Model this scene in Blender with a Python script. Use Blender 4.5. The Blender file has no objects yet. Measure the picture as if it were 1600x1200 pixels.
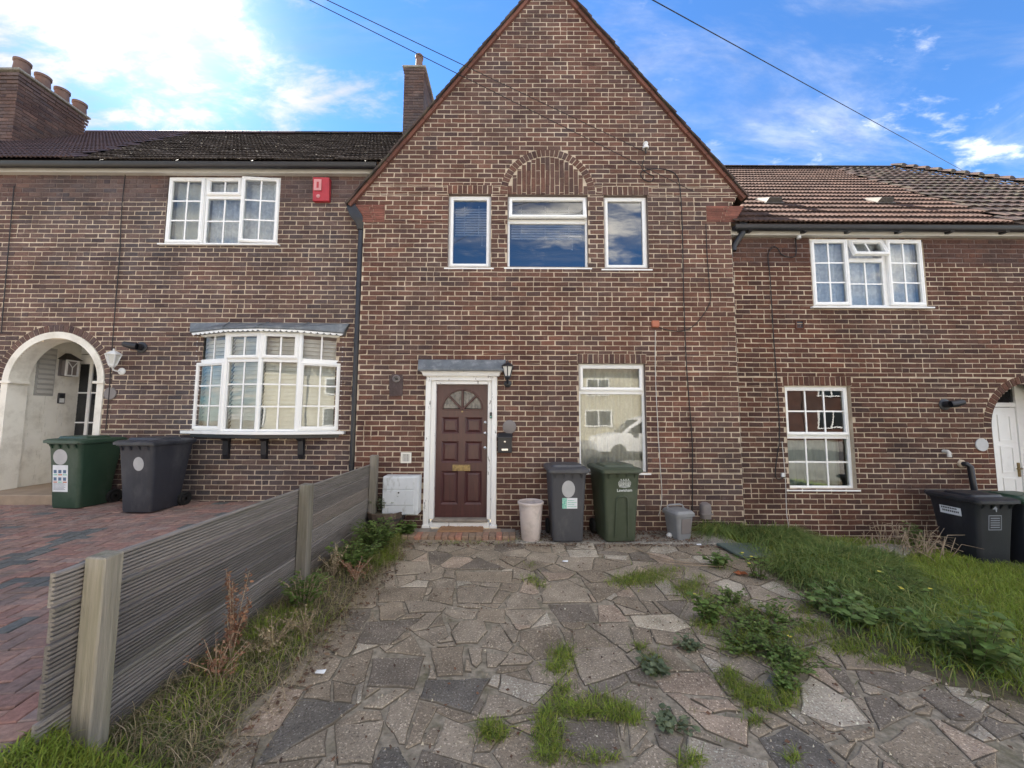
import bpy, bmesh, math, random
import numpy as np
from mathutils import Vector, Matrix

random.seed(11)
rng = np.random.default_rng(11)
C = bpy.context.scene
COL = C.collection
PI = math.pi
R = math.radians

# ------------------------------------------------------------------ camera, sky, sun, exposure
CAM = Vector((0.0, -5.66, 1.65))
RM = Matrix.Rotation(R(90 + 4.76), 3, 'X') @ Matrix.Rotation(R(0.25), 3, 'Z')
cd = bpy.data.cameras.new('camera')
cam = bpy.data.objects.new('camera', cd)
COL.objects.link(cam)
cam.location = CAM
cam.rotation_euler = RM.to_euler()
cd.sensor_width = 36.0
cd.lens = 13.5
cd.clip_start = 0.02
cd.clip_end = 2000
C.camera = cam

SUN = Vector((-0.62, 0.60, 0.70)).normalized()
SUN_EL = math.asin(SUN.z)
C.view_settings.view_transform = 'Standard'
C.view_settings.look = 'None'
C.view_settings.gamma = 1.0
C.view_settings.use_curve_mapping = False
C.view_settings.exposure = 2.95
SKY_STRENGTH = 0.12

world = bpy.data.worlds.new('World')
C.world = world
world.use_nodes = True
nt = world.node_tree
N, L = nt.nodes, nt.links
N.clear()


def wn(t, **kw):
    n = N.new(t)
    for k, v in kw.items():
        setattr(n, k, v)
    return n


def wmath(op, a, b=None, clamp=False):
    n = wn('ShaderNodeMath', operation=op)
    n.use_clamp = clamp
    for i, v in enumerate((a, b)):
        if v is None:
            continue
        if isinstance(v, (int, float)):
            n.inputs[i].default_value = v
        else:
            L.new(v, n.inputs[i])
    return n.outputs[0]


out = wn('ShaderNodeOutputWorld')
bg = wn('ShaderNodeBackground')
bg.inputs[1].default_value = SKY_STRENGTH
L.new(bg.outputs[0], out.inputs[0])
sky = wn('ShaderNodeTexSky', sky_type='NISHITA')
sky.sun_disc = False
sky.sun_elevation = SUN_EL
sky.sun_rotation = math.atan2(SUN.x, SUN.y)
sky.altitude = 60
sky.air_density = 1.0
sky.dust_density = 0.0
sky.ozone_density = 2.2
tc = wn('ShaderNodeTexCoord')
sep = wn('ShaderNodeSeparateXYZ')
L.new(tc.outputs['Generated'], sep.inputs[0])
zz = wmath('ADD', wmath('MAXIMUM', sep.outputs[2], 0.0), 0.22)
ux = wmath('DIVIDE', sep.outputs[0], zz)
uy = wmath('DIVIDE', sep.outputs[1], zz)
# streak the cloud sheet diagonally
comb = wn('ShaderNodeCombineXYZ')
L.new(ux, comb.inputs[0]); L.new(uy, comb.inputs[1])
mapn = wn('ShaderNodeMapping')
mapn.inputs['Rotation'].default_value = (0, 0, R(38))
mapn.inputs['Scale'].default_value = (1.0, 1.9, 1.0)
L.new(comb.outputs[0], mapn.inputs[0])


def wnoise(vec, scale, detail, rough=0.55, dist=0.0):
    n = wn('ShaderNodeTexNoise')
    n.inputs['Scale'].default_value = scale
    n.inputs['Detail'].default_value = detail
    n.inputs['Roughness'].default_value = rough
    n.inputs['Distortion'].default_value = dist
    L.new(vec, n.inputs['Vector'])
    return n.outputs['Fac']


def wramp(v, a, b):
    n = wn('ShaderNodeMapRange')
    n.interpolation_type = 'SMOOTHSTEP'
    n.inputs['From Min'].default_value = a
    n.inputs['From Max'].default_value = b
    L.new(v, n.inputs['Value'])
    return n.outputs['Result']


big = wnoise(comb.outputs[0], 0.9, 3, 0.5)
mid = wnoise(mapn.outputs[0], 3.4, 7, 0.60, 0.5)
fine = wnoise(mapn.outputs[0], 9.0, 6, 0.62, 0.3)
# a bank of cloud lies to the west (left), thinning out to the east
# and unseen cloud is added overhead and behind the viewer to light the fronts
bank = wmath('MAXIMUM', wmath('MULTIPLY', wramp(wmath('ADD', ux, wmath('MULTIPLY', uy, 0.15)), 0.15, -0.75), 0.95), wmath('MULTIPLY', wramp(uy, 0.55, -0.05), wramp(uy, -1.75, -1.15)))
cov = wmath('ADD', wmath('MULTIPLY', big, 0.55), wmath('MULTIPLY', bank, 0.27))
tex = wmath('ADD', wmath('MULTIPLY', mid, 1.05), wmath('MULTIPLY', fine, 0.65))
dens = wramp(wmath('ADD', cov, tex), 1.17, 1.64)
# thin veil everywhere
mapv = wn('ShaderNodeMapping')
mapv.inputs['Rotation'].default_value = (0, 0, R(30))
mapv.inputs['Scale'].default_value = (0.8, 2.3, 1.0)
L.new(comb.outputs[0], mapv.inputs[0])
veil = wramp(wnoise(mapv.outputs[0], 1.5, 8, 0.62, 0.6), 0.44, 0.78)
dens = wmath('MAXIMUM', dens, wmath('MULTIPLY', veil, 0.42))
sund = wn('ShaderNodeVectorMath', operation='DOT_PRODUCT')
L.new(tc.outputs['Generated'], sund.inputs[0])
sund.inputs[1].default_value = SUN
sd = wmath('MAXIMUM', sund.outputs['Value'], 0.0)
glow = wmath('POWER', sd, 14.0)
glow2 = wmath('POWER', sd, 90.0)
# clouds toward the sun are dimmed, unseen ones opposite brightened to light the fronts
back = wmath('MULTIPLY', wmath('SUBTRACT', 1.0, sund.outputs['Value']), 0.5)
bright = wmath('ADD', wmath('ADD', 0.92, wmath('MULTIPLY', back, 3.9)), wmath('MULTIPLY', glow2, 0.7))
shade = wramp(wmath('ADD', wmath('MULTIPLY', mid, 0.55), wmath('MULTIPLY', fine, 0.45)), 0.36, 0.60)
bright = wmath('MULTIPLY', bright, wmath('ADD', 0.42, wmath('MULTIPLY', shade, 0.58)))
cc = wn('ShaderNodeCombineColor')
L.new(wmath('MULTIPLY', bright, 1.06), cc.inputs[0])
L.new(bright, cc.inputs[1])
L.new(wmath('MULTIPLY', bright, 0.90), cc.inputs[2])
mix = wn('ShaderNodeMix', data_type='RGBA')
L.new(dens, mix.inputs['Factor'])
tint = wn('ShaderNodeMix', data_type='RGBA', blend_type='MULTIPLY')
tint.inputs['Factor'].default_value = 1.0
L.new(sky.outputs[0], tint.inputs[6])
tint.inputs[7].default_value = (0.142, 0.234, 0.325, 1)
L.new(tint.outputs[2], mix.inputs[6])
L.new(cc.outputs[0], mix.inputs[7])
addg = wn('ShaderNodeMix', data_type='RGBA', blend_type='ADD')
addg.inputs['Factor'].default_value = 1.0
L.new(mix.outputs[2], addg.inputs[6])
gc = wn('ShaderNodeCombineColor')
g = wmath('ADD', wmath('MULTIPLY', glow, 0.03), wmath('MULTIPLY', glow2, 0.8))
for i in range(3):
    L.new(g, gc.inputs[i])
L.new(gc.outputs[0], addg.inputs[7])
L.new(addg.outputs[2], bg.inputs[0])

sl = bpy.data.lights.new('sun', 'SUN')
sl.energy = 4.8
sl.angle = R(0.6)
sl.color = (1.0, 0.94, 0.85)
so = bpy.data.objects.new('sun', sl)
COL.objects.link(so)
so.location = SUN * 60
so.rotation_euler = SUN.to_track_quat('Z', 'Y').to_euler()


# ------------------------------------------------------------------ measuring helpers
def ray(px, py):
    return RM @ Vector(((px - 800) / 600.0, (600 - py) / 600.0, -1.0))


def U(px, py, Y=0.0):
    """the point of the upright plane y = Y seen at a place of the photograph -> (x, z)"""
    r = ray(px, py)
    t = (Y - CAM.y) / r.y
    p = CAM + t * r
    return p.x, p.z


def gz(x, y=0.0):
    """height of the front garden: level in the middle, falling to the right"""
    return -0.055 * max(0.0, x - 2.3)


def G(px, py, z=None):
    r = ray(px, py)
    zt = 0.0 if z is None else z
    for _ in range(8):
        t = (zt - CAM.z) / r.z
        p = CAM + t * r
        if z is None:
            zt = gz(p.x, p.y)
    return p.x, p.y


# ------------------------------------------------------------------ materials
MATS = {}


def mat(name, c1, c2=None, scale=6.0, rough=0.6, bump=0.0, bscale=60.0, spec=0.4, metal=0.0,
        vary=0.0, ramp=None, detail=6, dirt=None, dscale=1.5, damt=0.5, transl=0.0, stretch=(1, 1, 1), dthr=(0.5, 0.7), coord='pos', patch=None, pscale=0.55):
    m = bpy.data.materials.new(name)
    m.use_nodes = True
    t = m.node_tree
    n, l = t.nodes, t.links
    b = n['Principled BSDF']
    b.inputs['Roughness'].default_value = rough
    b.inputs['Specular IOR Level'].default_value = spec
    b.inputs['Metallic'].default_value = metal
    geo = n.new('ShaderNodeNewGeometry')
    oi = n.new('ShaderNodeObjectInfo')
    vec = geo.outputs['Position']
    if coord == 'obj':
        tcn = n.new('ShaderNodeTexCoord')
        vec = tcn.outputs['Object']
    if stretch != (1, 1, 1):
        mp = n.new('ShaderNodeMapping')
        mp.inputs['Scale'].default_value = stretch
        l.new(vec, mp.inputs[0])
        vec = mp.outputs[0]

    def noise(sc, det=detail, ro=0.6):
        q = n.new('ShaderNodeTexNoise')
        q.inputs['Scale'].default_value = sc
        q.inputs['Detail'].default_value = det
        q.inputs['Roughness'].default_value = ro
        l.new(vec, q.inputs['Vector'])
        return q.outputs['Fac']

    def mrange(v, a, bb, c=0.0, d=1.0):
        q = n.new('ShaderNodeMapRange')
        q.inputs['From Min'].default_value = a
        q.inputs['From Max'].default_value = bb
        q.inputs['To Min'].default_value = c
        q.inputs['To Max'].default_value = d
        l.new(v, q.inputs['Value'])
        return q.outputs['Result']

    rnd = None
    if vary or ramp:
        ad = n.new('ShaderNodeMath'); ad.operation = 'ADD'
        l.new(geo.outputs['Random Per Island'], ad.inputs[0])
        l.new(oi.outputs['Random'], ad.inputs[1])
        fr = n.new('ShaderNodeMath'); fr.operation = 'FRACT'
        l.new(ad.outputs[0], fr.inputs[0])
        rnd = fr.outputs[0]
    if ramp:
        cr = n.new('ShaderNodeValToRGB')
        el = cr.color_ramp.elements
        while len(el) < len(ramp):
            el.new(0.5)
        for i, c in enumerate(ramp):
            el[i].position = i / (len(ramp) - 1)
            el[i].color = (*c, 1)
        l.new(rnd, cr.inputs[0])
        colr = cr.outputs[0]
        mx = n.new('ShaderNodeMix'); mx.data_type = 'RGBA'; mx.blend_type = 'MULTIPLY'
        mx.inputs[0].default_value = 1.0
        l.new(colr, mx.inputs[6])
        v = mrange(noise(scale), 0.3, 0.7, 0.72, 1.25)
        cb = n.new('ShaderNodeCombineColor')
        for i in range(3):
            l.new(v, cb.inputs[i])
        l.new(cb.outputs[0], mx.inputs[7])
        colr = mx.outputs[2]
    else:
        mx = n.new('ShaderNodeMix'); mx.data_type = 'RGBA'
        mx.inputs[6].default_value = (*c1, 1)
        mx.inputs[7].default_value = (*(c2 or tuple(x * 0.82 for x in c1)), 1)
        l.new(mrange(noise(scale), 0.33, 0.67), mx.inputs[0])
        colr = mx.outputs[2]
        if vary:
            hv = n.new('ShaderNodeHueSaturation')
            l.new(colr, hv.inputs['Color'])
            l.new(mrange(rnd, 0, 1, 1 - vary, 1 + vary), hv.inputs['Value'])
            colr = hv.outputs[0]
    if dirt:
        mx = n.new('ShaderNodeMix'); mx.data_type = 'RGBA'
        l.new(mrange(noise(dscale, 8, 0.68), dthr[0], dthr[1], 0, damt), mx.inputs[0])
        l.new(colr, mx.inputs[6])
        mx.inputs[7].default_value = (*dirt, 1)
        colr = mx.outputs[2]
    if patch:
        for sc, (ta, tb) in zip((pscale, pscale * 3.7), patch):
            tm = n.new('ShaderNodeMix'); tm.data_type = 'RGBA'
            tm.inputs[6].default_value = (*ta, 1); tm.inputs[7].default_value = (*tb, 1)
            l.new(mrange(noise(sc, 7, 0.62), 0.36, 0.64), tm.inputs[0])
            mx = n.new('ShaderNodeMix'); mx.data_type = 'RGBA'; mx.blend_type = 'MULTIPLY'; mx.inputs[0].default_value = 1.0
            l.new(colr, mx.inputs[6]); l.new(tm.outputs[2], mx.inputs[7])
            colr = mx.outputs[2]
    l.new(colr, b.inputs['Base Color'])
    if bump:
        bp = n.new('ShaderNodeBump')
        bp.inputs['Strength'].default_value = bump
        bp.inputs['Distance'].default_value = 0.01
        l.new(noise(bscale, 5), bp.inputs['Height'])
        l.new(bp.outputs[0], b.inputs['Normal'])
    if transl:
        tr = n.new('ShaderNodeBsdfTranslucent')
        l.new(colr, tr.inputs[0])
        ms = n.new('ShaderNodeMixShader')
        ms.inputs[0].default_value = transl
        l.new(b.outputs[0], ms.inputs[1]); l.new(tr.outputs[0], ms.inputs[2])
        l.new(ms.outputs[0], n['Material Output'].inputs[0])
    MATS[name] = m
    return m


def glass_mat(name, base=0.16, tint=(0.9, 0.95, 0.95)):
    m = bpy.data.materials.new(name)
    m.use_nodes = True
    n, l = m.node_tree.nodes, m.node_tree.links
    n.remove(n['Principled BSDF'])
    tr = n.new('ShaderNodeBsdfTransparent'); tr.inputs[0].default_value = (*tint, 1)
    gl = n.new('ShaderNodeBsdfGlossy'); gl.inputs['Roughness'].default_value = 0.0
    fr = n.new('ShaderNodeFresnel'); fr.inputs[0].default_value = 1.5
    ma = n.new('ShaderNodeMath'); ma.operation = 'MULTIPLY_ADD'; ma.use_clamp = True
    l.new(fr.outputs[0], ma.inputs[0]); ma.inputs[1].default_value = 1.3; ma.inputs[2].default_value = base
    ms = n.new('ShaderNodeMixShader')
    l.new(ma.outputs[0], ms.inputs[0]); l.new(tr.outputs[0], ms.inputs[1]); l.new(gl.outputs[0], ms.inputs[2])
    # slight waviness of the panes
    nz = n.new('ShaderNodeTexNoise'); nz.inputs['Scale'].default_value = 2.2; nz.inputs['Detail'].default_value = 1
    ge = n.new('ShaderNodeNewGeometry'); l.new(ge.outputs['Position'], nz.inputs['Vector'])
    bp = n.new('ShaderNodeBump'); bp.inputs['Strength'].default_value = 0.06; bp.inputs['Distance'].default_value = 0.02
    l.new(nz.outputs['Fac'], bp.inputs['Height']); l.new(bp.outputs[0], gl.inputs['Normal'])
    l.new(ms.outputs[0], n['Material Output'].inputs[0])
    MATS[name] = m
    return m


BR = [(0.060, 0.039, 0.038), (0.108, 0.061, 0.049), (0.080, 0.054, 0.050), (0.126, 0.077, 0.063), (0.070, 0.050, 0.049),
      (0.110, 0.070, 0.060), (0.090, 0.054, 0.045), (0.140, 0.082, 0.066)]
BRM = [(c[0] * 1.18, c[1] * 1.12, c[2] * 1.05) for c in BR]
mat('brick_face', (0, 0, 0), ramp=BRM, scale=45, rough=0.88, bump=0.5, bscale=160, spec=0.2, dirt=(0.34, 0.29, 0.25), dscale=9, damt=0.30, dthr=(0.56, 0.8), patch=(((1.16, 0.95, 0.86), (0.90, 0.97, 1.02)), ((0.78, 0.78, 0.78), (1.18, 1.18, 1.18))))
mat('brick_left', (0, 0, 0), ramp=[(c[0] * 1.12, c[1] * 1.28, c[2] * 1.34) for c in BR], scale=45, rough=0.88, bump=0.5, bscale=160, spec=0.2, dirt=(0.32, 0.28, 0.25), dscale=9, damt=0.35, dthr=(0.56, 0.8), patch=(((1.16, 0.95, 0.86), (0.90, 0.97, 1.02)), ((0.78, 0.78, 0.78), (1.18, 1.18, 1.18))))
mat('brick_right', (0, 0, 0), ramp=[(c[0] * 0.97, c[1] * 0.84, c[2] * 0.74) for c in BR], scale=45, rough=0.88, bump=0.5, bscale=160, spec=0.2, dirt=(0.30, 0.24, 0.20), dscale=9, damt=0.25, dthr=(0.58, 0.8), patch=(((1.16, 0.95, 0.86), (0.90, 0.97, 1.02)), ((0.78, 0.78, 0.78), (1.18, 1.18, 1.18))))
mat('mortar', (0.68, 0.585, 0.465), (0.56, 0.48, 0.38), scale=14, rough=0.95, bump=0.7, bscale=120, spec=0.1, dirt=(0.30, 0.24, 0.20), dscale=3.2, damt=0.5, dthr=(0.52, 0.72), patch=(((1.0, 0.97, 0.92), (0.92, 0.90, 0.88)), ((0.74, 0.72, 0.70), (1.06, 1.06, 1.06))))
mat('mortar_dark', (0.21, 0.165, 0.145), (0.17, 0.13, 0.115), scale=10, rough=0.95, bump=0.6, bscale=120, spec=0.1)  # darker, browner mortar tone
mat('red_clay', (0.235, 0.095, 0.07), (0.16, 0.07, 0.055), scale=12, rough=0.8, bump=0.3, vary=0.25, spec=0.2)
mat('verge_red', (0.20, 0.085, 0.06), (0.13, 0.062, 0.048), scale=7, rough=0.8, bump=0.3, vary=0.2, spec=0.2)
mat('roof_tile', (0.105, 0.066, 0.053), (0.060, 0.042, 0.037), scale=5, rough=0.9, bump=0.35, bscale=150, spec=0.12, vary=0.25, dirt=(0.16, 0.125, 0.10), dscale=6, damt=0.5, dthr=(0.55, 0.75))
mat('roof_tile_mossy', (0.060, 0.051, 0.047), (0.042, 0.037, 0.035), scale=9, rough=0.85, bump=0.5, bscale=60, spec=0.0, vary=0.3, dirt=(0.50, 0.46, 0.40), dscale=16, damt=0.95, dthr=(0.62, 0.65))
mat('roof_tile_plum', (0.085, 0.052, 0.052), (0.055, 0.038, 0.040), scale=7, rough=0.7, bump=0.3, bscale=150, spec=0.25, vary=0.2)
mat('roof_tile_dark', (0.075, 0.045, 0.037), (0.036, 0.028, 0.025), scale=8, rough=0.75, bump=0.5, bscale=80, spec=0.3, vary=0.35, dirt=(0.12, 0.13, 0.07), dscale=5, damt=0.5)
mat('pvc_white', (0.86, 0.86, 0.84), (0.82, 0.82, 0.80), scale=3, rough=0.32, spec=0.5, dirt=(0.52, 0.49, 0.42), dscale=7, damt=0.35, dthr=(0.55, 0.8))
mat('paint_white', (0.84, 0.83, 0.80), (0.76, 0.75, 0.72), scale=5, rough=0.55, bump=0.2, bscale=40, spec=0.4, dirt=(0.16, 0.15, 0.14), dscale=13, damt=0.9, dthr=(0.615, 0.645), stretch=(1, 1, 0.35))
mat('paint_cream', (0.80, 0.77, 0.69), (0.72, 0.69, 0.61), scale=4, rough=0.7, bump=0.3, bscale=30, spec=0.3, dirt=(0.40, 0.36, 0.29), dscale=4, damt=0.4)
mat('fascia_grey', (0.52, 0.50, 0.46), (0.44, 0.42, 0.38), scale=3, rough=0.6, spec=0.3)
mat('black_plastic', (0.014, 0.015, 0.019), (0.022, 0.023, 0.028), scale=5, rough=0.38, spec=0.5)
mat('lead', (0.17, 0.19, 0.21), (0.11, 0.125, 0.14), scale=7, rough=0.55, bump=0.5, bscale=12, spec=0.5, metal=0.15, dirt=(0.40, 0.41, 0.41), dscale=6, damt=0.6)
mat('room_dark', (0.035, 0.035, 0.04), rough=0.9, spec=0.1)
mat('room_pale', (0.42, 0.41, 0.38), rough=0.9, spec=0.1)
glass_mat('pane_glass', 0.045)
glass_mat('pane_sky', 0.16, (0.7, 0.75, 0.8))
glass_mat('pane_street', 0.055, (0.92, 0.95, 0.93))
mat('blind', (0.72, 0.72, 0.70), rough=0.5, transl=0.2)
mat('shutter', (0.86, 0.85, 0.80), rough=0.45)
mat('net', (0.88, 0.86, 0.79), (0.76, 0.74, 0.68), scale=30, rough=0.9, transl=0.4)
mat('lace', (0.86, 0.87, 0.90), (0.66, 0.68, 0.73), scale=17, rough=0.9, transl=0.3, detail=1)
mat('net_green', (0.42, 0.48, 0.44), (0.34, 0.40, 0.37), scale=6, rough=0.9, transl=0.3, stretch=(3, 1, 0.4))
mat('door_maroon', (0.078, 0.026, 0.025), (0.056, 0.020, 0.020), scale=9, rough=0.34, bump=0.12, bscale=30, spec=0.5, stretch=(3, 1, 0.4), dirt=(0.15, 0.075, 0.055), dscale=5, damt=0.6, dthr=(0.6, 0.85))
mat('brass', (0.36, 0.27, 0.13), (0.2, 0.15, 0.08), scale=30, rough=0.4, metal=0.8)
mat('chrome', (0.7, 0.7, 0.7), rough=0.2, metal=0.9)
mat('alarm_red', (0.42, 0.035, 0.045), (0.36, 0.03, 0.04), scale=6, rough=0.4)
mat('alarm_pale', (0.62, 0.28, 0.28), rough=0.5)
mat('lamp_white', (0.75, 0.75, 0.74), (0.62, 0.62, 0.60), scale=20, rough=0.45)
mat('frosted', (0.70, 0.69, 0.64), rough=0.25, spec=0.5)
mat('bin_green', (0.022, 0.052, 0.032), (0.028, 0.062, 0.038), scale=7, rough=0.42, bump=0.15, bscale=200, spec=0.5, dirt=(0.10, 0.12, 0.10), dscale=3.5, damt=0.55, dthr=(0.52, 0.8), stretch=(1, 1, 0.45))
mat('bin_olive', (0.048, 0.062, 0.036), (0.058, 0.074, 0.045), scale=6, rough=0.45, bump=0.15, bscale=200, spec=0.5, dirt=(0.14, 0.15, 0.12), dscale=4, damt=0.55, dthr=(0.52, 0.8), stretch=(1, 1, 0.45))
mat('bin_charcoal', (0.028, 0.030, 0.039), (0.036, 0.038, 0.048), scale=6, rough=0.45, bump=0.15, bscale=200, spec=0.5, dirt=(0.13, 0.13, 0.13), dscale=4, damt=0.55, dthr=(0.52, 0.8), stretch=(1, 1, 0.45))
mat('bin_slate', (0.055, 0.056, 0.064), (0.067, 0.068, 0.075), scale=6, rough=0.5, bump=0.15, bscale=200, spec=0.5, dirt=(0.18, 0.18, 0.17), dscale=5, damt=0.55, dthr=(0.52, 0.8), stretch=(1, 1, 0.45))
mat('bin_black', (0.013, 0.015, 0.021), (0.018, 0.020, 0.026), scale=6, rough=0.45, bump=0.15, bscale=200, spec=0.5, dirt=(0.07, 0.07, 0.07), dscale=4, damt=0.55, dthr=(0.52, 0.8), stretch=(1, 1, 0.45))
mat('caddy_grey', (0.25, 0.255, 0.26), (0.20, 0.205, 0.21), scale=8, rough=0.5, spec=0.5, dirt=(0.25, 0.24, 0.22), dscale=8, damt=0.3)
mat('rubber', (0.012, 0.012, 0.012), rough=0.85)
mat('sticker_grey', (0.48, 0.48, 0.48), (0.40, 0.40, 0.40), scale=6, rough=0.4)
mat('plaque_grey', (0.20, 0.18, 0.17), (0.17, 0.15, 0.145), scale=6, rough=0.5)
mat('paper', (0.78, 0.80, 0.82), rough=0.5)
mat('print_blue', (0.10, 0.17, 0.28), rough=0.5)
mat('print_teal', (0.05, 0.42, 0.30), (0.45, 0.65, 0.55), scale=40, rough=0.5)
mat('print_orange', (0.60, 0.22, 0.12), rough=0.5)
mat('print_white', (0.72, 0.74, 0.70), rough=0.5)
mat('print_grey', (0.24, 0.26, 0.30), rough=0.5)
mat('pot_white', (0.66, 0.58, 0.53), (0.60, 0.51, 0.46), scale=5, rough=0.6, bump=0.2, bscale=30, dirt=(0.28, 0.24, 0.20), dscale=7, damt=0.5)
mat('cabinet', (0.66, 0.68, 0.69), (0.58, 0.60, 0.61), scale=6, rough=0.5, bump=0.15, bscale=30, dirt=(0.20, 0.20, 0.15), dscale=9, damt=0.8, dthr=(0.54, 0.70), stretch=(1, 1, 0.4))
WOOD = [(0.279, 0.248, 0.225), (0.180, 0.162, 0.151), (0.351, 0.315, 0.284), (0.225, 0.203, 0.184), (0.306, 0.261, 0.225)]
mat('fence_board', (0, 0, 0), ramp=WOOD, scale=20, rough=0.9, bump=0.7, bscale=70, spec=0.15, stretch=(6, 0.25, 6), dirt=(0.11, 0.112, 0.065), dscale=2.0, damt=0.65, dthr=(0.5, 0.75))
mat('fence_post', (0.36, 0.325, 0.27), (0.22, 0.20, 0.165), scale=11, rough=0.9, bump=0.6, bscale=60, spec=0.15, stretch=(4, 4, 0.22), dirt=(0.15, 0.155, 0.085), dscale=2.2, damt=0.7, dthr=(0.42, 0.7))
mat('post_grey', (0.29, 0.26, 0.22), (0.21, 0.19, 0.16), scale=11, rough=0.9, bump=0.6, bscale=60, spec=0.15, stretch=(4, 4, 0.22), dirt=(0.07, 0.075, 0.032), dscale=2.6, damt=0.7, dthr=(0.45, 0.7))
mat('barrel', (0.16, 0.115, 0.085), (0.10, 0.075, 0.06), scale=9, rough=0.85, bump=0.5, stretch=(3, 3, 0.3), vary=0.3, spec=0.2)
mat('iron', (0.04, 0.035, 0.032), rough=0.6)
mat('soil', (0.10, 0.085, 0.055), (0.16, 0.135, 0.095), scale=9, rough=0.95, bump=1.0, bscale=40, spec=0.1)
mat('litter', (0, 0, 0), ramp=[(0.084, 0.042, 0.026), (0.168, 0.090, 0.054), (0.060, 0.036, 0.026), (0.240, 0.156, 0.096)], scale=40, rough=0.9)
mat('patio_bed', (0.46, 0.395, 0.30), (0.22, 0.19, 0.14), scale=22, rough=0.95, bump=1.0, bscale=70, spec=0.1, dirt=(0.12, 0.115, 0.06), dscale=3.4, damt=0.75)
mat('drive_bed', (0.13, 0.112, 0.092), rough=0.95, bump=0.6)
mat('asphalt', (0.05, 0.05, 0.052), (0.065, 0.064, 0.064), scale=30, rough=0.9, bump=0.5)
mat('pavement', (0.26, 0.25, 0.23), (0.2, 0.19, 0.18), scale=4, rough=0.9)
PAV = [(0.348, 0.192, 0.156), (0.266, 0.173, 0.150), (0.366, 0.229, 0.183), (0.229, 0.173, 0.156), (0.302, 0.173, 0.143), (0.312, 0.238, 0.210)]
mat('paver_red', (0, 0, 0), ramp=PAV, scale=30, rough=0.9, bump=0.5, bscale=150, spec=0.2, dirt=(0.14, 0.125, 0.11), dscale=2.3, damt=0.6, dthr=(0.42, 0.68))
mat('paver_blue', (0, 0, 0), ramp=[(0.145, 0.150, 0.145), (0.115, 0.120, 0.118), (0.17, 0.172, 0.162)], scale=30, rough=0.9, bump=0.5, bscale=150, spec=0.2, dirt=(0.15, 0.135, 0.12), dscale=1.3, damt=0.5)


def stone_mat(name, c, sp=0.25):
    m = mat(name, c, tuple(x * 0.72 for x in c), scale=6, rough=0.93, bump=1.0, bscale=110, spec=0.12, vary=0.12,
            dirt=tuple(min(1, x * 1.9 + 0.06) for x in c), dscale=75, damt=0.9, dthr=(0.55, 0.64), detail=8)
    # dark grains and lichen blotches over the pale grains
    n, l = m.node_tree.nodes, m.node_tree.links
    b = n['Principled BSDF']
    src = b.inputs['Base Color'].links[0].from_socket
    g = n.new('ShaderNodeNewGeometry')
    for sc, a, bb, f in ((95.0, 0.34, 0.44, 0.55), (2.4, 0.36, 0.55, 0.78)):
        q = n.new('ShaderNodeTexNoise'); q.inputs['Scale'].default_value = sc; q.inputs['Detail'].default_value = 5
        l.new(g.outputs['Position'], q.inputs['Vector'])
        r = n.new('ShaderNodeMapRange'); r.inputs['From Min'].default_value = a; r.inputs['From Max'].default_value = bb
        r.inputs['To Min'].default_value = f; r.inputs['To Max'].default_value = 1.0
        l.new(q.outputs['Fac'], r.inputs['Value'])
        cb = n.new('ShaderNodeCombineColor')
        for i in range(3): l.new(r.outputs['Result'], cb.inputs[i])
        mx = n.new('ShaderNodeMix'); mx.data_type = 'RGBA'; mx.blend_type = 'MULTIPLY'; mx.inputs[0].default_value = 1.0
        l.new(src, mx.inputs[6]); l.new(cb.outputs[0], mx.inputs[7])
        src = mx.outputs[2]
    l.new(src, b.inputs['Base Color'])
    return m


mat('joint_dirt', (0.105, 0.086, 0.062), (0.17, 0.14, 0.105), scale=20, rough=0.95)
stone_mat('stone_mid', (0.428, 0.355, 0.265))
stone_mat('stone_warm', (0.372, 0.302, 0.219))
stone_mat('stone_dark', (0.287, 0.241, 0.188), 0.2)
stone_mat('stone_slate', (0.217, 0.194, 0.163), 0.2)
stone_mat('stone_light', (0.571, 0.487, 0.381), 0.3)
stone_mat('stone_cream', (0.600, 0.502, 0.374), 0.15)
stone_mat('stone_pink', (0.540, 0.414, 0.307), 0.15)
stone_mat('stone_blue', (0.275, 0.262, 0.235), 0.2)
stone_mat('concrete', (0.36, 0.33, 0.28), 0.2)
mat('board_green', (0.115, 0.150, 0.130), (0.085, 0.115, 0.10), scale=7, rough=0.6, bump=0.2, dirt=(0.2, 0.2, 0.17), dscale=6, damt=0.4)
mat('step_tile', (0.36, 0.27, 0.19), (0.28, 0.21, 0.15), scale=7, rough=0.7)
mat('step_slab', (0.31, 0.27, 0.225), (0.21, 0.18, 0.15), scale=9, rough=0.9, bump=0.6, bscale=60)
mat('step_brick', (0, 0, 0), ramp=[(0.308, 0.182, 0.119), (0.420, 0.203, 0.140), (0.266, 0.196, 0.140), (0.350, 0.238, 0.161), (0.224, 0.154, 0.112)], scale=30, rough=0.9, bump=0.6, bscale=120)
mat('coir', (0.40, 0.23, 0.125), (0.24, 0.13, 0.07), scale=120, rough=1.0, bump=1.0, bscale=220)
mat('wire_black', (0.012, 0.011, 0.011), rough=0.5)
mat('wire_white', (0.62, 0.60, 0.56), rough=0.5)
mat('junction_orange', (0.46, 0.16, 0.09), rough=0.6)
mat('terracotta', (0.20, 0.12, 0.09), (0.14, 0.085, 0.07), scale=9, rough=0.85, bump=0.4)
mat('render_cream', (0.50, 0.46, 0.34), (0.44, 0.40, 0.30), scale=2, rough=0.9)
mat('van_white', (0.8, 0.8, 0.8), rough=0.2, spec=0.6)
mat('car_glass', (0.02, 0.022, 0.025), rough=0.05, spec=0.8)
mat('vent_metal', (0.11, 0.10, 0.09), rough=0.7, spec=0.2)

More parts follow.
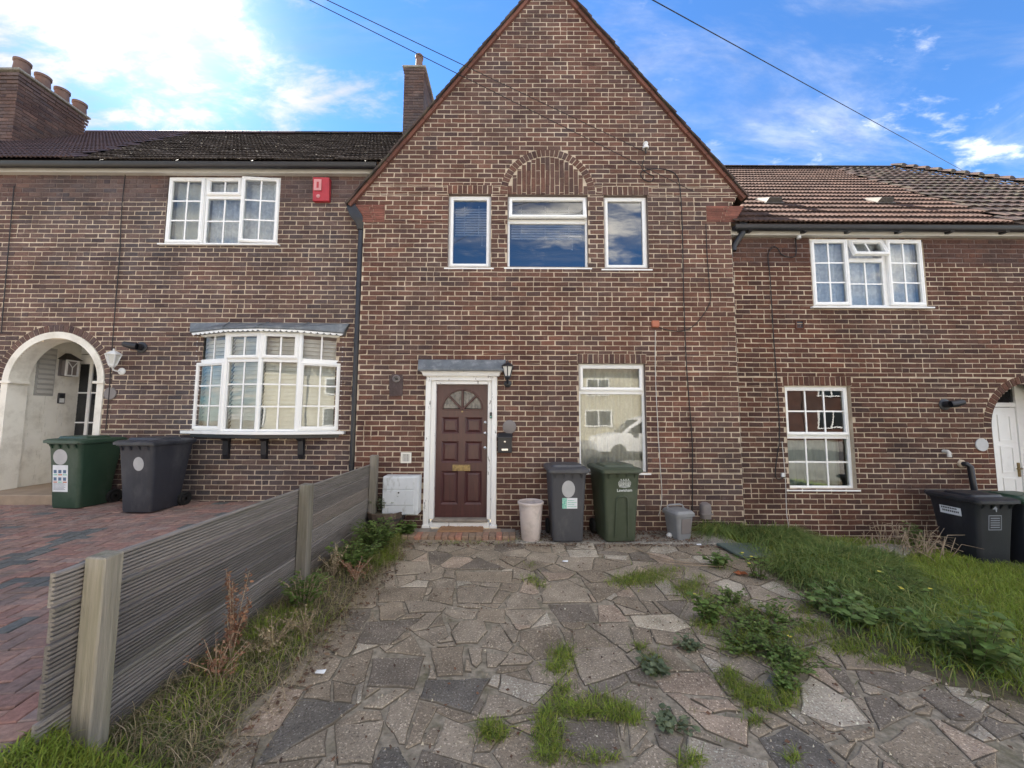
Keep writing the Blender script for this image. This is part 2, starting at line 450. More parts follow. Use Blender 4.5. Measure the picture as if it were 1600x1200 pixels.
GR = [(0.152, 0.227, 0.029), (0.260, 0.358, 0.047), (0.202, 0.273, 0.043), (0.350, 0.422, 0.068), (0.172, 0.221, 0.037), (0.426, 0.422, 0.085)]
mat('grass_lush', (0, 0, 0), ramp=GR, scale=1.2, rough=0.55, spec=0.3, transl=0.35)
mat('grass_long', (0, 0, 0), ramp=[(0.093, 0.155, 0.039), (0.164, 0.250, 0.063), (0.123, 0.187, 0.051), (0.236, 0.313, 0.090), (0.358, 0.340, 0.108)], scale=1.5, rough=0.5, spec=0.35, transl=0.3)
mat('grass_mixed', (0, 0, 0), ramp=[(0.098, 0.154, 0.044), (0.204, 0.214, 0.085), (0.073, 0.134, 0.037), (0.408, 0.337, 0.184), (0.126, 0.184, 0.058), (0.306, 0.245, 0.133)], scale=1.5, rough=0.7, spec=0.2, transl=0.3)
mat('grass_dry', (0, 0, 0), ramp=[(0.360, 0.285, 0.165), (0.225, 0.180, 0.105), (0.480, 0.390, 0.255), (0.165, 0.150, 0.075)], scale=3, rough=0.8, spec=0.1, transl=0.2)
mat('weed_leaf', (0, 0, 0), ramp=[(0.114, 0.192, 0.047), (0.171, 0.258, 0.062), (0.098, 0.148, 0.040), (0.234, 0.296, 0.083)], scale=5, rough=0.6, spec=0.3, transl=0.3)
mat('bramble_leaf', (0, 0, 0), ramp=[(0.124, 0.209, 0.056), (0.186, 0.284, 0.080), (0.099, 0.164, 0.045), (0.236, 0.317, 0.097)], scale=6, rough=0.5, spec=0.4, transl=0.3)
mat('thistle_leaf', (0, 0, 0), ramp=[(0.138, 0.176, 0.095), (0.105, 0.138, 0.073), (0.194, 0.222, 0.123)], scale=6, rough=0.7, transl=0.2)
mat('dock_rust', (0, 0, 0), ramp=[(0.238, 0.105, 0.063), (0.336, 0.175, 0.105), (0.168, 0.084, 0.056), (0.420, 0.266, 0.168)], scale=20, rough=0.9, transl=0.15)
mat('twig_dry', (0, 0, 0), ramp=[(0.300, 0.225, 0.150), (0.420, 0.330, 0.225), (0.210, 0.150, 0.105)], scale=9, rough=0.9)
mat('stem_green', (0.07, 0.09, 0.03), (0.10, 0.085, 0.04), scale=9, rough=0.7)
mat('petal_yellow', (0.75, 0.60, 0.06), (0.70, 0.62, 0.12), scale=9, rough=0.6)
mat('leaf_orange', (0.40, 0.13, 0.04), (0.28, 0.08, 0.03), scale=30, rough=0.7)


# ------------------------------------------------------------------ mesh builder
class MB:
    def __init__(s):
        s.v, s.f, s.m = [], [], []
        s.T = None

    def add(s, vs, fs, mi=0):
        b = len(s.v)
        if s.T is not None:
            vs = [tuple(s.T @ Vector(p)) for p in vs]
        s.v.extend(vs)
        for f in fs:
            s.f.append(tuple(b + i for i in f))
            s.m.append(mi)
        return s

    def box(s, x0, x1, y0, y1, z0, z1, mi=0):
        return s.add([(x0, y0, z0), (x1, y0, z0), (x1, y1, z0), (x0, y1, z0), (x0, y0, z1), (x1, y0, z1), (x1, y1, z1), (x0, y1, z1)],
                     [(3, 2, 1, 0), (4, 5, 6, 7), (0, 1, 5, 4), (1, 2, 6, 5), (2, 3, 7, 6), (3, 0, 4, 7)], mi)

    def hexa(s, p, mi=0):
        return s.add(p, [(3, 2, 1, 0), (4, 5, 6, 7), (0, 1, 5, 4), (1, 2, 6, 5), (2, 3, 7, 6), (3, 0, 4, 7)], mi)

    def ring(s, x0, x1, z0, z1, b, y0, y1, mi=0, bz=None):
        """a rectangular frame of bar width b, from y0 (front) to y1"""
        bz = b if bz is None else bz
        vs = []
        for y in (y0, y1):
            vs += [(x0, y, z0), (x1, y, z0), (x1, y, z1), (x0, y, z1),
                   (x0 + b, y, z0 + bz), (x1 - b, y, z0 + bz), (x1 - b, y, z1 - bz), (x0 + b, y, z1 - bz)]
        fs = []
        for i in range(4):
            j = (i + 1) % 4
            fs += [(i, j, 4 + j, 4 + i), (8 + j, 8 + i, 12 + i, 12 + j), (j, i, 8 + i, 8 + j), (4 + i, 4 + j, 12 + j, 12 + i)]
        return s.add(vs, fs, mi)

    def prism_y(s, poly, y0, y1, mi=0):
        """polygon in x,z pushed from y0 to y1"""
        n = len(poly)
        vs = [(x, y0, z) for x, z in poly] + [(x, y1, z) for x, z in poly]
        fs = [tuple(range(n)), tuple(range(2 * n - 1, n - 1, -1))]
        fs += [(i, i + n, (i + 1) % n + n, (i + 1) % n) for i in range(n)]
        return s.add(vs, fs, mi)

    def prism_z(s, poly, z0, z1, mi=0):
        n = len(poly)
        vs = [(x, y, z0) for x, y in poly] + [(x, y, z1) for x, y in poly]
        fs = [tuple(range(n - 1, -1, -1)), tuple(range(n, 2 * n))]
        fs += [(i, (i + 1) % n, (i + 1) % n + n, i + n) for i in range(n)]
        return s.add(vs, fs, mi)

    def prism_x(s, poly, x0, x1, mi=0):
        """polygon in y,z pushed from x0 to x1"""
        n = len(poly)
        vs = [(x0, y, z) for y, z in poly] + [(x1, y, z) for y, z in poly]
        fs = [tuple(range(n - 1, -1, -1)), tuple(range(n, 2 * n))]
        fs += [(i, (i + 1) % n, (i + 1) % n + n, i + n) for i in range(n)]
        return s.add(vs, fs, mi)

    def tube(s, pts, r, n=8, mi=0, cap=True):
        pts = [Vector(p) for p in pts]
        rs = r if isinstance(r, (list, tuple)) else [r] * len(pts)
        vs, fs = [], []
        prev = None
        for i, p in enumerate(pts):
            d = (pts[min(i + 1, len(pts) - 1)] - pts[max(i - 1, 0)]).normalized()
            a = prev if prev is not None else (Vector((0, 0, 1)) if abs(d.z) < 0.9 else Vector((1, 0, 0)))
            u = (a - d * a.dot(d)).normalized()
            prev = u
            w = d.cross(u)
            for k in range(n):
                q = p + (u * math.cos(2 * PI * k / n) + w * math.sin(2 * PI * k / n)) * rs[i]
                vs.append(tuple(q))
        for i in range(len(pts) - 1):
            for k in range(n):
                a, b = i * n + k, i * n + (k + 1) % n
                fs.append((a, b, b + n, a + n))
        if cap:
            fs.append(tuple(range(n - 1, -1, -1)))
            fs.append(tuple(range((len(pts) - 1) * n, len(pts) * n)))
        return s.add(vs, fs, mi)

    def lathe(s, prof, c=(0, 0, 0), n=24, mi=0):
        vs, fs = [], []
        for r, z in prof:
            for k in range(n):
                vs.append((c[0] + r * math.cos(2 * PI * k / n), c[1] + r * math.sin(2 * PI * k / n), c[2] + z))
        for i in range(len(prof) - 1):
            for k in range(n):
                a, b = i * n + k, i * n + (k + 1) % n
                fs.append((a, b, b + n, a + n))
        return s.add(vs, fs, mi)

    def loft(s, secs, mi=0, cap=True):
        n = len(secs[0])
        vs = [p for sec in secs for p in sec]
        fs = []
        for i in range(len(secs) - 1):
            for k in range(n):
                a, b = i * n + k, i * n + (k + 1) % n
                fs.append((a, b, b + n, a + n))
        if cap:
            fs.append(tuple(range(n - 1, -1, -1)))
            fs.append(tuple(range((len(secs) - 1) * n, len(secs) * n)))
        return s.add(vs, fs, mi)

    def mesh(s, name, mats, smooth=False, bevel=0.0, seg=1):
        me = bpy.data.meshes.new(name)
        me.from_pydata(s.v, [], s.f)
        for m in (mats if isinstance(mats, (list, tuple)) else [mats]):
            me.materials.append(MATS[m])
        if any(s.m):
            me.polygons.foreach_set('material_index', s.m)
        if bevel:
            bm = bmesh.new(); bm.from_mesh(me)
            bmesh.ops.remove_doubles(bm, verts=bm.verts, dist=1e-5)
            bmesh.ops.recalc_face_normals(bm, faces=bm.faces)
            es = [e for e in bm.edges if len(e.link_faces) == 2 and e.calc_face_angle(0) > 0.5]
            bmesh.ops.bevel(bm, geom=es, offset=bevel, segments=seg, profile=0.6, affect='EDGES', clamp_overlap=True)
            bm.to_mesh(me); bm.free()
        if smooth:
            me.polygons.foreach_set('use_smooth', [True] * len(me.polygons))
            me.set_sharp_from_angle(angle=R(38))
        return me

    def build(s, name, mats, parent=None, smooth=False, bevel=0.0, loc=None, seg=1):
        return link(name, s.mesh(name, mats, smooth, bevel, seg), parent, loc)


def link(name, me, parent=None, loc=None):
    o = bpy.data.objects.new(name, me)
    COL.objects.link(o)
    if loc is not None:
        o.location = loc
    if parent is not None:
        o.parent = parent
        if parent.get('base_at') is not None:      # geometry given in place: undo the parent's shift
            o.matrix_parent_inverse = Matrix.Translation(-Vector(parent['base_at']))
    return o


def thing(name, label, cat, loc=(0, 0, 0), rz=0.0, group=None, inplace=False):
    o = bpy.data.objects.new(name, None)
    COL.objects.link(o)
    o.empty_display_size = 0.1
    o.location = loc
    o.rotation_euler = (0, 0, rz)
    o['label'] = label
    o['category'] = cat
    if group:
        o['group'] = group
    if inplace:
        o['base_at'] = list(loc)
    return o


def tag(o, label=None, cat=None, group=None, kind=None):
    if label: o['label'] = label
    if cat: o['category'] = cat
    if group: o['group'] = group
    if kind: o['kind'] = kind
    return o


def at_px(px, py, Y):
    x, z = U(px, py, Y)
    return Vector((x, Y, z))


def text(name, body, size, m, parent, loc, rot=(R(90), 0, 0), ext=0.0006, sx=1.0):
    """lettering, turned into a mesh"""
    cu = bpy.data.curves.new(name, 'FONT')
    cu.body = body
    cu.size = size
    cu.align_x = 'CENTER'
    cu.align_y = 'CENTER'
    cu.extrude = ext
    cu.offset = size * 0.012
    tmp = bpy.data.objects.new(name + '_outline', cu)
    COL.objects.link(tmp)
    dg = bpy.context.evaluated_depsgraph_get()
    me = bpy.data.meshes.new_from_object(tmp.evaluated_get(dg))
    bpy.data.objects.remove(tmp)
    me.materials.clear()
    me.materials.append(MATS[m])
    o = bpy.data.objects.new(name, me)
    COL.objects.link(o)
    o.location = loc
    o.rotation_euler = rot
    o.scale = (sx, 1, 1)
    o.parent = parent
    return o


# ------------------------------------------------------------------ brickwork
PITCH_Z = 0.075
BRICK_W = 0.2035
Z_BASE = -0.45


def subtract(ivs, a, b):
    o = []
    for p, q in ivs:
        if b <= p or a >= q:
            o.append((p, q))
        else:
            if a > p: o.append((p, a))
            if b < q: o.append((b, q))
    return o


def open_at(x_fn, holes, z):
    ivs = [x_fn(z)]
    if ivs[0][1] <= ivs[0][0]:
        return []
    for h in holes:
        if h[0] == 'r':
            _, a, b, z0, z1 = h
            if z0 < z < z1:
                ivs = subtract(ivs, a, b)
        else:                                   # round-headed: centre, springing, radius, foot
            _, cx, zs, rad, zf = h
            if zf < z <= zs:
                ivs = subtract(ivs, cx - rad, cx + rad)
            elif zs < z < zs + rad:
                w = math.sqrt(rad * rad - (z - zs) ** 2)
                ivs = subtract(ivs, cx - w, cx + w)
    return ivs


def zedges(holes):
    e = []
    for h in holes:
        e += [h[3], h[4]] if h[0] == 'r' else [h[2], h[4]]
    return e


def wall_sheet(Y, x_fn, z0, z1, holes, dark_rows=None, extra=()):
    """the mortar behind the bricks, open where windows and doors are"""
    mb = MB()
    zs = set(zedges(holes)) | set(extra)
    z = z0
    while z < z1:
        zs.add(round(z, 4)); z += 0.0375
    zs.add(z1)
    if dark_rows: zs |= {dark_rows[0], dark_rows[1]}
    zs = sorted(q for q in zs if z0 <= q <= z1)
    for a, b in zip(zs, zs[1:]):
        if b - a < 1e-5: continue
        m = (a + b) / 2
        mi = 1 if dark_rows and dark_rows[0] <= m <= dark_rows[1] else 0
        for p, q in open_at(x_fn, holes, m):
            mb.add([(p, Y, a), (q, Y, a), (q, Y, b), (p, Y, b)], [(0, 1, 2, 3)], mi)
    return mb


def brick_cells(x_fn, z0, z1, holes, seed, phase=0.0):
    rr = random.Random(seed)
    cells = []
    ze = zedges(holes)
    n0 = int((z0 - Z_BASE) / PITCH_Z)
    i = n0
    while Z_BASE + i * PITCH_Z < z1:
        za = max(z0, Z_BASE + i * PITCH_Z + 0.0063)
        zb = min(z1, Z_BASE + (i + 1) * PITCH_Z - 0.0063)
        if zb - za > 0.01:
            cuts = [za] + sorted(q for q in ze if za + 0.004 < q < zb - 0.004) + [zb]
            xl, xr = x_fn((za + zb) / 2)
            base = math.floor((xl - phase) / 0.2155) * 0.2155 + phase + (i % 2) * 0.10775 - 0.2155
            xs = []
            x = base + rr.uniform(-0.008, 0.008)
            while x < xr:
                w = BRICK_W + rr.uniform(-0.007, 0.007)
                if rr.random() < 0.05:
                    xs.append((x, x + w / 2 - 0.006)); xs.append((x + w / 2 + 0.006, x + w))
                else:
                    xs.append((x, x + w))
                x += 0.2155
            for a, b in zip(cuts, cuts[1:]):
                if b - a < 0.012: continue
                ivs = open_at(x_fn, holes, (a + b) / 2)
                for p, q in xs:
                    for u, v in ivs:
                        lo, hi = max(p, u + 0.003), min(q, v - 0.003)
                        if hi - lo > 0.03:
                            cells.append((lo, hi, a, b, hi - lo > 0.185 and b - a > 0.06))
        i += 1
    return cells


def brick_hexa(mb, x0, x1, z0, z1, Y, rr, depth=0.02, jit=0.0035, bev=0.003):
    j = lambda s=jit: rr.uniform(-s, s)
    yf = Y + rr.uniform(-0.003, 0.001)
    c = [(x0 + j(), z0 + j()), (x1 + j(), z0 + j()), (x1 + j(), z1 + j()), (x0 + j(), z1 + j())]
    bk = [(x, Y + depth, z) for x, z in c]
    md = [(x, yf + bev, z) for x, z in c]
    cx, cz = (x0 + x1) / 2, (z0 + z1) / 2
    fr = [(x + (bev if x < cx else -bev), yf + j(0.001), z + (bev if z < cz else -bev)) for x, z in c]
    fs = [(8, 9, 10, 11)]
    for k in range(4):
        n = (k + 1) % 4
        fs += [(k, n, 4 + n, 4 + k), (4 + k, 4 + n, 8 + n, 8 + k)]
    mb.add(bk + md + fr, fs)


def lay_bricks(house, cells, Y, mname, seed, aim, limit=300):
    """the bricks that show largest one by one, the rest as one mass"""
    rr = random.Random(seed)
    full = sorted((c for c in cells if c[4]), key=lambda c: ((c[0] + c[1]) / 2 - aim[0]) ** 2 + ((c[2] + c[3]) / 2 - aim[1]) ** 2)
    single = full[:limit]
    sset = set(single)
    kinds = []
    for k in range(10):
        mb = MB()
        brick_hexa(mb, -0.10175, 0.10175, -0.032, 0.032, 0.0, rr)
        kinds.append(mb.mesh('brick', mname))
    for c in single:
        ob = link('brick', rr.choice(kinds), house, ((c[0] + c[1]) / 2, Y, (c[2] + c[3]) / 2))
        ob.scale = ((c[1] - c[0]) / 0.2035, 1, (c[3] - c[2]) / 0.064)
    mb = MB()
    for c in cells:
        if c not in sset:
            brick_hexa(mb, c[0], c[1], c[2], c[3], Y, rr)
    if mb.v:
        tag(mb.build('brickwork', mname, house), kind='stuff')


def voussoirs(house, name, cx, cz, r0, r1, a0, a1, n, Y, mname, seed, depth=0.03):
    rr = random.Random(seed)
    for k in range(n):
        g = 0.006
        t0 = a0 + (a1 - a0) * k / n + g / r1
        t1 = a0 + (a1 - a0) * (k + 1) / n - g / r1
        p = [(cx + r0 * math.cos(t0), cz + r0 * math.sin(t0)), (cx + r1 * math.cos(t0), cz + r1 * math.sin(t0)),
             (cx + r1 * math.cos(t1), cz + r1 * math.sin(t1)), (cx + r0 * math.cos(t1), cz + r0 * math.sin(t1))]
        p = [(x + rr.uniform(-.002, .002), z + rr.uniform(-.002, .002)) for x, z in p]
        mb = MB()
        mb.prism_y(p, Y + rr.uniform(-0.006, -0.002), Y + depth)
        mb.build(name, mname, house, bevel=0.003)


def soldiers(house, name, x0, x1, z0, z1, n, Y, mname, seed):
    rr = random.Random(seed)
    w = (x1 - x0) / n
    for k in range(n):
        a, b = x0 + k * w + 0.006, x0 + (k + 1) * w - 0.006
        mb = MB()
        brick_hexa(mb, a, b, z0 + 0.005, z1 - 0.006, Y - 0.002, rr)
        mb.build(name, mname, house)


# ------------------------------------------------------------------ windows
def frame_T(o, u=(1, 0, 0)):
    u = Vector(u).normalized()
    w = Vector((0, 0, 1))
    v = w.cross(u)                     # into the house
    return Matrix(((u.x, v.x, w.x, o[0]), (u.y, v.y, w.y, o[1]), (u.z, v.z, w.z, o[2]), (0, 0, 0, 1)))


def window(house, T, w, h, cells, name='window', sill=0.05, sill_h=0.035, fr=0.04, glass='pane_glass', room='room_dark', reveal=True, sill_out=0.05, room_d=0.5):
    """cells: x0, x1, z0, z1 as shares of the opening, columns, rows, sash?, swing (degrees), hinge side"""
    mb = MB(); mb.T = T
    for c in cells:
        x0, x1, z0, z1 = c[0] * w, c[1] * w, c[2] * h, c[3] * h
        bl = fr if c[0] == 0 else fr * 0.55
        mb.ring(x0, x1, z0, z1, fr * 0.8, 0.03, 0.085)
    mb.ring(0, w, 0, h, fr * 0.55, 0.018, 0.10)
    wo = mb.build(name, 'pvc_white', house, bevel=0.004)
    if sill:
        mb = MB(); mb.T = T
        mb.hexa([(-sill, -sill_out, -sill_h), (w + sill, -sill_out, -sill_h), (w + sill, 0.06, -sill_h), (-sill, 0.06, -sill_h),
                 (-sill, -sill_out, -sill_h + 0.022), (w + sill, -sill_out, -sill_h + 0.022), (w + sill, 0.06, 0.0), (-sill, 0.06, 0.0)])
        mb.build('sill', 'pvc_white', wo, bevel=0.003)
    for c in cells:
        x0, x1, z0, z1, nc, nr, sash, swing, hinge = c
        b = fr * 0.8
        X0, X1, Z0, Z1 = x0 * w + b, x1 * w - b, z0 * h + b, z1 * h - b
        M = T.copy()
        tgt = wo
        if sash:
            M = T.copy()
            if swing:
                if hinge == 'top':
                    M = T @ Matrix.Translation((0, 0.02, Z1)) @ Matrix.Rotation(R(-swing), 4, 'X') @ Matrix.Translation((0, -0.02, -Z1))
                elif hinge == 'right':
                    M = T @ Matrix.Translation((X1, 0.02, 0)) @ Matrix.Rotation(R(swing), 4, 'Z') @ Matrix.Translation((-X1, -0.02, 0))
                else:
                    M = T @ Matrix.Translation((X0, 0.02, 0)) @ Matrix.Rotation(R(-swing), 4, 'Z') @ Matrix.Translation((-X0, -0.02, 0))
            o = 0.014
            mb = MB(); mb.T = M
            mb.ring(X0 - o, X1 + o, Z0 - o, Z1 + o, 0.052, 0.002, 0.05)
            mb.ring(X0 - o + 0.012, X1 + o - 0.012, Z0 - o + 0.012, Z1 + o - 0.012, 0.022, -0.006, 0.004)
            mb.build('sash', 'pvc_white', wo, bevel=0.004)
            s = 0.052 - o
            X0 += s; X1 -= s; Z0 += s; Z1 -= s
        gy = 0.034 if sash else 0.055
        cw, ch = (X1 - X0) / nc, (Z1 - Z0) / nr
        for i in range(nc):
            for j in range(nr):
                mb = MB(); mb.T = M
                a, bb, cc_, dd = X0 + i * cw, X0 + (i + 1) * cw, Z0 + j * ch, Z0 + (j + 1) * ch
                mb.add([(a, gy, cc_), (bb, gy, cc_), (bb, gy, dd), (a, gy, dd)], [(0, 1, 2, 3)])
                mb.build('pane', glass, wo)
        if nc * nr > 1:
            t = 0.011
            mb = MB(); mb.T = M
            for i in range(1, nc):
                x = X0 + i * cw
                mb.box(x - t, x + t, gy - 0.007, gy + 0.012, Z0, Z1)
            for j in range(1, nr):
                z = Z0 + j * ch
                for i in range(nc):
                    mb.box(X0 + i * cw + (t if i else 0), X0 + (i + 1) * cw - (t if i < nc - 1 else 0), gy - 0.006, gy + 0.011, z - t, z + t)
            mb.build('glazing_bar', 'pvc_white', wo)
    if reveal:
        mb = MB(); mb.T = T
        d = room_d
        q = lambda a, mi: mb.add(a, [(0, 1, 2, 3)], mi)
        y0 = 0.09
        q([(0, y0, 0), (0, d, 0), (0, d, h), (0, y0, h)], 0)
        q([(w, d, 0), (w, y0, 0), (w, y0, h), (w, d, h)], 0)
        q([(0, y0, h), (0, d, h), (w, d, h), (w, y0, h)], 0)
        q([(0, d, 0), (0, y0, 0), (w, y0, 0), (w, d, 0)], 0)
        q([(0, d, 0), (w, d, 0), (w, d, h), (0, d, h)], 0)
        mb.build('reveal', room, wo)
    return wo


def curtain(T, x0, x1, z0, z1, y, m, label, cat='net curtain', name='net_curtain', folds=9, amp=0.018, group=None, seed=1):
    rr = random.Random(seed)
    nx = folds * 8
    vs, fs = [], []
    ph = [rr.uniform(0, 6.28) for _ in range(3)]
    for j in range(7):
        z = z0 + (z1 - z0) * j / 6
        for i in range(nx + 1):
            t = i / nx
            a = amp * (1.1 - 0.4 * j / 6)
            yy = y + a * math.sin(t * folds * 2 * PI + ph[0] + 0.7 * math.sin(t * 9 + ph[1])) + 0.5 * a * math.sin(t * folds * 3.3 + ph[2])
            vs.append((x0 + (x1 - x0) * t, yy, z))
    for j in range(6):
        for i in range(nx):
            a = j * (nx + 1) + i
            fs.append((a, a + 1, a + nx + 2, a + nx + 1))
    mb = MB(); mb.T = T
    mb.add(vs, fs)
    return tag(mb.build(name, m, None, smooth=True), label, cat, group)


def slat_blind(T, x0, x1, z0, z1, y, pitch, depth, m, label, name, cat, tilt=35, cords=(), group=None, tassel=None):
    org = T @ Vector(((x0 + x1) / 2, y, z0))
    t = thing(name, label, cat, tuple(org), 0, group, inplace=True)
    n = int((z1 - z0) / pitch)
    c, s = math.cos(R(tilt)) * depth / 2, math.sin(R(tilt)) * depth / 2
    me = None
    for k in range(n):
        z = z0 + (k + 0.5) * pitch
        mb = MB(); mb.T = T
        mb.hexa([(x0, y - c, z - s - 0.001), (x1, y - c, z - s - 0.001), (x1, y + c, z + s - 0.001), (x0, y + c, z + s - 0.001),
                 (x0, y - c, z - s + 0.001), (x1, y - c, z - s + 0.001), (x1, y + c, z + s + 0.001), (x0, y + c, z + s + 0.001)])
        mb.build('slat', m, t)
    for cx in cords:
        mb = MB(); mb.T = T
        x = x0 + (x1 - x0) * cx
        mb.tube([(x, y - c - 0.004, z1), (x + 0.004, y - c - 0.006, (z0 + z1) / 2), (x - 0.006, y - c - 0.01, z0 + 0.03), (x + 0.01, y - c - 0.006, z0 - 0.01)], 0.005, 5)
        mb.build('cord', m, t)
    if tassel:
        mb = MB(); mb.T = T
        x = x0 + (x1 - x0) * tassel[0]
        mb.tube([(x, y - 0.02, z0), (x, y - 0.02, z0 - tassel[1])], 0.003, 4)
        mb.lathe([(0.0, -0.012), (0.011, -0.006), (0.011, 0.006), (0, 0.012)], (x, y - 0.02, z0 - tassel[1]), 8)
        mb.build('pull_cord', m, t)
    return t


# ------------------------------------------------------------------ roof tiling
def make_tile(mname, w=0.30, length=0.335, rolls=4, amp=0.016, rise=0.026, rr=None):
    npt = rolls * 4 + 1
    top_f, top_b, low_f = [], [], []
    for i in range(npt):
        t = i / (npt - 1)
        x = -w / 2 + w * t
        z = amp * (0.5 - 0.5 * math.cos(2 * PI * rolls * t)) ** 0.8
        wob = rr.uniform(-0.003, 0.003) if rr else 0
        top_f.append((x, wob, rise + z)); top_b.append((x, length, z + 0.002)); low_f.append((x, wob + 0.006, rise + z - 0.022))
    mb = MB()
    vs = low_f + top_f + top_b
    fs = []
    for i in range(npt - 1):
        fs += [(i, i + 1, npt + i + 1, npt + i), (npt + i, npt + i + 1, 2 * npt + i + 1, 2 * npt + i)]
    mb.add(vs, fs)
    return mb


def tile_roof(house, x_from, x_to, y0, z0, pitch_deg, nrows, gauge, keep, mname, limit, seed, rise=0.026, w=0.30, rolls=4, jz=0.0, amp=0.016, lift=0.0):
    rr = random.Random(seed)
    p = R(pitch_deg)
    kinds = [make_tile(mname, w, gauge + 0.045, rolls, amp, rise, rr).mesh('roof_tile', mname, True) for _ in range(6)]
    Mr = Matrix.Rotation(p, 4, 'X')
    pl = []
    nx = int((x_to - x_from) / w)
    for j in range(nrows):
        for i in range(nx):
            x = x_from + (i + 0.5) * w
            v = j * gauge
            c = Vector((x, y0 + math.cos(p) * v, z0 + math.sin(p) * v)) + Vector((0, -math.sin(p), math.cos(p))) * (lift + rr.uniform(-jz, jz))
            if keep(c):
                pl.append((c, (c - CAM).length))
    pl.sort(key=lambda q: q[1])
    mb = MB()
    for k, (c, _) in enumerate(pl):
        rot = Matrix.Rotation(rr.uniform(-0.012, 0.012) * (1 + jz * 200), 4, 'Z')
        if k < limit:
            o = link('roof_tile', rr.choice(kinds), house, c)
            o.rotation_euler = (Mr @ rot).to_euler()
        else:
            mb.T = Matrix.Translation(c) @ Mr @ rot
            q = make_tile(mname, w, gauge + 0.045, rolls, amp, rise, rr)
            mb.add(q.v, q.f)
    if mb.v:
        tag(mb.build('roof_tiles_beyond', mname, house, True), kind='stuff')


# ================================================================== the middle house
XL, XR = U(563, 480)[0], U(1149, 500)[0]
AP = U(857, -38, 0)                       # top of the gable
FL, FR = U(552, 314, 0), U(1157, 303, 0)  # feet of its verges
house = thing('terraced_house', 'dark brick house with the steep pointed gable and maroon front door', 'house', ((XL + XR) / 2, 0, 0), 0, 'brick houses of the terrace', inplace=True)
HM = house


def lerp(a, b, t):
    return a + (b - a) * t


def mid_x(z):
    zl, zr = FL[1], FR[1]
    l = XL if z < zl - 0.22 else (lerp(XL, FL[0] + 0.03, max(0, min(1, (z - zl + 0.22) / 0.22))) if z < zl else lerp(FL[0], AP[0], (z - zl) / (AP[1] - zl)))
    r = XR if z < zr - 0.22 else (lerp(XR, FR[0] - 0.03, max(0, min(1, (z - zr + 0.22) / 0.22))) if z < zr else lerp(FR[0], AP[0], (z - zr) / (AP[1] - zr)))
    return l, r


def rect(x0, x1, y0, y1, Y):
    xa = U(x0, (y0 + y1) / 2, Y)[0]; xb = U(x1, (y0 + y1) / 2, Y)[0]
    zt = U((x0 + x1) / 2, y0, Y)[1]; zb = U((x0 + x1) / 2, y1, Y)[1]
    return xa, xb, zb, zt


w_ul = rect(700, 767, 303, 417, 0)
w_um = rect(793, 919, 304, 417, 0)
w_ur = rect(944, 1013, 305, 419, 0)
w_lo = rect(905, 1010, 568, 738, 0)
door_o = rect(664, 776, 580, 826, 0)
door_o = (door_o[0], door_o[1], -0.02, door_o[3])
arc_c = ((w_um[0] + w_um[1]) / 2, w_um[3])
arc_r = (w_um[1] - w_um[0]) / 2 + 0.005
SOL = 0.145
holes = [('r', *w_ul), ('r', *w_um), ('r', *w_ur), ('r', *w_lo), ('r', *door_o),
         ('r', w_ul[0] - 0.02, w_ul[1] + 0.02, w_ul[3], w_ul[3] + SOL), ('r', w_ur[0] - 0.02, w_ur[1] + 0.02, w_ur[3], w_ur[3] + SOL),
         ('r', w_lo[0] - 0.02, w_lo[1] + 0.02, w_lo[3], w_lo[3] + SOL),
         ('a', arc_c[0], arc_c[1], arc_r + 0.118, arc_c[1] - 0.001)]
kn_l = (U(557, 333)[0], U(601, 333)[0], U(580, 347)[1], U(580, 320)[1])
kn_r = (U(1104, 335)[0], U(1158, 335)[0], U(1130, 347)[1], U(1130, 322)[1])
bh = holes + [('r', kn_l[0] - .2, kn_l[1], kn_l[2], kn_l[3]), ('r', kn_r[0], kn_r[1] + .2, kn_r[2], kn_r[3])]
real_holes = [('r', *w_ul), ('r', *w_um), ('r', *w_ur), ('r', *w_lo), ('r', *door_o)]
tag(wall_sheet(0.0045, mid_x, -0.3, AP[1], real_holes).build('wall', ['mortar', 'mortar_dark'], house))
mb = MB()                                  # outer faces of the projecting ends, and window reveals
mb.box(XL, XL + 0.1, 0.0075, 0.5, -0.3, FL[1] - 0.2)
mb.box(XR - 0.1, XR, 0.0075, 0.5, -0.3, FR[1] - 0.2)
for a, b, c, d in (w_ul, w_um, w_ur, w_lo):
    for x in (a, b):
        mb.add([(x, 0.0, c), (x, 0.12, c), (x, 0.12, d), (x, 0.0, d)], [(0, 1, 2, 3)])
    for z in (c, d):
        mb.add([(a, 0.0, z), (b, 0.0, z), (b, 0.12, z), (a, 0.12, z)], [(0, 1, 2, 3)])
mb.build('side_wall', 'mortar_dark', house)
cells = brick_cells(mid_x, -0.3, AP[1] - 0.12, bh, 5)
lay_bricks(house, cells, 0.0, 'brick_face', 6, (0.9, 2.2))
for k, (w, n) in enumerate(((w_ul, 9), (w_ur, 9), (w_lo, 13))):
    soldiers(house, 'lintel_brick', w[0] - 0.02, w[1] + 0.02, w[3], w[3] + SOL, n, 0.0, 'brick_face', 30 + k)
voussoirs(house, 'arch_brick', arc_c[0], arc_c[1], arc_r + 0.004, arc_r + 0.114, 0.0, PI, 31, 0.0, 'brick_face', 40)
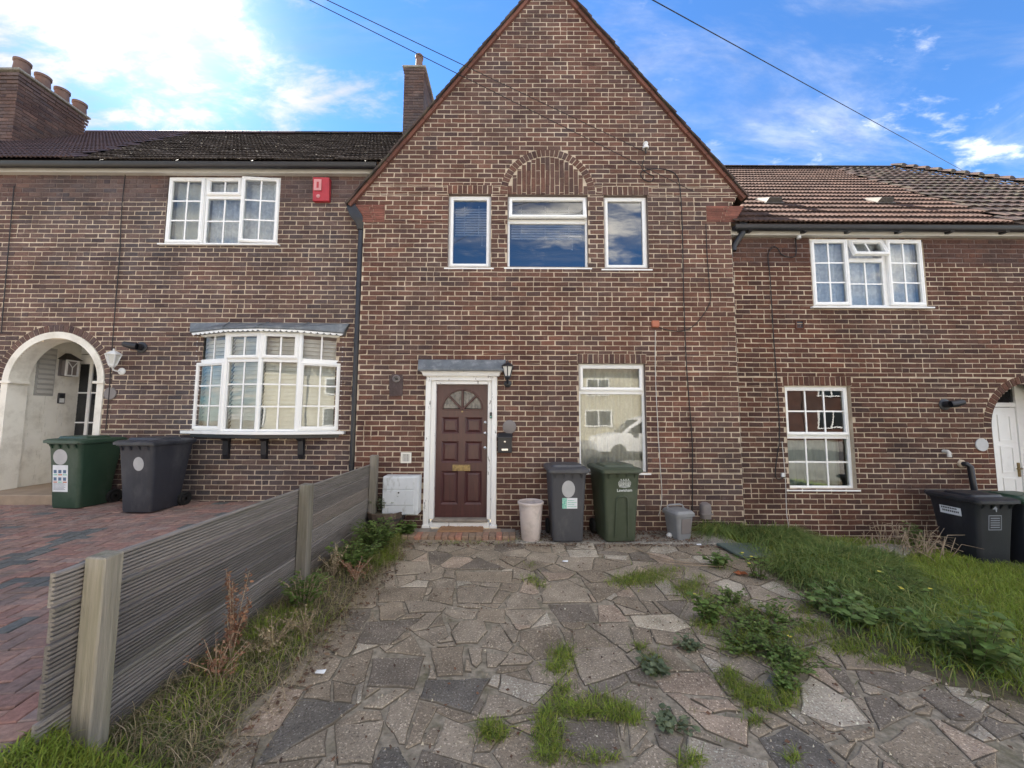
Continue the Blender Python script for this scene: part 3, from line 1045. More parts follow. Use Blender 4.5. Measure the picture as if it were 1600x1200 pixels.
# upright bricks filling the blind arch
rr = random.Random(41)
nc = 17
cw = 2 * arc_r / nc
for i in range(nc):
    x = arc_c[0] - arc_r + (i + 0.5) * cw
    top = math.sqrt(max(0, (arc_r - 0.006) ** 2 - (abs(x - arc_c[0]) + 0.014) ** 2)) if abs(x - arc_c[0]) + 0.014 < arc_r else 0
    z = -0.20 + (0.235 if i % 2 else 0.118)
    zs = [0.0]
    while z < top:
        if z > 0.03: zs.append(z)
        z += 0.235
    if top > 0.03:
        zs.append(top)
        for a, b in zip(zs, zs[1:]):
            if b - a > 0.02:
                mb = MB()
                brick_hexa(mb, x - cw / 2 + 0.005, x + cw / 2 - 0.005, arc_c[1] + a + 0.004, arc_c[1] + b - 0.004, -0.001, rr)
                mb.build('panel_brick', 'brick_face', house)
# creasing tiles at the feet of the gable
for (x0, x1, z0, z1), sgn in ((kn_l, -1), (kn_r, 1)):
    n = 8
    for k in range(n):
        za, zb = z0 + (z1 - z0) * k / n, z0 + (z1 - z0) * (k + 1) / n
        e = 0.16 * (k / n) ** 1.0
        cut = [x0, x1]
        a, b = (x0 - e + 0.1, x1) if sgn < 0 else (x0, x1 + e - 0.1)
        for p, q in ((a, lerp(a, b, 0.48 + 0.1 * (k % 2))), (lerp(a, b, 0.5 + 0.1 * (k % 2)), b)):
            mb = MB(); mb.box(p, q, -0.004 - 0.002 * (k % 2), 0.35, za + 0.003, zb - 0.003)
            mb.build('creasing_tile', 'red_clay', house)

# the gable's roof: two steep slopes running back, verge tiles seen edge on
for sgn, F in ((-1, FL), (1, FR)):
    dx, dz = AP[0] - F[0], AP[1] - F[1]
    ln = math.hypot(dx, dz)
    ux_, uz_ = dx / ln, dz / ln
    nx_, nz_ = (-uz_, ux_) if sgn < 0 else (uz_, -ux_)
    if nz_ < 0: nx_, nz_ = -nx_, -nz_
    P = lambda s, t: (F[0] + ux_ * s + nx_ * t, F[1] + uz_ * s + nz_ * t)
    mb = MB()
    mb.prism_y([P(-0.12, 0.03), P(ln + 0.05, 0.03), P(ln + 0.05, 0.075), P(-0.12, 0.075)], 0.09, 7.0)
    mb.build('roof_slope', 'roof_tile_dark', house)
    s = -0.10
    rr = random.Random(50 + sgn)
    while s < ln - 0.02:
        mb = MB()
        l2 = min(0.45, ln + 0.02 - s)
        mb.prism_y([P(s + 0.004, -0.048), P(s + l2 - 0.004, -0.048), P(s + l2 - 0.004, -0.002), P(s + 0.004, 0.0)], -0.045 + rr.uniform(-.004, .004), 0.03)
        mb.build('verge_strip', 'verge_red', house)
        s += 0.45
    s = -0.12
    while s < ln + 0.02:
        mb = MB()
        j = rr.uniform(-0.004, 0.006)
        mb.prism_y([P(s, 0.004 + j), P(s + 0.13, 0.004), P(s + 0.26, 0.006), P(s + 0.24, 0.018), P(s + 0.005, 0.036 + j)], -0.075 + rr.uniform(-.012, .008), 0.14)
        mb.build('verge_tile', 'roof_tile_dark', house)
        s += 0.115


def win_at(h, w, Y, cells, set_back=0.045, **kw):
    T = frame_T((w[0], Y + set_back, w[2]))
    return window(h, T, w[1] - w[0], w[3] - w[2], cells, **kw), T


GU = 'small upstairs sidelights'
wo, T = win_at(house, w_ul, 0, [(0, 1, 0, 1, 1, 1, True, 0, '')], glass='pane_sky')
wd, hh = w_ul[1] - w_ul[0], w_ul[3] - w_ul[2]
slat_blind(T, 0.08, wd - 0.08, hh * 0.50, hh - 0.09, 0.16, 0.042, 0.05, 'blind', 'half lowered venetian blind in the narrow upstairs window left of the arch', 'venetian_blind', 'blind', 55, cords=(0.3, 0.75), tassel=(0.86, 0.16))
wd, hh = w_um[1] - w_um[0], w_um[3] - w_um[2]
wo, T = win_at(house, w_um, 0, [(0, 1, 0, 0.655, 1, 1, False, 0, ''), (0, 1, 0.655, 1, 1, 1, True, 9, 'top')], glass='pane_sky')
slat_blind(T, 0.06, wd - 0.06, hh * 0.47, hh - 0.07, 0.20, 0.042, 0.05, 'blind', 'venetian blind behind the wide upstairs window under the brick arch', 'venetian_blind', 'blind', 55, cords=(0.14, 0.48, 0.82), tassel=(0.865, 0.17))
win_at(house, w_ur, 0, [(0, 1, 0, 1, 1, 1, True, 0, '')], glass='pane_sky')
wd, hh = w_lo[1] - w_lo[0], w_lo[3] - w_lo[2]
wo, T = win_at(house, w_lo, 0, [(0, 1, 0, 0.735, 1, 1, False, 0, ''), (0, 1, 0.735, 1, 1, 1, True, 0, '')], glass='pane_street', room='room_pale')
curtain(T, 0.02, wd - 0.02, 0.02, hh * 0.985, 0.17, 'net', 'cream net curtain with upright folds behind the downstairs window by the bins', folds=10, seed=3, amp=0.022)
mb = MB()
for x in (w_lo[0], w_lo[1]):
    pass

# ---- the front door
dz0 = 0.18
dl = U(679, 700)[0]; dr = U(762, 700)[0]
dtop = U(720, 600)[1]
dw, dh = dr - dl, dtop - dz0
DY = 0.07
door_mb = MB(); door_mb.T = Matrix.Translation((dl, DY, dz0))
ffx, ffr, ffz = dw / 2, dw * 0.385, U(720, 640)[1] - dz0
# leaf with a half-round light: built as stiles round the opening
nseg = 16
arcpts = [(ffx + ffr * math.cos(PI * k / nseg), ffz + ffr * math.sin(PI * k / nseg)) for k in range(nseg + 1)]
for k in range(nseg):
    (xa, za), (xb, zb) = arcpts[k], arcpts[k + 1]
    oa = (dw if xa > ffx + 1e-6 else (ffx if abs(xa - ffx) < 1e-6 else 0))
    # strip from the arc out to the door's top edge
    door_mb.add([(xa, 0, za), (xb, 0, zb), (xb, 0, dh), (xa, 0, dh)], [(0, 3, 2, 1)])
    door_mb.add([(xa, 0, za), (xb, 0, zb), (xb, 0.03, zb), (xa, 0.03, za)], [(0, 1, 2, 3)])
door_mb.add([(0, 0, ffz), (ffx - ffr, 0, ffz), (ffx - ffr, 0, dh), (0, 0, dh)], [(0, 1, 2, 3)])
door_mb.add([(ffx + ffr, 0, ffz), (dw, 0, ffz), (dw, 0, dh), (ffx + ffr, 0, dh)], [(0, 1, 2, 3)])
pz = lambda y: U(720, y)[1] - dz0
rows = [(pz(790), pz(737)), (pz(724), pz(690)), (pz(678), pz(652))]
colsx = [(dw * 0.11, dw * 0.44), (dw * 0.56, dw * 0.89)]
xs = [0, colsx[0][0], colsx[0][1], colsx[1][0], colsx[1][1], dw]
zs = [0] + [q for r_ in rows for q in r_] + [ffz]
for i in range(5):
    for j in range(len(zs) - 1):
        if i in (1, 3) and j in (1, 3, 5):
            continue
        door_mb.add([(xs[i], 0, zs[j]), (xs[i + 1], 0, zs[j]), (xs[i + 1], 0, zs[j + 1]), (xs[i], 0, zs[j + 1])], [(0, 1, 2, 3)])
door = door_mb.build('door', 'door_maroon', house)
for (za, zb) in rows:
    for (xa, xb) in colsx:
        mb = MB(); mb.T = door_mb.T
        e = 0.028
        o4 = [(xa, za), (xb, za), (xb, zb), (xa, zb)]
        i4 = [(xa + e, za + e), (xb - e, za + e), (xb - e, zb - e), (xa + e, zb - e)]
        c4 = [(xa + e * 2, za + e * 2), (xb - e * 2, za + e * 2), (xb - e * 2, zb - e * 2), (xa + e * 2, zb - e * 2)]
        vs = [(x, 0.0, z) for x, z in o4] + [(x, 0.022, z) for x, z in i4] + [(x, 0.006, z) for x, z in c4]
        fs = [(8, 9, 10, 11)]
        for k in range(4):
            n = (k + 1) % 4
            fs += [(k, n, 4 + n, 4 + k), (4 + k, 4 + n, 8 + n, 8 + k)]
        mb.add(vs, fs)
        mb.build('door_panel', 'door_maroon', door)
mat('fan_glass', (0.20, 0.18, 0.15), (0.05, 0.045, 0.04), scale=28, rough=0.12, bump=1.0, bscale=45, spec=0.8, detail=2, stretch=(1, 1, 0.5))
for k in range(4):
    a0, a1 = PI * k / 4 + 0.035, PI * (k + 1) / 4 - 0.035
    pts = [(ffx + 0.05 * math.cos((a0 + a1) / 2), ffz + 0.012 + 0.03 * math.sin((a0 + a1) / 2))]
    pts += [(ffx + (ffr - 0.004) * math.cos(a0 + (a1 - a0) * q / 6), ffz + 0.008 + (ffr - 0.012) * math.sin(a0 + (a1 - a0) * q / 6)) for q in range(7)]
    mb = MB(); mb.T = door_mb.T
    mb.prism_y(pts, 0.018, 0.026)
    mb.build('fan_pane', 'fan_glass', door)
mb = MB(); mb.T = door_mb.T
for a in (PI / 4, PI / 2, 3 * PI / 4):
    mb.tube([(ffx, 0.006, ffz), (ffx + ffr * math.cos(a), 0.006, ffz + ffr * math.sin(a))], 0.017, 6)
mb.tube([(ffx - ffr, 0.004, ffz), (ffx + ffr, 0.004, ffz)], 0.012, 6)
mb.tube([(x, 0.002, z) for x, z in arcpts], 0.013, 6)
mb.build('fan_bar', 'door_maroon', door, True)
mb = MB(); mb.T = door_mb.T
bz = pz(732)
mb.box(dw / 2 - 0.13, dw / 2 + 0.13, -0.012, 0.002, bz - 0.045, bz + 0.045)
mb.box(dw / 2 - 0.095, dw / 2 + 0.095, -0.018, -0.012, bz - 0.022, bz + 0.024)
mb.build('letterbox', 'brass', door, bevel=0.004)
for py in (660, 677, 700):
    mb = MB(); mb.T = door_mb.T @ Matrix.Translation((dw * 0.945, 0, pz(py))) @ Matrix.Rotation(R(90), 4, 'X')
    mb.lathe([(0.022, -0.001), (0.022, 0.008), (0.011, 0.014), (0.018, 0.028), (0.012, 0.034), (0, 0.036)], n=14)
    mb.build('knob', 'chrome', door, True)
mb = MB(); mb.T = door_mb.T @ Matrix.Translation((dw / 2, 0, pz(643))) @ Matrix.Rotation(R(90), 4, 'X')
mb.lathe([(0.014, -0.001), (0.014, 0.006), (0.006, 0.008), (0, 0.006)], n=10)
mb.build('spyhole', 'brass', door, True)
mb = MB(); mb.box(dl - 0.01, dr + 0.01, 0.105, 0.13, 0.05, dtop)
mb.build('door_back', 'room_dark', door)
# frame, threshold and canopy
ox0, ox1, otop = door_o[0], door_o[1], dtop + 0.03
mb = MB()
mb.box(ox0, ox0 + 0.075, -0.045, 0.11, 0.03, door_o[3] - 0.03)
mb.box(ox1 - 0.075, ox1, -0.045, 0.11, 0.03, door_o[3] - 0.03)
mb.box(ox0 + 0.076, dl + 0.004, -0.012, 0.11, 0.17, door_o[3] - 0.03)
mb.box(dr - 0.004, ox1 - 0.076, -0.012, 0.11, 0.17, door_o[3] - 0.03)
mb.box(dl + 0.005, dr - 0.005, -0.012, 0.11, dtop - 0.004, dtop + 0.045)
mb.box(ox0 + 0.076, ox1 - 0.076, -0.045, 0.108, dtop + 0.046, door_o[3] - 0.03)
mb.box(ox0 - 0.012, ox0 + 0.095, -0.06, 0.10, 0.0, 0.10)
mb.box(ox1 - 0.095, ox1 + 0.012, -0.06, 0.10, 0.0, 0.10)
df = mb.build('door_frame', 'paint_white', house, bevel=0.006)
mb = MB(); mb.box(ox0 + 0.097, ox1 - 0.097, -0.03, 0.10, 0.055, 0.135)
mb.build('threshold', 'paint_white', df, bevel=0.006)
mb = MB(); mb.box(dl - 0.01, dr + 0.01, -0.055, 0.10, 0.137, 0.176)
mb.build('weather_bar', 'step_slab', df, bevel=0.008)
cx0, cz1 = U(655, 563); cx1 = U(790, 563)[0]
cz0 = U(720, 583)[1]
mb = MB()
mb.loft([[(ox0 - 0.03, -0.09, cz0 - 0.05), (ox1 + 0.03, -0.09, cz0 - 0.05), (ox1 + 0.03, 0.02, cz0 - 0.05), (ox0 - 0.03, 0.02, cz0 - 0.05)],
         [(ox0 - 0.05, -0.11, cz0), (ox1 + 0.05, -0.11, cz0), (ox1 + 0.05, 0.02, cz0), (ox0 - 0.05, 0.02, cz0)],
         [(ox0 - 0.07, -0.14, cz0 + 0.015), (ox1 + 0.07, -0.14, cz0 + 0.015), (ox1 + 0.07, 0.02, cz0 + 0.015), (ox0 - 0.07, 0.02, cz0 + 0.015)]])
can = mb.build('door_canopy', 'paint_white', house)
mb = MB()
mb.loft([[(cx0 + 0.02, -0.16, cz0 + 0.016), (cx1 - 0.02, -0.16, cz0 + 0.016), (cx1 - 0.02, 0.005, cz0 + 0.016), (cx0 + 0.02, 0.005, cz0 + 0.016)],
         [(cx0 + 0.02, -0.165, cz0 + 0.045), (cx1 - 0.02, -0.165, cz0 + 0.045), (cx1 - 0.02, 0.005, cz0 + 0.045), (cx0 + 0.02, 0.005, cz0 + 0.045)],
         [(cx0 - 0.01, -0.02, cz1 + 0.01), (cx1 + 0.01, -0.02, cz1 + 0.01), (cx1 + 0.01, 0.005, cz1 + 0.012), (cx0 - 0.01, 0.005, cz1 + 0.012)]])
mb.build('lead_sheet', 'lead', can, bevel=0.006)

# ================================================================== the left house
YL = 0.20
hl = thing('terraced_house', 'brick house with the white bow window and cream porch arch', 'house', (-5.5, YL, 0.35), 0, 'brick houses of the terrace', inplace=True)
LX0 = -11.0
LX1 = XL + 0.02
gut_z = U(400, 262, YL - 0.25)[1]
lw_up = rect(259, 436, 276, 381, YL)
arcx0, arcx1 = U(8, 650, YL)[0], U(148, 650, YL)[0]
ac = ((arcx0 + arcx1) / 2, U(78, 597, YL)[1])
ar = (arcx1 - arcx0) / 2
BAYW = (U(303, 600, YL)[0], U(533, 600, YL)[0], U(420, 675, YL)[1] + 0.02, U(420, 524, YL)[1])
LTOP = U(300, 268, YL)[1]
lx = lambda z: (LX0, LX1)
lh_real = [('r', *lw_up), ('a', ac[0], ac[1], ar, -0.3), ('r', BAYW[0] + 0.1, BAYW[1] - 0.1, BAYW[2], BAYW[3])]
lh = lh_real + [('a', ac[0], ac[1], ar + 0.215, ac[1] - 0.001), ('a', ac[0], ac[1], ar + 0.10, -0.3)]
dark_band = (U(300, 312, YL)[1], LTOP + 0.2)  # top courses get the darker mortar
wall_sheet(YL + 0.0045, lx, -0.2, LTOP + 0.1, lh_real, dark_rows=dark_band).build('wall', ['mortar', 'mortar_dark'], hl)
cells = brick_cells(lx, -0.1, LTOP + 0.05, lh, 15, 0.03)
cells = [c for c in cells if c[1] > -8.6]
lay_bricks(hl, cells, YL, 'brick_left', 16, (-3.6, 2.4))
voussoirs(hl, 'arch_brick', ac[0], ac[1], ar + 0.104, ar + 0.212, -0.02, PI + 0.02, 34, YL, 'brick_left', 43)
# painted arch face and the porch inside it
mb = MB()
n = 28
o_, i_ = [], []
for k in range(n + 1):
    t = PI * k / n
    o_.append((ac[0] + (ar + 0.10) * math.cos(t), ac[1] + (ar + 0.10) * math.sin(t)))
    i_.append((ac[0] + ar * math.cos(t), ac[1] + ar * math.sin(t)))
o_ = [(o_[0][0], 0.3)] + o_ + [(o_[-1][0], 0.3)]
i_ = [(i_[0][0], 0.3)] + i_ + [(i_[-1][0], 0.3)]
yf, yb = YL - 0.014, YL + 0.24
for k in range(len(o_) - 1):
    a, b, c, d = i_[k], i_[k + 1], o_[k + 1], o_[k]
    mb.add([(a[0], yf, a[1]), (b[0], yf, b[1]), (c[0], yf, c[1]), (d[0], yf, d[1]), (a[0], yb, a[1]), (b[0], yb, b[1]), (c[0], yf + 0.03, c[1]), (d[0], yf + 0.03, d[1])],
           [(0, 3, 2, 1), (0, 1, 5, 4), (3, 7, 6, 2)])
arch = mb.build('porch_arch', 'paint_cream', hl)
mb = MB()
for s in (-1, 1):
    x = ac[0] + s * (ar + 0.03)
    mb.box(x - 0.085, x + 0.085, yf - 0.018, yb - 0.02, ac[1] - 0.022, ac[1] + 0.018)
mb.build('impost', 'paint_cream', arch, bevel=0.005)
mb = MB()
px0, px1, pyb, pzt, pzf = arcx0 - 0.06, arcx1 + 0.25, YL + 1.05, ac[1] + ar + 0.08, 0.30
qd = lambda a: mb.add(a, [(0, 1, 2, 3)])
qd([(px0, yb, pzf), (px0, pyb, pzf), (px0, pyb, pzt), (px0, yb, pzt)])
qd([(px1, yb, pzf), (px1, pyb, pzf), (px1, pyb, pzt), (px1, yb, pzt)])
qd([(px0, yb, pzt), (px0, pyb, pzt), (px1, pyb, pzt), (px1, yb, pzt)])
qd([(px0, pyb, pzf), (px1, pyb, pzf), (px1, pyb, pzt), (px0, pyb, pzt)])
# inner face of the front wall beside the arch
for k in range(len(i_) - 1):
    a, b = i_[k], i_[k + 1]
    if abs(a[0] - b[0]) > 1e-6:
        qd([(a[0], yb, a[1]), (b[0], yb, b[1]), (b[0], yb, pzt), (a[0], yb, pzt)])
qd([(arcx1, yb, pzf), (px1, yb, pzf), (px1, yb, pzt), (arcx1, yb, pzt)])
qd([(px0, yb, pzf), (arcx0, yb, pzf), (arcx0, yb, pzt), (px0, yb, pzt)])
porch = mb.build('porch', 'paint_cream', hl)
rr = random.Random(77)
mb = MB()                                   # painted brick courses on the side wall
z = pzf
while z < pzt - 0.07:
    y = yb + rr.uniform(0, 0.1)
    while y < pyb - 0.02:
        mb.box(px0 + 0.0005, px0 + 0.004 + rr.uniform(0, 0.002), y, min(y + 0.222, pyb - 0.01), z + 0.004, z + 0.071)
        y += 0.235
    z += 0.075
tag(mb.build('painted_brick', 'paint_cream', porch), kind='stuff')
# shuttered vent on the side wall
mb = MB(); mb.T = frame_T((px0 + 0.004, YL + 0.62, U(50, 600, 0.8)[1]), (0, 1, 0))
vy0, vy1 = YL + 0.36, YL + 0.62
vz0, vz1 = 1.95, 2.75
mb = MB()
mb.box(px0 + 0.001, px0 + 0.012, vy0, vy1, vz0, vz1)
v = mb.build('louvre_vent', 'room_pale', porch)
for k in range(9):
    z = vz0 + 0.04 + k * 0.083
    mb = MB(); mb.hexa([(px0 + 0.013, vy0 + 0.02, z), (px0 + 0.03, vy0 + 0.02, z), (px0 + 0.03, vy1 - 0.02, z), (px0 + 0.013, vy1 - 0.02, z),
                        (px0 + 0.013, vy0 + 0.02, z + 0.05), (px0 + 0.018, vy0 + 0.02, z + 0.05), (px0 + 0.018, vy1 - 0.02, z + 0.05), (px0 + 0.013, vy1 - 0.02, z + 0.05)])
    mb.build('louvre', 'fascia_grey', porch)
# white glazed porch door in the back wall
pdx0, pdx1 = U(98, 640, pyb)[0], U(178, 640, pyb)[0]
pdt = U(130, 560, pyb)[1]
T = frame_T((pdx0, pyb - 0.075, pzf + 0.05))
W, H = pdx1 - pdx0, pzt - pzf - 0.06
dh2 = pdt - pzf - 0.05
mb = MB(); mb.T = T
mb.ring(0, W, 0, dh2, 0.10, 0.0, 0.06)
mb.box(0.10, W - 0.10, 0.004, 0.05, 0.10, dh2 * 0.24)
pd = mb.build('porch_door', 'pvc_white', hl, bevel=0.005)
mb = MB(); mb.T = T
mb.ring(-0.16, W + 0.16, -0.04, H, 0.15, 0.012, 0.074)
mb.box(-0.01, W + 0.01, 0.014, 0.07, dh2 + 0.004, dh2 + 0.06)
mb.build('door_frame', 'pvc_white', pd, bevel=0.005)
gh0, gh1 = dh2 * 0.27, dh2 - 0.10
for i in range(2):
    for k in range(3):
        xa = 0.11 + i * (W - 0.22) * 0.62
        xb = 0.11 + (W - 0.22) * (0.54 if i == 0 else 1.0)
        mb = MB(); mb.T = T
        za, zb = gh0 + (gh1 - gh0) * k / 3 + 0.012, gh0 + (gh1 - gh0) * (k + 1) / 3 - 0.012
        mb.box(xa, xb, 0.025, 0.032, za, zb)
        mb.build('door_pane', 'car_glass', pd)
mb = MB(); mb.T = T
mb.box(0.11 + (W - 0.22) * 0.54, 0.11 + (W - 0.22) * 0.62, 0.006, 0.05, gh0, gh1)
for k in range(4):
    z = gh0 + (gh1 - gh0) * k / 3
    mb.box(0.101, W - 0.101, 0.016, 0.04, z - 0.012, z + 0.012)
mb.build('glazing_bar', 'pvc_white', pd)
mb = MB(); mb.T = T
mb.box(0.0, W * 0.56, 0.02, 0.03, dh2 + 0.064, H - 0.16)
mb.box(W * 0.61, W, 0.02, 0.03, dh2 + 0.064, H - 0.16)
mb.build('transom_pane', 'car_glass', pd)
mb = MB(); mb.T = T
mb.box(0.20, W - 0.2, -0.01, 0.002, dh2 * 0.2, dh2 * 0.235)
mb.build('letterbox', 'fascia_grey', pd)
mb = MB(); mb.T = T
mb.box(0.035, 0.065, -0.012, 0.004, gh0 - 0.02, gh0 + 0.18)
mb.tube([(0.05, -0.01, gh0 + 0.1), (0.05, -0.045, gh0 + 0.1), (0.16, -0.05, gh0 + 0.1)], 0.009, 8)
mb.build('handle', 'chrome', pd, True)
mb = MB(); mb.box(px0 + 0.002, px1 - 0.002, YL - 0.30, pyb - 0.002, 0.28, 0.50)
tag(mb.build('porch_step', 'step_tile', hl, bevel=0.012))

# upstairs window of the left house
GX = 'pane_street'
wo, T = win_at(hl, lw_up, YL, [(0, 0.335, 0, 1, 2, 3, True, 0, ''), (0.335, 0.66, 0, 0.71, 2, 2, False, 0, ''), (0.335, 0.66, 0.71, 1, 2, 1, True, 0, ''),
                               (0.66, 1, 0, 1, 2, 3, True, 5, 'right')], set_back=0.0, glass='pane_glass', room='room_pale', sill_out=0.05)
wd, hh = lw_up[1] - lw_up[0], lw_up[3] - lw_up[2]
curtain(T, 0.04, wd * 0.30, 0.03, hh - 0.03, 0.15, 'net', 'pale gathered curtain at the left side of the three-light upstairs window', 'curtain', 'curtain', folds=4, seed=5)
curtain(T, wd * 0.34, wd - 0.04, 0.03, hh - 0.03, 0.17, 'lace', 'thin grey net across the three-light upstairs window beside the red alarm', folds=9, seed=6)

# the bow window
bx0, bx1, bz0, bz1 = BAYW
bow_px = (303, 349, 403, 465, 533)
proj = (0.0, 0.23, 0.31, 0.23, 0.0)
bp = []
for px, pr in zip(bow_px, proj):
    bp.append((U(px, 600, YL - pr)[0], YL - pr))
bow = MB()
for k in range(5):
    x, y = bp[k]
    bow.tube([(x, y + 0.035, bz0), (x, y + 0.035, bz1)], 0.034, 8)
bow = bow.build('bow_window', 'pvc_white', hl)
GRP = None
for k in range(4):
    (xa, ya), (xb, yb_) = bp[k], bp[k + 1]
    w_ = math.hypot(xb - xa, yb_ - ya)
    T = frame_T((xa, ya, bz0), (xb - xa, yb_ - ya, 0))
    window(hl, T, w_, bz1 - bz0, [(0, 1, 0, 0.715, 2, 3, k in (0, 3), 0, ''), (0, 1, 0.715, 1, 2, 1, k in (1, 2), 0, '')], name='bow_light', sill=0, glass='pane_street', reveal=False)
    wh = ('outermost light by the porch', 'light left of the middle mullion', 'light right of the middle mullion', 'outermost light by the downpipe')[k]
    slat_blind(T, 0.03, w_ - 0.03, 0.03, bz1 - bz0 - 0.03, 0.135, 0.062, 0.070, 'shutter', 'white louvred shutter behind the bow window, ' + wh, 'window_shutter', 'shutter', 62, group='shutters in the bow window')
# room box behind it
mb = MB()
mb.add([(bx0, YL + 0.9, bz0), (bx1, YL + 0.9, bz0), (bx1, YL + 0.9, bz1), (bx0, YL + 0.9, bz1)], [(0, 1, 2, 3)])
mb.add([(bx0, YL + 0.9, bz0), (bx0, YL, bz0), (bx0, YL, bz1), (bx0, YL + 0.9, bz1)], [(0, 1, 2, 3)])
mb.add([(bx1, YL + 0.9, bz0), (bx1, YL, bz0), (bx1, YL, bz1), (bx1, YL + 0.9, bz1)], [(0, 1, 2, 3)])
for z in (bz0 + 0.004, bz1 - 0.004):
    mb.add([(x, y + 0.06, z) for x, y in bp] + [(bx1, YL + 0.9, z), (bx0, YL + 0.9, z)], [tuple(range(7))])
mb.build('reveal', 'room_pale', bow)
off = lambda d, ex: [(bp[0][0] - ex, YL + 0.0)] + [(x + (-ex if i == 0 else ex if i == 4 else 0), y - d) for i, (x, y) in enumerate(bp)] + [(bp[4][0] + ex, YL + 0.0)]
mb = MB(); mb.prism_z(off(0.07, 0.10), bz0 - 0.045, bz0 - 0.002)
mb.build('sill', 'pvc_white', bow, bevel=0.004)
mb = MB(); mb.prism_z(off(0.0, 0.0), bz0 - 0.10, bz0 - 0.046)
mb.build('base_board', 'black_plastic', bow)
ltx0, ltz = U(300, 506, YL); ltx1 = U(547, 506, YL)[0]
mb = MB()
lo = off(0.09, 0.05)
up = [(ltx0, YL - 0.0)] + [(ltx0 + (ltx1 - ltx0) * k / 4, YL - 0.03 - 0.03 * (1 - abs(k - 2) / 2)) for k in range(5)] + [(ltx1, YL)]
mb.loft([[(x, y, bz1 + 0.0) for x, y in off(0.05, 0.03)], [(x, y, bz1 + 0.03) for x, y in lo], [(x, y, bz1 + 0.055) for x, y in lo], [(x, y, ltz + 0.01) for x, y in up]])
cano = mb.build('bow_canopy', 'lead', hl)
for k in range(1, 4):
    mb = MB()
    p0, p1 = lo[k + 1], up[k + 1]
    mb.tube([(p0[0], p0[1] - 0.004, bz1 + 0.03), (p0[0], p0[1] - 0.004, bz1 + 0.06), (p1[0], p1[1] - 0.004, ltz + 0.01)], 0.012, 6)
    mb.build('lead_roll', 'lead', cano, True)
mb = MB()                                    # scalloped white edging
for k in range(4):
    (xa, ya), (xb, yb_) = off(0.075, 0.03)[k + 1], off(0.075, 0.03)[k + 2]
    nsc = 7
    for q in range(nsc):
        t0, t1 = q / nsc, (q + 1) / nsc
        tm = (t0 + t1) / 2
        rad = math.hypot(xb - xa, yb_ - ya) / nsc / 2
        fan = [(t0, 0.03), (t1, 0.03), (t1, 0.0)] + [(tm + (t1 - tm) * math.cos(a), -rad * 0.7 * math.sin(a)) for a in (PI / 4, PI / 2, 3 * PI / 4)] + [(t0, 0.0)]
        for yo in (0.0,):
            vs = [(lerp(xa, xb, t), lerp(ya, yb_, t), bz1 + 0.012 + z) for t, z in fan]
            vs2 = [(x, y + 0.008, z) for x, y, z in vs]
            nn = len(vs)
            mb.add(vs + vs2, [tuple(range(nn - 1, -1, -1)), tuple(range(nn, 2 * nn))] + [(i, (i + 1) % nn, (i + 1) % nn + nn, i + nn) for i in range(nn)])
mb.build('scalloped_trim', 'pvc_white', cano)
for px in (350, 410, 468):
    x = U(px, 700, YL - 0.08)[0]
    zb = U(px, 717, YL)[1]
    zt = bz0 - 0.05
    mb = MB()
    mb.prism_x([(YL, zb), (YL - 0.035, zb), (YL - 0.06, zb + 0.07), (YL - 0.07, zt - 0.10), (YL - 0.19, zt - 0.035), (YL - 0.20, zt), (YL, zt)], x - 0.04, x + 0.04)
    mb.build('bracket', 'black_plastic', hl, bevel=0.004)

# eaves and roof of the left house
g_x1 = U(586, 258, -0.05)[0]
ez = gut_z


def eaves(h, x0, x1, Y, zg, zf, label=None, drop=0.0):
    mb = MB()
    prof = [(Y - 0.155 + 0.055 * math.cos(a), zg - 0.0 + 0.055 * math.sin(a) * 1.15) for a in [PI + PI * k / 8 for k in range(9)]]
    prof = [(Y - 0.215, zg + 0.012)] + prof + [(Y - 0.095, zg + 0.012)]
    mb.prism_x(prof, x0, x1)
    g = mb.build('gutter', 'black_plastic', h, True)
    mb = MB()
    mb.box(x0, x1 - 0.02, Y - 0.085, Y - 0.062, zf, zg + 0.02)
    mb.box(x0, x1 - 0.02, Y - 0.060, Y + 0.004, zf + 0.002, zf + 0.02)
    mb.build('fascia', 'fascia_grey', h)
    return g


zgl = U(350, 254, YL - 0.2)[1]
zfl = U(350, 271, YL - 0.07)[1]
eaves(hl, LX0, g_x1, YL, zgl, zfl)
ROOF_P = 41.5
ye, zeL = YL - 0.20, zgl + 0.035
mb = MB()
sl_len = 5.0
cp, sp_ = math.cos(R(ROOF_P)), math.sin(R(ROOF_P))
mb.add([(LX0, ye, zeL - 0.02), (0.2, ye, zeL - 0.02), (0.2, ye + cp * sl_len, zeL + sp_ * sl_len - 0.02), (LX0, ye + cp * sl_len, zeL + sp_ * sl_len - 0.02)], [(0, 1, 2, 3)])
mb.add([(LX0, ye + cp * sl_len, zeL + sp_ * sl_len - 0.02), (0.2, ye + cp * sl_len, zeL + sp_ * sl_len - 0.02), (0.2, ye + 2 * cp * sl_len, zeL), (LX0, ye + 2 * cp * sl_len, zeL)], [(0, 1, 2, 3)])
rfl = mb.build('roof', 'roof_tile_dark', hl)


def on_roof(px, py, y0, z0, pitch):
    """place on a front roof slope seen at a photo position"""
    n = Vector((0, -math.sin(R(pitch)), math.cos(R(pitch))))
    r = ray(px, py)
    t = (Vector((0, y0, z0)) - CAM).dot(n) / r.dot(n)
    return CAM + t * r


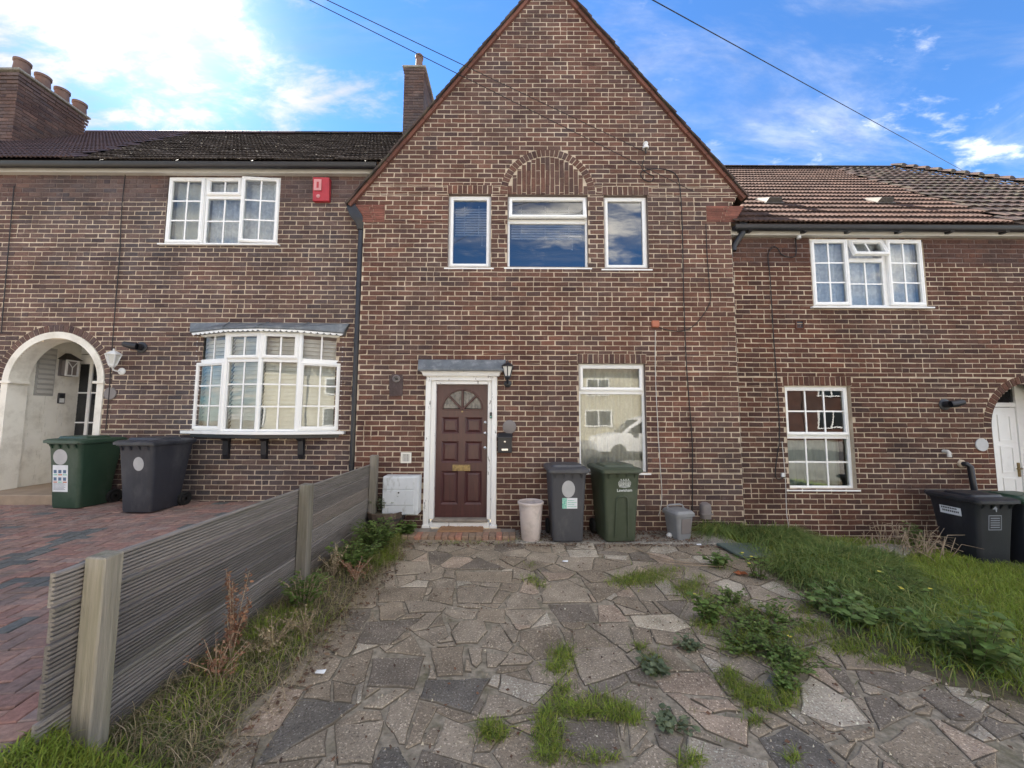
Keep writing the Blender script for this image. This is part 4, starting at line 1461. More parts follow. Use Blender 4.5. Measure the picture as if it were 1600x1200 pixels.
va = on_roof(88, 254, ye, zeL, ROOF_P); vb = on_roof(300, 208, ye, zeL, ROOF_P)
side = lambda c, a, b: (b.x - a.x) * (c.y - a.y) - (b.y - a.y) * (c.x - a.x)
nr = int(sl_len / 0.26)
tile_roof(hl, -6.7 - 0.3 * 8, -0.3, ye, zeL, ROOF_P, nr, 0.26, lambda c: side(c, va, vb) < 0 and c.x < -1.9 + (c.y - ye) * 0.9, 'roof_tile_mossy', 150, 61, jz=0.006, rise=0.03, amp=0.010)
tile_roof(hl, LX0, -3.0, ye, zeL, ROOF_P, nr, 0.26, lambda c: side(c, va, vb) >= 0, 'roof_tile_plum', 150, 62, rise=0.026, lift=0.02, amp=0.018)
rid = Vector((0, ye + cp * sl_len, zeL + sp_ * sl_len))
x = LX0
while x < -1.2:
    mb = MB()
    mb.prism_x([(rid.y + 0.12 * math.cos(a), rid.z - 0.03 + 0.10 * math.sin(a)) for a in [PI * k / 8 for k in range(9)]], x + 0.006, x + 0.44)
    mb.build('ridge_tile', 'roof_tile_plum' if x < -6 else 'roof_tile_mossy', hl, True)
    x += 0.45


def chimney(h, x0, x1, y0, y1, z0, z1, m, seed, flare=0.05, courses=3):
    mb = MB()
    mb.box(x0 + 0.012, x1 - 0.012, y0 + 0.012, y1 - 0.012, z0, z1)
    ch = mb.build('chimney', 'mortar_dark', h)
    rr = random.Random(seed)
    bm_ = MB()
    brick_hexa(bm_, -0.1125, 0.1125, -0.032, 0.032, 0, rr, depth=0.015)
    me = bm_.mesh('brick', m)
    n = int((z1 - z0) / PITCH_Z)
    for k in range(n):
        z = z0 + (k + 0.5) * PITCH_Z
        e = flare * max(0, (k - (n - courses - 1))) / (courses + 1) * (1 if k >= n - courses else 0)
        for face in range(2):
            ln = (x1 - x0 if face == 0 else y1 - y0) + 2 * e
            nb = max(1, round(ln / 0.237))
            for q in range(nb + (k % 2)):
                a = -ln / 2 + (q - (0.5 if k % 2 else 0)) * ln / nb
                b = a + ln / nb - 0.011
                a, b = max(a, -ln / 2), min(b, ln / 2)
                if b - a < 0.03: continue
                o = link('brick', me, ch)
                c = (a + b) / 2
                if face == 0:
                    o.location = ((x0 + x1) / 2 + c, y0 - e, z)
                else:
                    o.location = (x1 + e, (y0 + y1) / 2 + c, z)
                    o.rotation_euler = (0, 0, R(90))
                o.scale = ((b - a) / 0.225, 1, 1)
    mb = MB()
    mb.box(x0 - flare - 0.01, x1 + flare + 0.01, y0 - flare - 0.01, y1 + flare + 0.01, z1, z1 + 0.05)
    mb.build('cap', 'concrete', ch, bevel=0.01)
    return ch


dC1 = 7.4
cxr = (26 - 800) / 600 * dC1 * 1.0
yC = CAM.y + dC1
ztop = U(26, 112, yC)[1]
ch1 = chimney(hl, U(26, 150, yC)[0] - 0.9, U(26, 150, yC)[0], yC, yC + 1.25, 6.2, ztop, 'brick_left', 71)
for k in range(4):
    px_ = 37 + (62 - 37) * k
    yy = yC + 0.14 + k * 0.36
    mb = MB()
    xx = U(26, 150, yC)[0] - 0.15
    mb.lathe([(0.125, 0.04), (0.13, 0.10), (0.115, 0.30), (0.135, 0.31), (0.135, 0.36), (0.10, 0.36), (0.09, 0.1)], (xx, yy, ztop), 18)
    mb.build('chimney_pot', 'terracotta', ch1, True)
yC = 3.5
xa, zt_ = U(632, 104, yC); xb = U(663, 104, yC)[0]
ch2 = chimney(hl, xa, xb, yC, yC + 1.0, 7.9, zt_ - 0.04, 'brick_left', 72, flare=0.035, courses=2)
mb = MB()
xx = U(655, 100, yC + 0.3)[0]
zc = zt_
mb.lathe([(0.10, 0.0), (0.10, 0.10), (0.085, 0.50), (0.105, 0.51), (0.105, 0.58), (0.07, 0.62), (0.03, 0.66), (0, 0.66)], (xx, yC + 0.3, zc), 16)
mb.build('chimney_pot', 'terracotta', ch2, True)

# ================================================================== the right house
YR = 0.12
hr = thing('terraced_house', 'brick house with the brown tiled roof and lace-curtained upstairs window', 'house', (7.0, YR, -0.2), 0, 'brick houses of the terrace', inplace=True)
RX0, RX1 = XR - 0.02, 12.0
rw_up = rect(1268, 1446, 373, 479, YR)
rw_lo = rect(1230, 1334, 603, 764, YR)
rax = U(1552, 690, YR)[0]
rar = 0.68
rac = (rax + rar, U(1560, 668, YR)[1])
RTOP = U(1400, 372, YR)[1]
rh_real = [('r', *rw_up), ('r', *rw_lo), ('a', rac[0], rac[1], rar, -0.8)]
rh = rh_real + [('a', rac[0], rac[1], rar + 0.118, rac[1] - 0.001), ('r', rw_lo[0] - 0.02, rw_lo[1] + 0.02, rw_lo[3], rw_lo[3] + SOL)]
dark_band = (U(1250, 410, YR)[1], RTOP + 0.3)  # darker mortar behind the uppermost courses
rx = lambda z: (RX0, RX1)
wall_sheet(YR + 0.0045, rx, -0.8, RTOP + 0.12, rh_real, dark_rows=dark_band).build('wall', ['mortar', 'mortar_dark'], hr)
cells = [c for c in brick_cells(rx, -0.6, RTOP + 0.1, rh, 25, 0.1) if c[0] < 9.4]
lay_bricks(hr, cells, YR, 'brick_right', 26, (4.6, 1.8))
voussoirs(hr, 'arch_brick', rac[0], rac[1], rar + 0.004, rar + 0.114, 0.0, PI, 31, YR, 'brick_right', 44)
soldiers(hr, 'lintel_brick', rw_lo[0] - 0.02, rw_lo[1] + 0.02, rw_lo[3], rw_lo[3] + SOL, 13, YR, 'brick_right', 45)
for a, b, c, d in (rw_lo, rw_up):
    mb = MB()
    mb.add([(a, YR, c), (a, YR + 0.12, c), (a, YR + 0.12, d), (a, YR, d), (b, YR, c), (b, YR + 0.12, c), (b, YR + 0.12, d), (b, YR, d)],
           [(0, 1, 2, 3), (4, 7, 6, 5), (0, 4, 5, 1), (3, 2, 6, 7)])
    mb.build('window_reveal', 'mortar', hr)
wo, T = win_at(hr, rw_up, YR, [(0, 0.335, 0, 1, 2, 3, True, 2, 'left'), (0.335, 0.66, 0, 0.69, 2, 2, False, 0, ''), (0.335, 0.66, 0.69, 1, 2, 1, True, 22, 'top'),
                               (0.66, 1, 0, 1, 2, 3, True, 2, 'right')], set_back=0.0, glass='pane_glass', room='room_pale')
wd, hh = rw_up[1] - rw_up[0], rw_up[3] - rw_up[2]
curtain(T, 0.03, wd - 0.03, 0.03, hh - 0.03, 0.13, 'lace', 'patterned lace curtain across the upstairs window of the right house', folds=14, seed=8, amp=0.014)
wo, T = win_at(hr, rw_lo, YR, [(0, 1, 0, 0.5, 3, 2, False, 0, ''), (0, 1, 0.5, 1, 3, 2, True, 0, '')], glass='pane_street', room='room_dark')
wd, hh = rw_lo[1] - rw_lo[0], rw_lo[3] - rw_lo[2]
curtain(T, 0.02, wd - 0.02, 0.02, hh * 0.46, 0.20, 'net_green', 'greenish net curtain behind the lower half of the twelve-pane window', folds=6, seed=9)
# porch beyond the arch
mb = MB()
qd = lambda a: mb.add(a, [(0, 1, 2, 3)])
x0_, x1_, yb2, z0_, z1_ = rax - 0.0, rax + 2 * rar + 0.0, YR + 0.52, -0.6, rac[1] + rar + 0.1
ya_ = YR + 0.24
qd([(x0_, ya_, z0_), (x0_, yb2, z0_), (x0_, yb2, z1_), (x0_, ya_, z1_)])
qd([(x1_, ya_, z0_), (x1_, yb2, z0_), (x1_, yb2, z1_), (x1_, ya_, z1_)])
qd([(x0_, ya_, z1_), (x0_, yb2, z1_), (x1_, yb2, z1_), (x1_, ya_, z1_)])
qd([(x0_, yb2, z0_), (x1_, yb2, z0_), (x1_, yb2, z1_), (x0_, yb2, z1_)])
mb.build('porch', 'brick_right', hr)
mb = MB()
for k in range(24):
    t0, t1 = PI * k / 24, PI * (k + 1) / 24
    a = (rac[0] + rar * math.cos(t0), rac[1] + rar * math.sin(t0)); b = (rac[0] + rar * math.cos(t1), rac[1] + rar * math.sin(t1))
    mb.add([(a[0], YR, a[1]), (b[0], YR, b[1]), (b[0], ya_, b[1]), (a[0], ya_, a[1])], [(0, 1, 2, 3)])
    mb.add([(a[0], ya_, a[1]), (b[0], ya_, b[1]), (b[0], ya_, z1_), (a[0], ya_, z1_)], [(0, 1, 2, 3)])
for x in (rax, rax + 2 * rar):
    mb.add([(x, YR, -0.6), (x, ya_, -0.6), (x, ya_, rac[1]), (x, YR, rac[1])], [(0, 1, 2, 3)])
mb.build('arch_soffit', 'brick_right', hr)
pdx0 = U(1546, 680, yb2)[0]
dwR = U(1581, 680, yb2)[0] - pdx0
T = frame_T((pdx0, yb2 - 0.07, -0.2))
mb = MB(); mb.T = T
mb.box(0, dwR, 0.0, 0.05, 0, 2.02)
rd = mb.build('porch_door', 'pvc_white', hr, bevel=0.004)
mb = MB(); mb.T = T
mb.box(dwR + 0.004, dwR + 0.17, -0.02, 0.069, 0, 2.5)
mb.box(-0.14, -0.004, -0.02, 0.069, 0, 2.5)
mb.box(-0.003, dwR + 0.003, -0.015, 0.069, 2.03, 2.10)
mb.build('door_frame', 'pvc_white', rd, bevel=0.004)
for za, zb in ((0.15, 0.42), (0.5, 0.9), (0.98, 1.4), (1.48, 1.9)):
    mb = MB(); mb.T = T
    mb.ring(0.06, dwR - 0.09, za, zb, 0.025, -0.012, 0.002)
    mb.build('door_moulding', 'pvc_white', rd)
mb = MB(); mb.T = T
mb.box(dwR - 0.06, dwR - 0.025, -0.014, 0.002, 0.92, 1.14)
mb.tube([(dwR - 0.043, -0.01, 1.05), (dwR - 0.043, -0.05, 1.05), (dwR - 0.13, -0.055, 1.05)], 0.011, 8)
mb.build('handle', 'brass', rd, True)
mb = MB(); mb.T = T
mb.box(0.0, dwR, 0.01, 0.03, 2.11, 2.36)
mb.build('transom_pane', 'car_glass', rd)
mb = MB(); mb.T = T
mb.box(dwR + 0.175, dwR + 0.5, 0.02, 0.05, 0.0, 2.4)
mb.build('side_pane', 'car_glass', rd)
mb = MB(); mb.box(rax, rax + 2 * rar, YR - 0.15, yb2 - 0.001, -0.6, -0.2)
mb.build('porch_step', 'concrete', hr)

zgr = U(1400, 353, YR - 0.2)[1]
zfr = U(1400, 369, YR - 0.07)[1]
g_x0 = U(1146, 352, YR - 0.15)[0]
eaves(hr, g_x0, RX1, YR, zgr, zfr)
for px in (1175, 1262, 1332, 1412, 1492, 1578):
    x = U(px, 360, YR - 0.2)[0]
    mb = MB(); mb.prism_x([(YR - 0.086, zgr - 0.075), (YR - 0.086, zgr + 0.0), (YR - 0.10, zgr + 0.0), (YR - 0.205, zgr - 0.02), (YR - 0.17, zgr - 0.07)], x - 0.03, x + 0.03)
    mb.build('gutter_bracket', 'black_plastic', hr)
# boxed white head over the upstairs window
yeR, zeR = YR - 0.20, zgr + 0.035
slR = 5.05
c_ridge = on_roof(1395, 264, yeR, zeR, ROOF_P)
d_hip = on_roof(1600, 291, yeR, zeR, ROOF_P)
a_val = on_roof(1294, 263, yeR, zeR, ROOF_P); b_val = on_roof(1581, 347, yeR, zeR, ROOF_P)
rowR = 18
gaR = (c_ridge.y - yeR) / cp / rowR
e_hip = d_hip + (d_hip - c_ridge) * ((d_hip.y - yeR) / (c_ridge.y - d_hip.y))
mb = MB()
sk = 0.02
rv = [(g_x0 + 0.02, yeR, zeR - sk), (e_hip.x, yeR, zeR - sk), (c_ridge.x, c_ridge.y, c_ridge.z - sk), (1.0, c_ridge.y, c_ridge.z - sk)]
mb.add(rv, [(0, 1, 2, 3)])
mb.add([(c_ridge.x, c_ridge.y, c_ridge.z - sk), (1.0, c_ridge.y, c_ridge.z - sk), (1.0, 2 * c_ridge.y - yeR, zeR), (c_ridge.x, 2 * c_ridge.y - yeR, zeR)], [(0, 1, 2, 3)])
mb.add([(e_hip.x, yeR, zeR - sk), (e_hip.x + 0.2, 2 * c_ridge.y - yeR, zeR), (c_ridge.x, c_ridge.y, c_ridge.z - sk)], [(0, 1, 2)])
mb.build('roof', 'roof_tile_dark', hr)
tile_roof(hr, g_x0 - 1.2, c_ridge.x + 2.5, yeR, zeR, ROOF_P, rowR, gaR,
          lambda c: side(c, a_val, b_val) < 0 and c.x > g_x0 - 0.05 - (c.y - yeR) * 1.0, 'roof_tile', 240, 63, rise=0.034, amp=0.017)
tile_roof(hr, g_x0 - 1.2, c_ridge.x + 4, yeR, zeR, ROOF_P, int(rowR * 1.0), gaR,
          lambda c: side(c, a_val, b_val) >= 0 and side(c, c_ridge, d_hip) < 0.1, 'roof_tile_dark', 60, 64, rise=0.036, amp=0.02, w=0.18, rolls=1, jz=0.003, lift=0.022)
x = 1.6
while x < c_ridge.x - 0.4:
    mb = MB()
    mb.prism_x([(c_ridge.y + 0.12 * math.cos(a), c_ridge.z - 0.01 + 0.07 * math.sin(a)) for a in [PI * k / 8 for k in range(9)]], x + 0.006, x + 0.44)
    mb.build('ridge_tile', 'roof_tile_dark', hr, True)
    x += 0.45
hv = (d_hip - c_ridge)
hl_ = hv.length
hd = hv.normalized()
s = 0.0
while s < hl_ * 2.4:
    p = c_ridge + hd * s + Vector((0, -0.02, 0.05))
    mb = MB()
    q = p + hd * 0.30
    mb.loft([[tuple(p + Vector((0.13 * math.cos(a), 0.05 * math.cos(a), 0.02 + 0.06 * math.sin(a)))) for a in [PI * k / 6 for k in range(7)]],
             [tuple(q + Vector((0.16 * math.cos(a), 0.06 * math.cos(a), 0.045 + 0.10 * math.sin(a)))) for a in [PI * k / 6 for k in range(7)]]])
    mb.build('hip_tile', 'roof_tile_dark', hr, True)
    s += 0.27
for px, py, lab in ((1205, 319, 'pale'), (1377, 319, 'grey')):
    p = on_roof(px, py, yeR, zeR, ROOF_P)
    mb = MB(); mb.T = Matrix.Translation(p) @ Matrix.Rotation(R(ROOF_P), 4, 'X')
    mb.hexa([(-0.14, -0.06, 0.03), (0.14, -0.06, 0.03), (0.16, 0.26, 0.02), (-0.16, 0.26, 0.02), (-0.11, -0.07, 0.13), (0.11, -0.07, 0.13), (0.13, 0.24, 0.06), (-0.13, 0.24, 0.06)])
    mb.hexa([(-0.17, -0.1, 0.03), (0.17, -0.1, 0.03), (0.17, 0.28, 0.028), (-0.17, 0.28, 0.028), (-0.17, -0.1, 0.045), (0.17, -0.1, 0.045), (0.17, 0.28, 0.04), (-0.17, 0.28, 0.04)])
    mb.build('roof_vent', 'vent_metal', hr, bevel=0.01)


# ================================================================== ground, patio, drive
mb = MB()
mb.box(-200, 200, -200, 200, -2.2, -1.2)
tag(mb.build('ground', 'soil'), kind='structure')


def sheet(name, x0, x1, y0, y1, fz, m, nx=40, ny=40):
    vs, fs = [], []
    for j in range(ny + 1):
        for i in range(nx + 1):
            x, y = lerp(x0, x1, i / nx), lerp(y0, y1, j / ny)
            vs.append((x, y, fz(x, y)))
    for j in range(ny):
        for i in range(nx):
            a = j * (nx + 1) + i
            fs.append((a, a + 1, a + nx + 2, a + nx + 1))
    mb = MB(); mb.add(vs, fs)
    return tag(mb.build(name, m, None, True), kind='structure')


PX0, PY0, PY1 = -1.42, -6.6, -0.30
patio = sheet('patio', PX0 - 0.08, 6.2, PY0, 0.02, lambda x, y: gz(x), 'patio_bed', 60, 60)


def ssmooth(a, b, t):
    t = max(0, min(1, (t - a) / (b - a)))
    return t * t * (3 - 2 * t)


# edge of the grass on the right: x as a function of y
edge_px = [(1120, 858), (1175, 890), (1235, 925), (1262, 960), (1300, 1000), (1400, 1045), (1500, 1080), (1600, 1115), (1700, 1160)]
edge = [G(a, b) for a, b in edge_px]
edge = sorted([(y, x) for x, y in edge])


def edge_x(y):
    ys = [e[0] for e in edge]; xs_ = [e[1] for e in edge]
    return float(np.interp(y, ys, xs_))


def lawn_z(x, y):
    d = x - edge_x(y)
    return gz(x) - 0.03 + 0.075 * ssmooth(-0.25, 0.5, d) + 0.012 * math.sin(3.1 * x + y) * math.sin(2.7 * y)


lawn_soil = sheet('lawn_soil', 1.6, 12, -6.6, YR + 0.01, lawn_z, 'soil', 90, 60)


def bed_z(x, y):
    return 0.10 * ssmooth(-1.30, -1.75, x) - 0.025 + 0.014 * math.sin(7 * x + 3 * y) * math.sin(5 * y)


bed = sheet('flower_bed_soil', -2.0, -1.26, -6.6, 0.02, bed_z, 'soil', 30, 90)

# ---- crazy paving: large stones measured one by one, the gaps filled with smaller ones
TR = []


def st(ox, oy, sc, m, pts):
    TR.append((m, [G(ox + x / sc, oy + y / sc) for x, y in pts]))


A4 = (400, 800, 3.0); A5 = (700, 830, 3.2); A6 = (1100, 830, 3.2)
st(*A4, 'stone_dark', [(470, 622), (520, 520), (770, 505), (622, 628)])
st(*A4, 'stone_dark', [(515, 822), (545, 690), (792, 685), (745, 832)])
st(*A4, 'stone_warm', [(603, 662), (735, 580), (797, 680)])
st(*A4, 'stone_mid', [(735, 566), (890, 535), (903, 582), (830, 630)])
st(*A4, 'stone_mid', [(915, 570), (960, 515), (1070, 510), (1087, 562), (1042, 620), (935, 622)])
st(*A4, 'stone_mid', [(1053, 635), (1110, 540), (1150, 545), (1207, 632), (1180, 660)])
st(*A4, 'stone_warm', [(818, 640), (972, 635), (972, 770), (847, 776)])
st(*A4, 'stone_slate', [(768, 882), (795, 793), (1102, 783), (1002, 947)])
st(*A4, 'stone_light', [(1150, 763), (1392, 825), (1302, 907), (1138, 840)])
st(*A4, 'stone_mid', [(1038, 982), (1090, 863), (1150, 868), (1257, 920), (1190, 962)])
st(*A4, 'stone_mid', [(380, 1195), (368, 1010), (602, 983), (547, 1182)])
st(*A4, 'stone_slate', [(-10, 1195), (208, 880), (482, 910), (360, 1000), (30, 1190)])
st(*A4, 'stone_mid', [(828, 1132), (890, 963), (1052, 1030), (1002, 1188)])
st(*A4, 'stone_warm', [(572, 372), (600, 360), (802, 360), (780, 422), (570, 425)])
st(*A4, 'stone_warm', [(803, 415), (830, 360), (930, 360), (922, 442)])
st(*A4, 'stone_mid', [(940, 430), (944, 358), (1142, 358), (1102, 431)])
st(*A4, 'stone_warm', [(1028, 512), (1045, 458), (1167, 458), (1172, 526)])
st(*A4, 'stone_dark', [(938, 276), (1040, 215), (1175, 272)])
st(*A4, 'stone_warm', [(935, 284), (1202, 284), (1200, 338), (935, 325)])
st(*A4, 'stone_mid', [(650, 240), (812, 235), (820, 290), (655, 302)])
st(*A4, 'stone_slate', [(545, 1195), (590, 1105), (670, 1105), (730, 1200), (700, 1260), (560, 1260)])
st(*A4, 'stone_mid', [(990, 640), (1065, 640), (1062, 705), (1035, 735), (1010, 715)])
st(*A4, 'stone_mid', [(1078, 665), (1180, 672), (1130, 730), (1080, 732)])
st(*A5, 'stone_mid', [(460, 320), (490, 270), (600, 248), (680, 288), (722, 360), (472, 364)])
st(*A5, 'stone_dark', [(495, 370), (712, 365), (757, 452), (560, 460)])
st(*A5, 'stone_pink', [(745, 370), (832, 370), (908, 456), (755, 460)])
st(*A5, 'stone_cream', [(905, 425), (1130, 418), (1220, 482), (1130, 508), (938, 482)])
st(*A5, 'stone_mid', [(700, 470), (900, 466), (932, 577), (832, 570)])
st(*A5, 'stone_mid', [(598, 592), (850, 583), (948, 692), (680, 778)])
st(*A5, 'stone_pink', [(1038, 752), (1130, 713), (1290, 710), (1342, 750), (1398, 837), (1080, 811)])
st(*A5, 'stone_pink', [(1210, 843), (1402, 850), (1462, 905), (1330, 912)])
st(*A5, 'stone_pink', [(1182, 903), (1502, 950), (1497, 1084), (1290, 1002)])
st(*A5, 'stone_light', [(1200, 1028), (1610, 1165), (1600, 1270), (1188, 1270)])
st(*A5, 'stone_dark', [(556, 962), (842, 953), (878, 1142), (718, 1162), (560, 1092)])
st(*A5, 'stone_mid', [(893, 950), (1004, 1000), (912, 1113)])
st(*A5, 'stone_mid', [(880, 1195), (1040, 1070), (1140, 1150), (1150, 1230), (900, 1240)])
st(*A5, 'stone_pink', [(458, 208), (637, 218), (600, 241), (500, 253)])
st(*A5, 'stone_light', [(590, 95), (742, 95), (757, 131), (610, 131)])
st(*A5, 'stone_warm', [(678, 262), (830, 258), (872, 295), (748, 360)])
st(*A5, 'stone_mid', [(908, 285), (1042, 283), (1102, 352), (960, 352)])
st(*A5, 'stone_light', [(780, 120), (900, 124), (892, 148), (780, 141)])
st(*A5, 'stone_dark', [(1030, 1010), (1180, 1040), (1160, 1150), (1060, 1080)])
st(*A6, 'stone_light', [(480, 762), (530, 728), (740, 850), (833, 962), (690, 987), (478, 912)])
st(*A6, 'stone_blue', [(250, 852), (330, 712), (402, 740), (360, 872)])
st(*A6, 'stone_slate', [(278, 1042), (432, 973), (602, 1070), (690, 1190), (640, 1260), (420, 1260)])
st(*A6, 'stone_dark', [(758, 700), (1002, 718), (1145, 772), (985, 827), (778, 750)])
st(*A6, 'stone_dark', [(598, 690), (702, 690), (783, 832), (740, 832)])
st(*A6, 'stone_dark', [(798, 832), (910, 823), (1033, 922), (880, 1002)])
st(*A6, 'stone_dark', [(1068, 820), (1160, 783), (1403, 922), (1370, 957), (1240, 947)])
st(*A6, 'stone_warm', [(868, 1072), (1050, 948), (1240, 1060), (1380, 1200), (1000, 1190)])
st(*A6, 'stone_warm', [(500, 982), (560, 963), (672, 1042), (600, 1067)])
st(*A6, 'stone_warm', [(678, 1010), (850, 983), (862, 1036), (730, 1062)])
st(*A6, 'stone_mid', [(78, 662), (180, 633), (322, 702), (250, 752)])
st(*A6, 'stone_mid', [(90, 382), (130, 308), (207, 352), (100, 397)])
st(*A6, 'stone_light', [(1200, 780), (1335, 788), (1312, 828), (1240, 822)])
st(*A6, 'stone_blue', [(1460, 1110), (1600, 1050), (1700, 1150), (1500, 1260)])
st(*A6, 'stone_dark', [(1370, 960), (1410, 930), (1600, 1010), (1480, 1050)])


def area(p):
    return 0.5 * sum(p[i][0] * p[(i + 1) % len(p)][1] - p[(i + 1) % len(p)][0] * p[i][1] for i in range(len(p)))


def ccw(p):
    return p if area(p) > 0 else p[::-1]


def hull(p):
    p = sorted(set(p))
    def half(ps):
        h = []
        for q in ps:
            while len(h) > 1 and (h[-1][0] - h[-2][0]) * (q[1] - h[-2][1]) - (h[-1][1] - h[-2][1]) * (q[0] - h[-2][0]) <= 0:
                h.pop()
            h.append(q)
        return h
    a, b = half(p), half(p[::-1])
    return a[:-1] + b[:-1]


def clip(p, a, b, keep_left=True):
    """cut polygon by the line a->b"""
    o = []
    s = 1 if keep_left else -1
    d = lambda q: s * ((b[0] - a[0]) * (q[1] - a[1]) - (b[1] - a[1]) * (q[0] - a[0]))
    for i in range(len(p)):
        u, v = p[i], p[(i + 1) % len(p)]
        du, dv = d(u), d(v)
        if du >= 0: o.append(u)
        if du * dv < 0:
            t = du / (du - dv)
            o.append((u[0] + (v[0] - u[0]) * t, u[1] + (v[1] - u[1]) * t))
    return o


def minus(p, q):
    out_, rem = [], p
    for i in range(len(q)):
        if len(rem) < 3: break
        pc = clip(rem, q[i], q[(i + 1) % len(q)], False)
        if len(pc) > 2 and abs(area(pc)) > 0.004: out_.append(pc)
        rem = clip(rem, q[i], q[(i + 1) % len(q)], True)
    return out_


def inset(p, d):
    p = ccw(p)
    o = p
    n = len(p)
    for i in range(n):
        a, b = p[i], p[(i + 1) % n]
        ln = math.hypot(b[0] - a[0], b[1] - a[1])
        if ln < 1e-5: continue
        nx, ny = -(b[1] - a[1]) / ln * d, (b[0] - a[0]) / ln * d
        o = clip(o, (a[0] + nx, a[1] + ny), (b[0] + nx, b[1] + ny))
        if len(o) < 3: return []
    return o


traced = [(m, ccw(hull(p))) for m, p in TR]
bb = [(PX0, PY0), (6.0, PY0), (6.0, PY1), (PX0, PY1)]
rr = random.Random(909)
seeds = []
tries = 0
while tries < 9000 and len(seeds) < 330:
    tries += 1
    x, y = rr.uniform(PX0, 5.6), rr.uniform(PY0, PY1)
    if x > edge_x(y) + 0.5: continue
    # small stones in a band through the middle, larger toward the road
    r_ = 0.17 + 0.20 * rr.random() ** 1.5
    if all((x - a) ** 2 + (y - b) ** 2 > ((r_ + c) / 2 * 1.05) ** 2 for a, b, c in seeds):
        seeds.append((x, y, r_))
polys = []
for i, (x, y, r_) in enumerate(seeds):
    p = bb
    for j, (a, b, _) in enumerate(seeds):
        if i == j or (a - x) ** 2 + (b - y) ** 2 > 2.2: continue
        mx_, my_ = (x + a) / 2, (y + b) / 2
        dx, dy = a - x, b - y
        p = clip(p, (mx_, my_), (mx_ - dy, my_ + dx))
        if len(p) < 3: break
    if len(p) > 2: polys.append(p)
fill = []
for p in polys:
    ps = [ccw(p)]
    for m, q in traced:
        nxt = []
        for s_ in ps:
            if max(a for a, _ in s_) < min(a for a, _ in q) or min(a for a, _ in s_) > max(a for a, _ in q) or \
               max(b for _, b in s_) < min(b for _, b in q) or min(b for _, b in s_) > max(b for _, b in q):
                nxt.append(s_)
            else:
                nxt += minus(s_, q)
        ps = nxt
    fill += ps


def stone(p, m, gap, i):
    p = inset(p, gap)
    if len(p) < 3 or abs(area(p)) < 0.0035: return
    # drop slivers
    per = sum(math.hypot(p[k][0] - p[k - 1][0], p[k][1] - p[k - 1][1]) for k in range(len(p)))
    if abs(area(p)) / (per * per) < 0.030: return
    p = ccw(p)
    # break the straight edges a little
    q = []
    for k in range(len(p)):
        a, b = p[k], p[(k + 1) % len(p)]
        ln = math.hypot(b[0] - a[0], b[1] - a[1])
        q.append((a[0] + rr.uniform(-.006, .006), a[1] + rr.uniform(-.006, .006)))
        n = int(ln / 0.11)
        for s_ in range(1, n + 1):
            t = s_ / (n + 1)
            e = rr.uniform(-0.010, 0.005)
            q.append((lerp(a[0], b[0], t) + (b[1] - a[1]) / ln * e, lerp(a[1], b[1], t) - (b[0] - a[0]) / ln * e))
    cx, cy = sum(a for a, _ in q) / len(q), sum(b for _, b in q) / len(q)
    if cx > edge_x(cy) + 0.9: return
    h = 0.010 + rr.uniform(-0.003, 0.006)
    tx, ty = rr.uniform(-.008, .008), rr.uniform(-.008, .008)
    ztop = lambda a, b: gz(a) + h + (a - cx) * tx + (b - cy) * ty
    n = len(q)
    sh = [(cx + (a - cx) * 1.0, cy + (b - cy) * 1.0) for a, b in q]
    e = 0.008
    top = []
    for a, b in q:
        d = math.hypot(a - cx, b - cy) + 1e-6
        top.append((a - (a - cx) / d * e, b - (b - cy) / d * e))
    low = []
    for a, b in q:
        d = math.hypot(a - cx, b - cy) + 1e-6
        low.append((a + (a - cx) / d * 0.007, b + (b - cy) / d * 0.007))
    vs = [(a, b, gz(a) - 0.004) for a, b in low] + [(a, b, ztop(a, b) - 0.005) for a, b in q] + [(a, b, ztop(a, b)) for a, b in top]
    fs = [tuple(range(2 * n, 3 * n))]
    mi = [0]
    for k in range(n):
        l = (k + 1) % n
        fs += [(k, l, n + l, n + k), (n + k, n + l, 2 * n + l, 2 * n + k)]
        mi += [1, 0]
    mb = MB(); mb.add(vs, fs)
    mb.m = mi
    mb.build('paving_stone', [m, 'joint_dirt'], patio)


for i, (m, p) in enumerate(traced):
    stone(p, m, 0.003, i)
MIX = ['stone_warm'] * 8 + ['stone_mid'] * 8 + ['stone_dark'] * 2 + ['stone_light', 'stone_light', 'stone_pink']
for i, p in enumerate(fill):
    stone(p, rr.choice(MIX), rr.uniform(0.005, 0.012), i)

# concrete strip along the wall under the bins
mb = MB()
mb.box(0.05, 2.95, -0.55, 0.0, -0.05, 0.022)
kerb = tag(mb.build('path_strip', 'concrete', bevel=0.01), kind='structure')

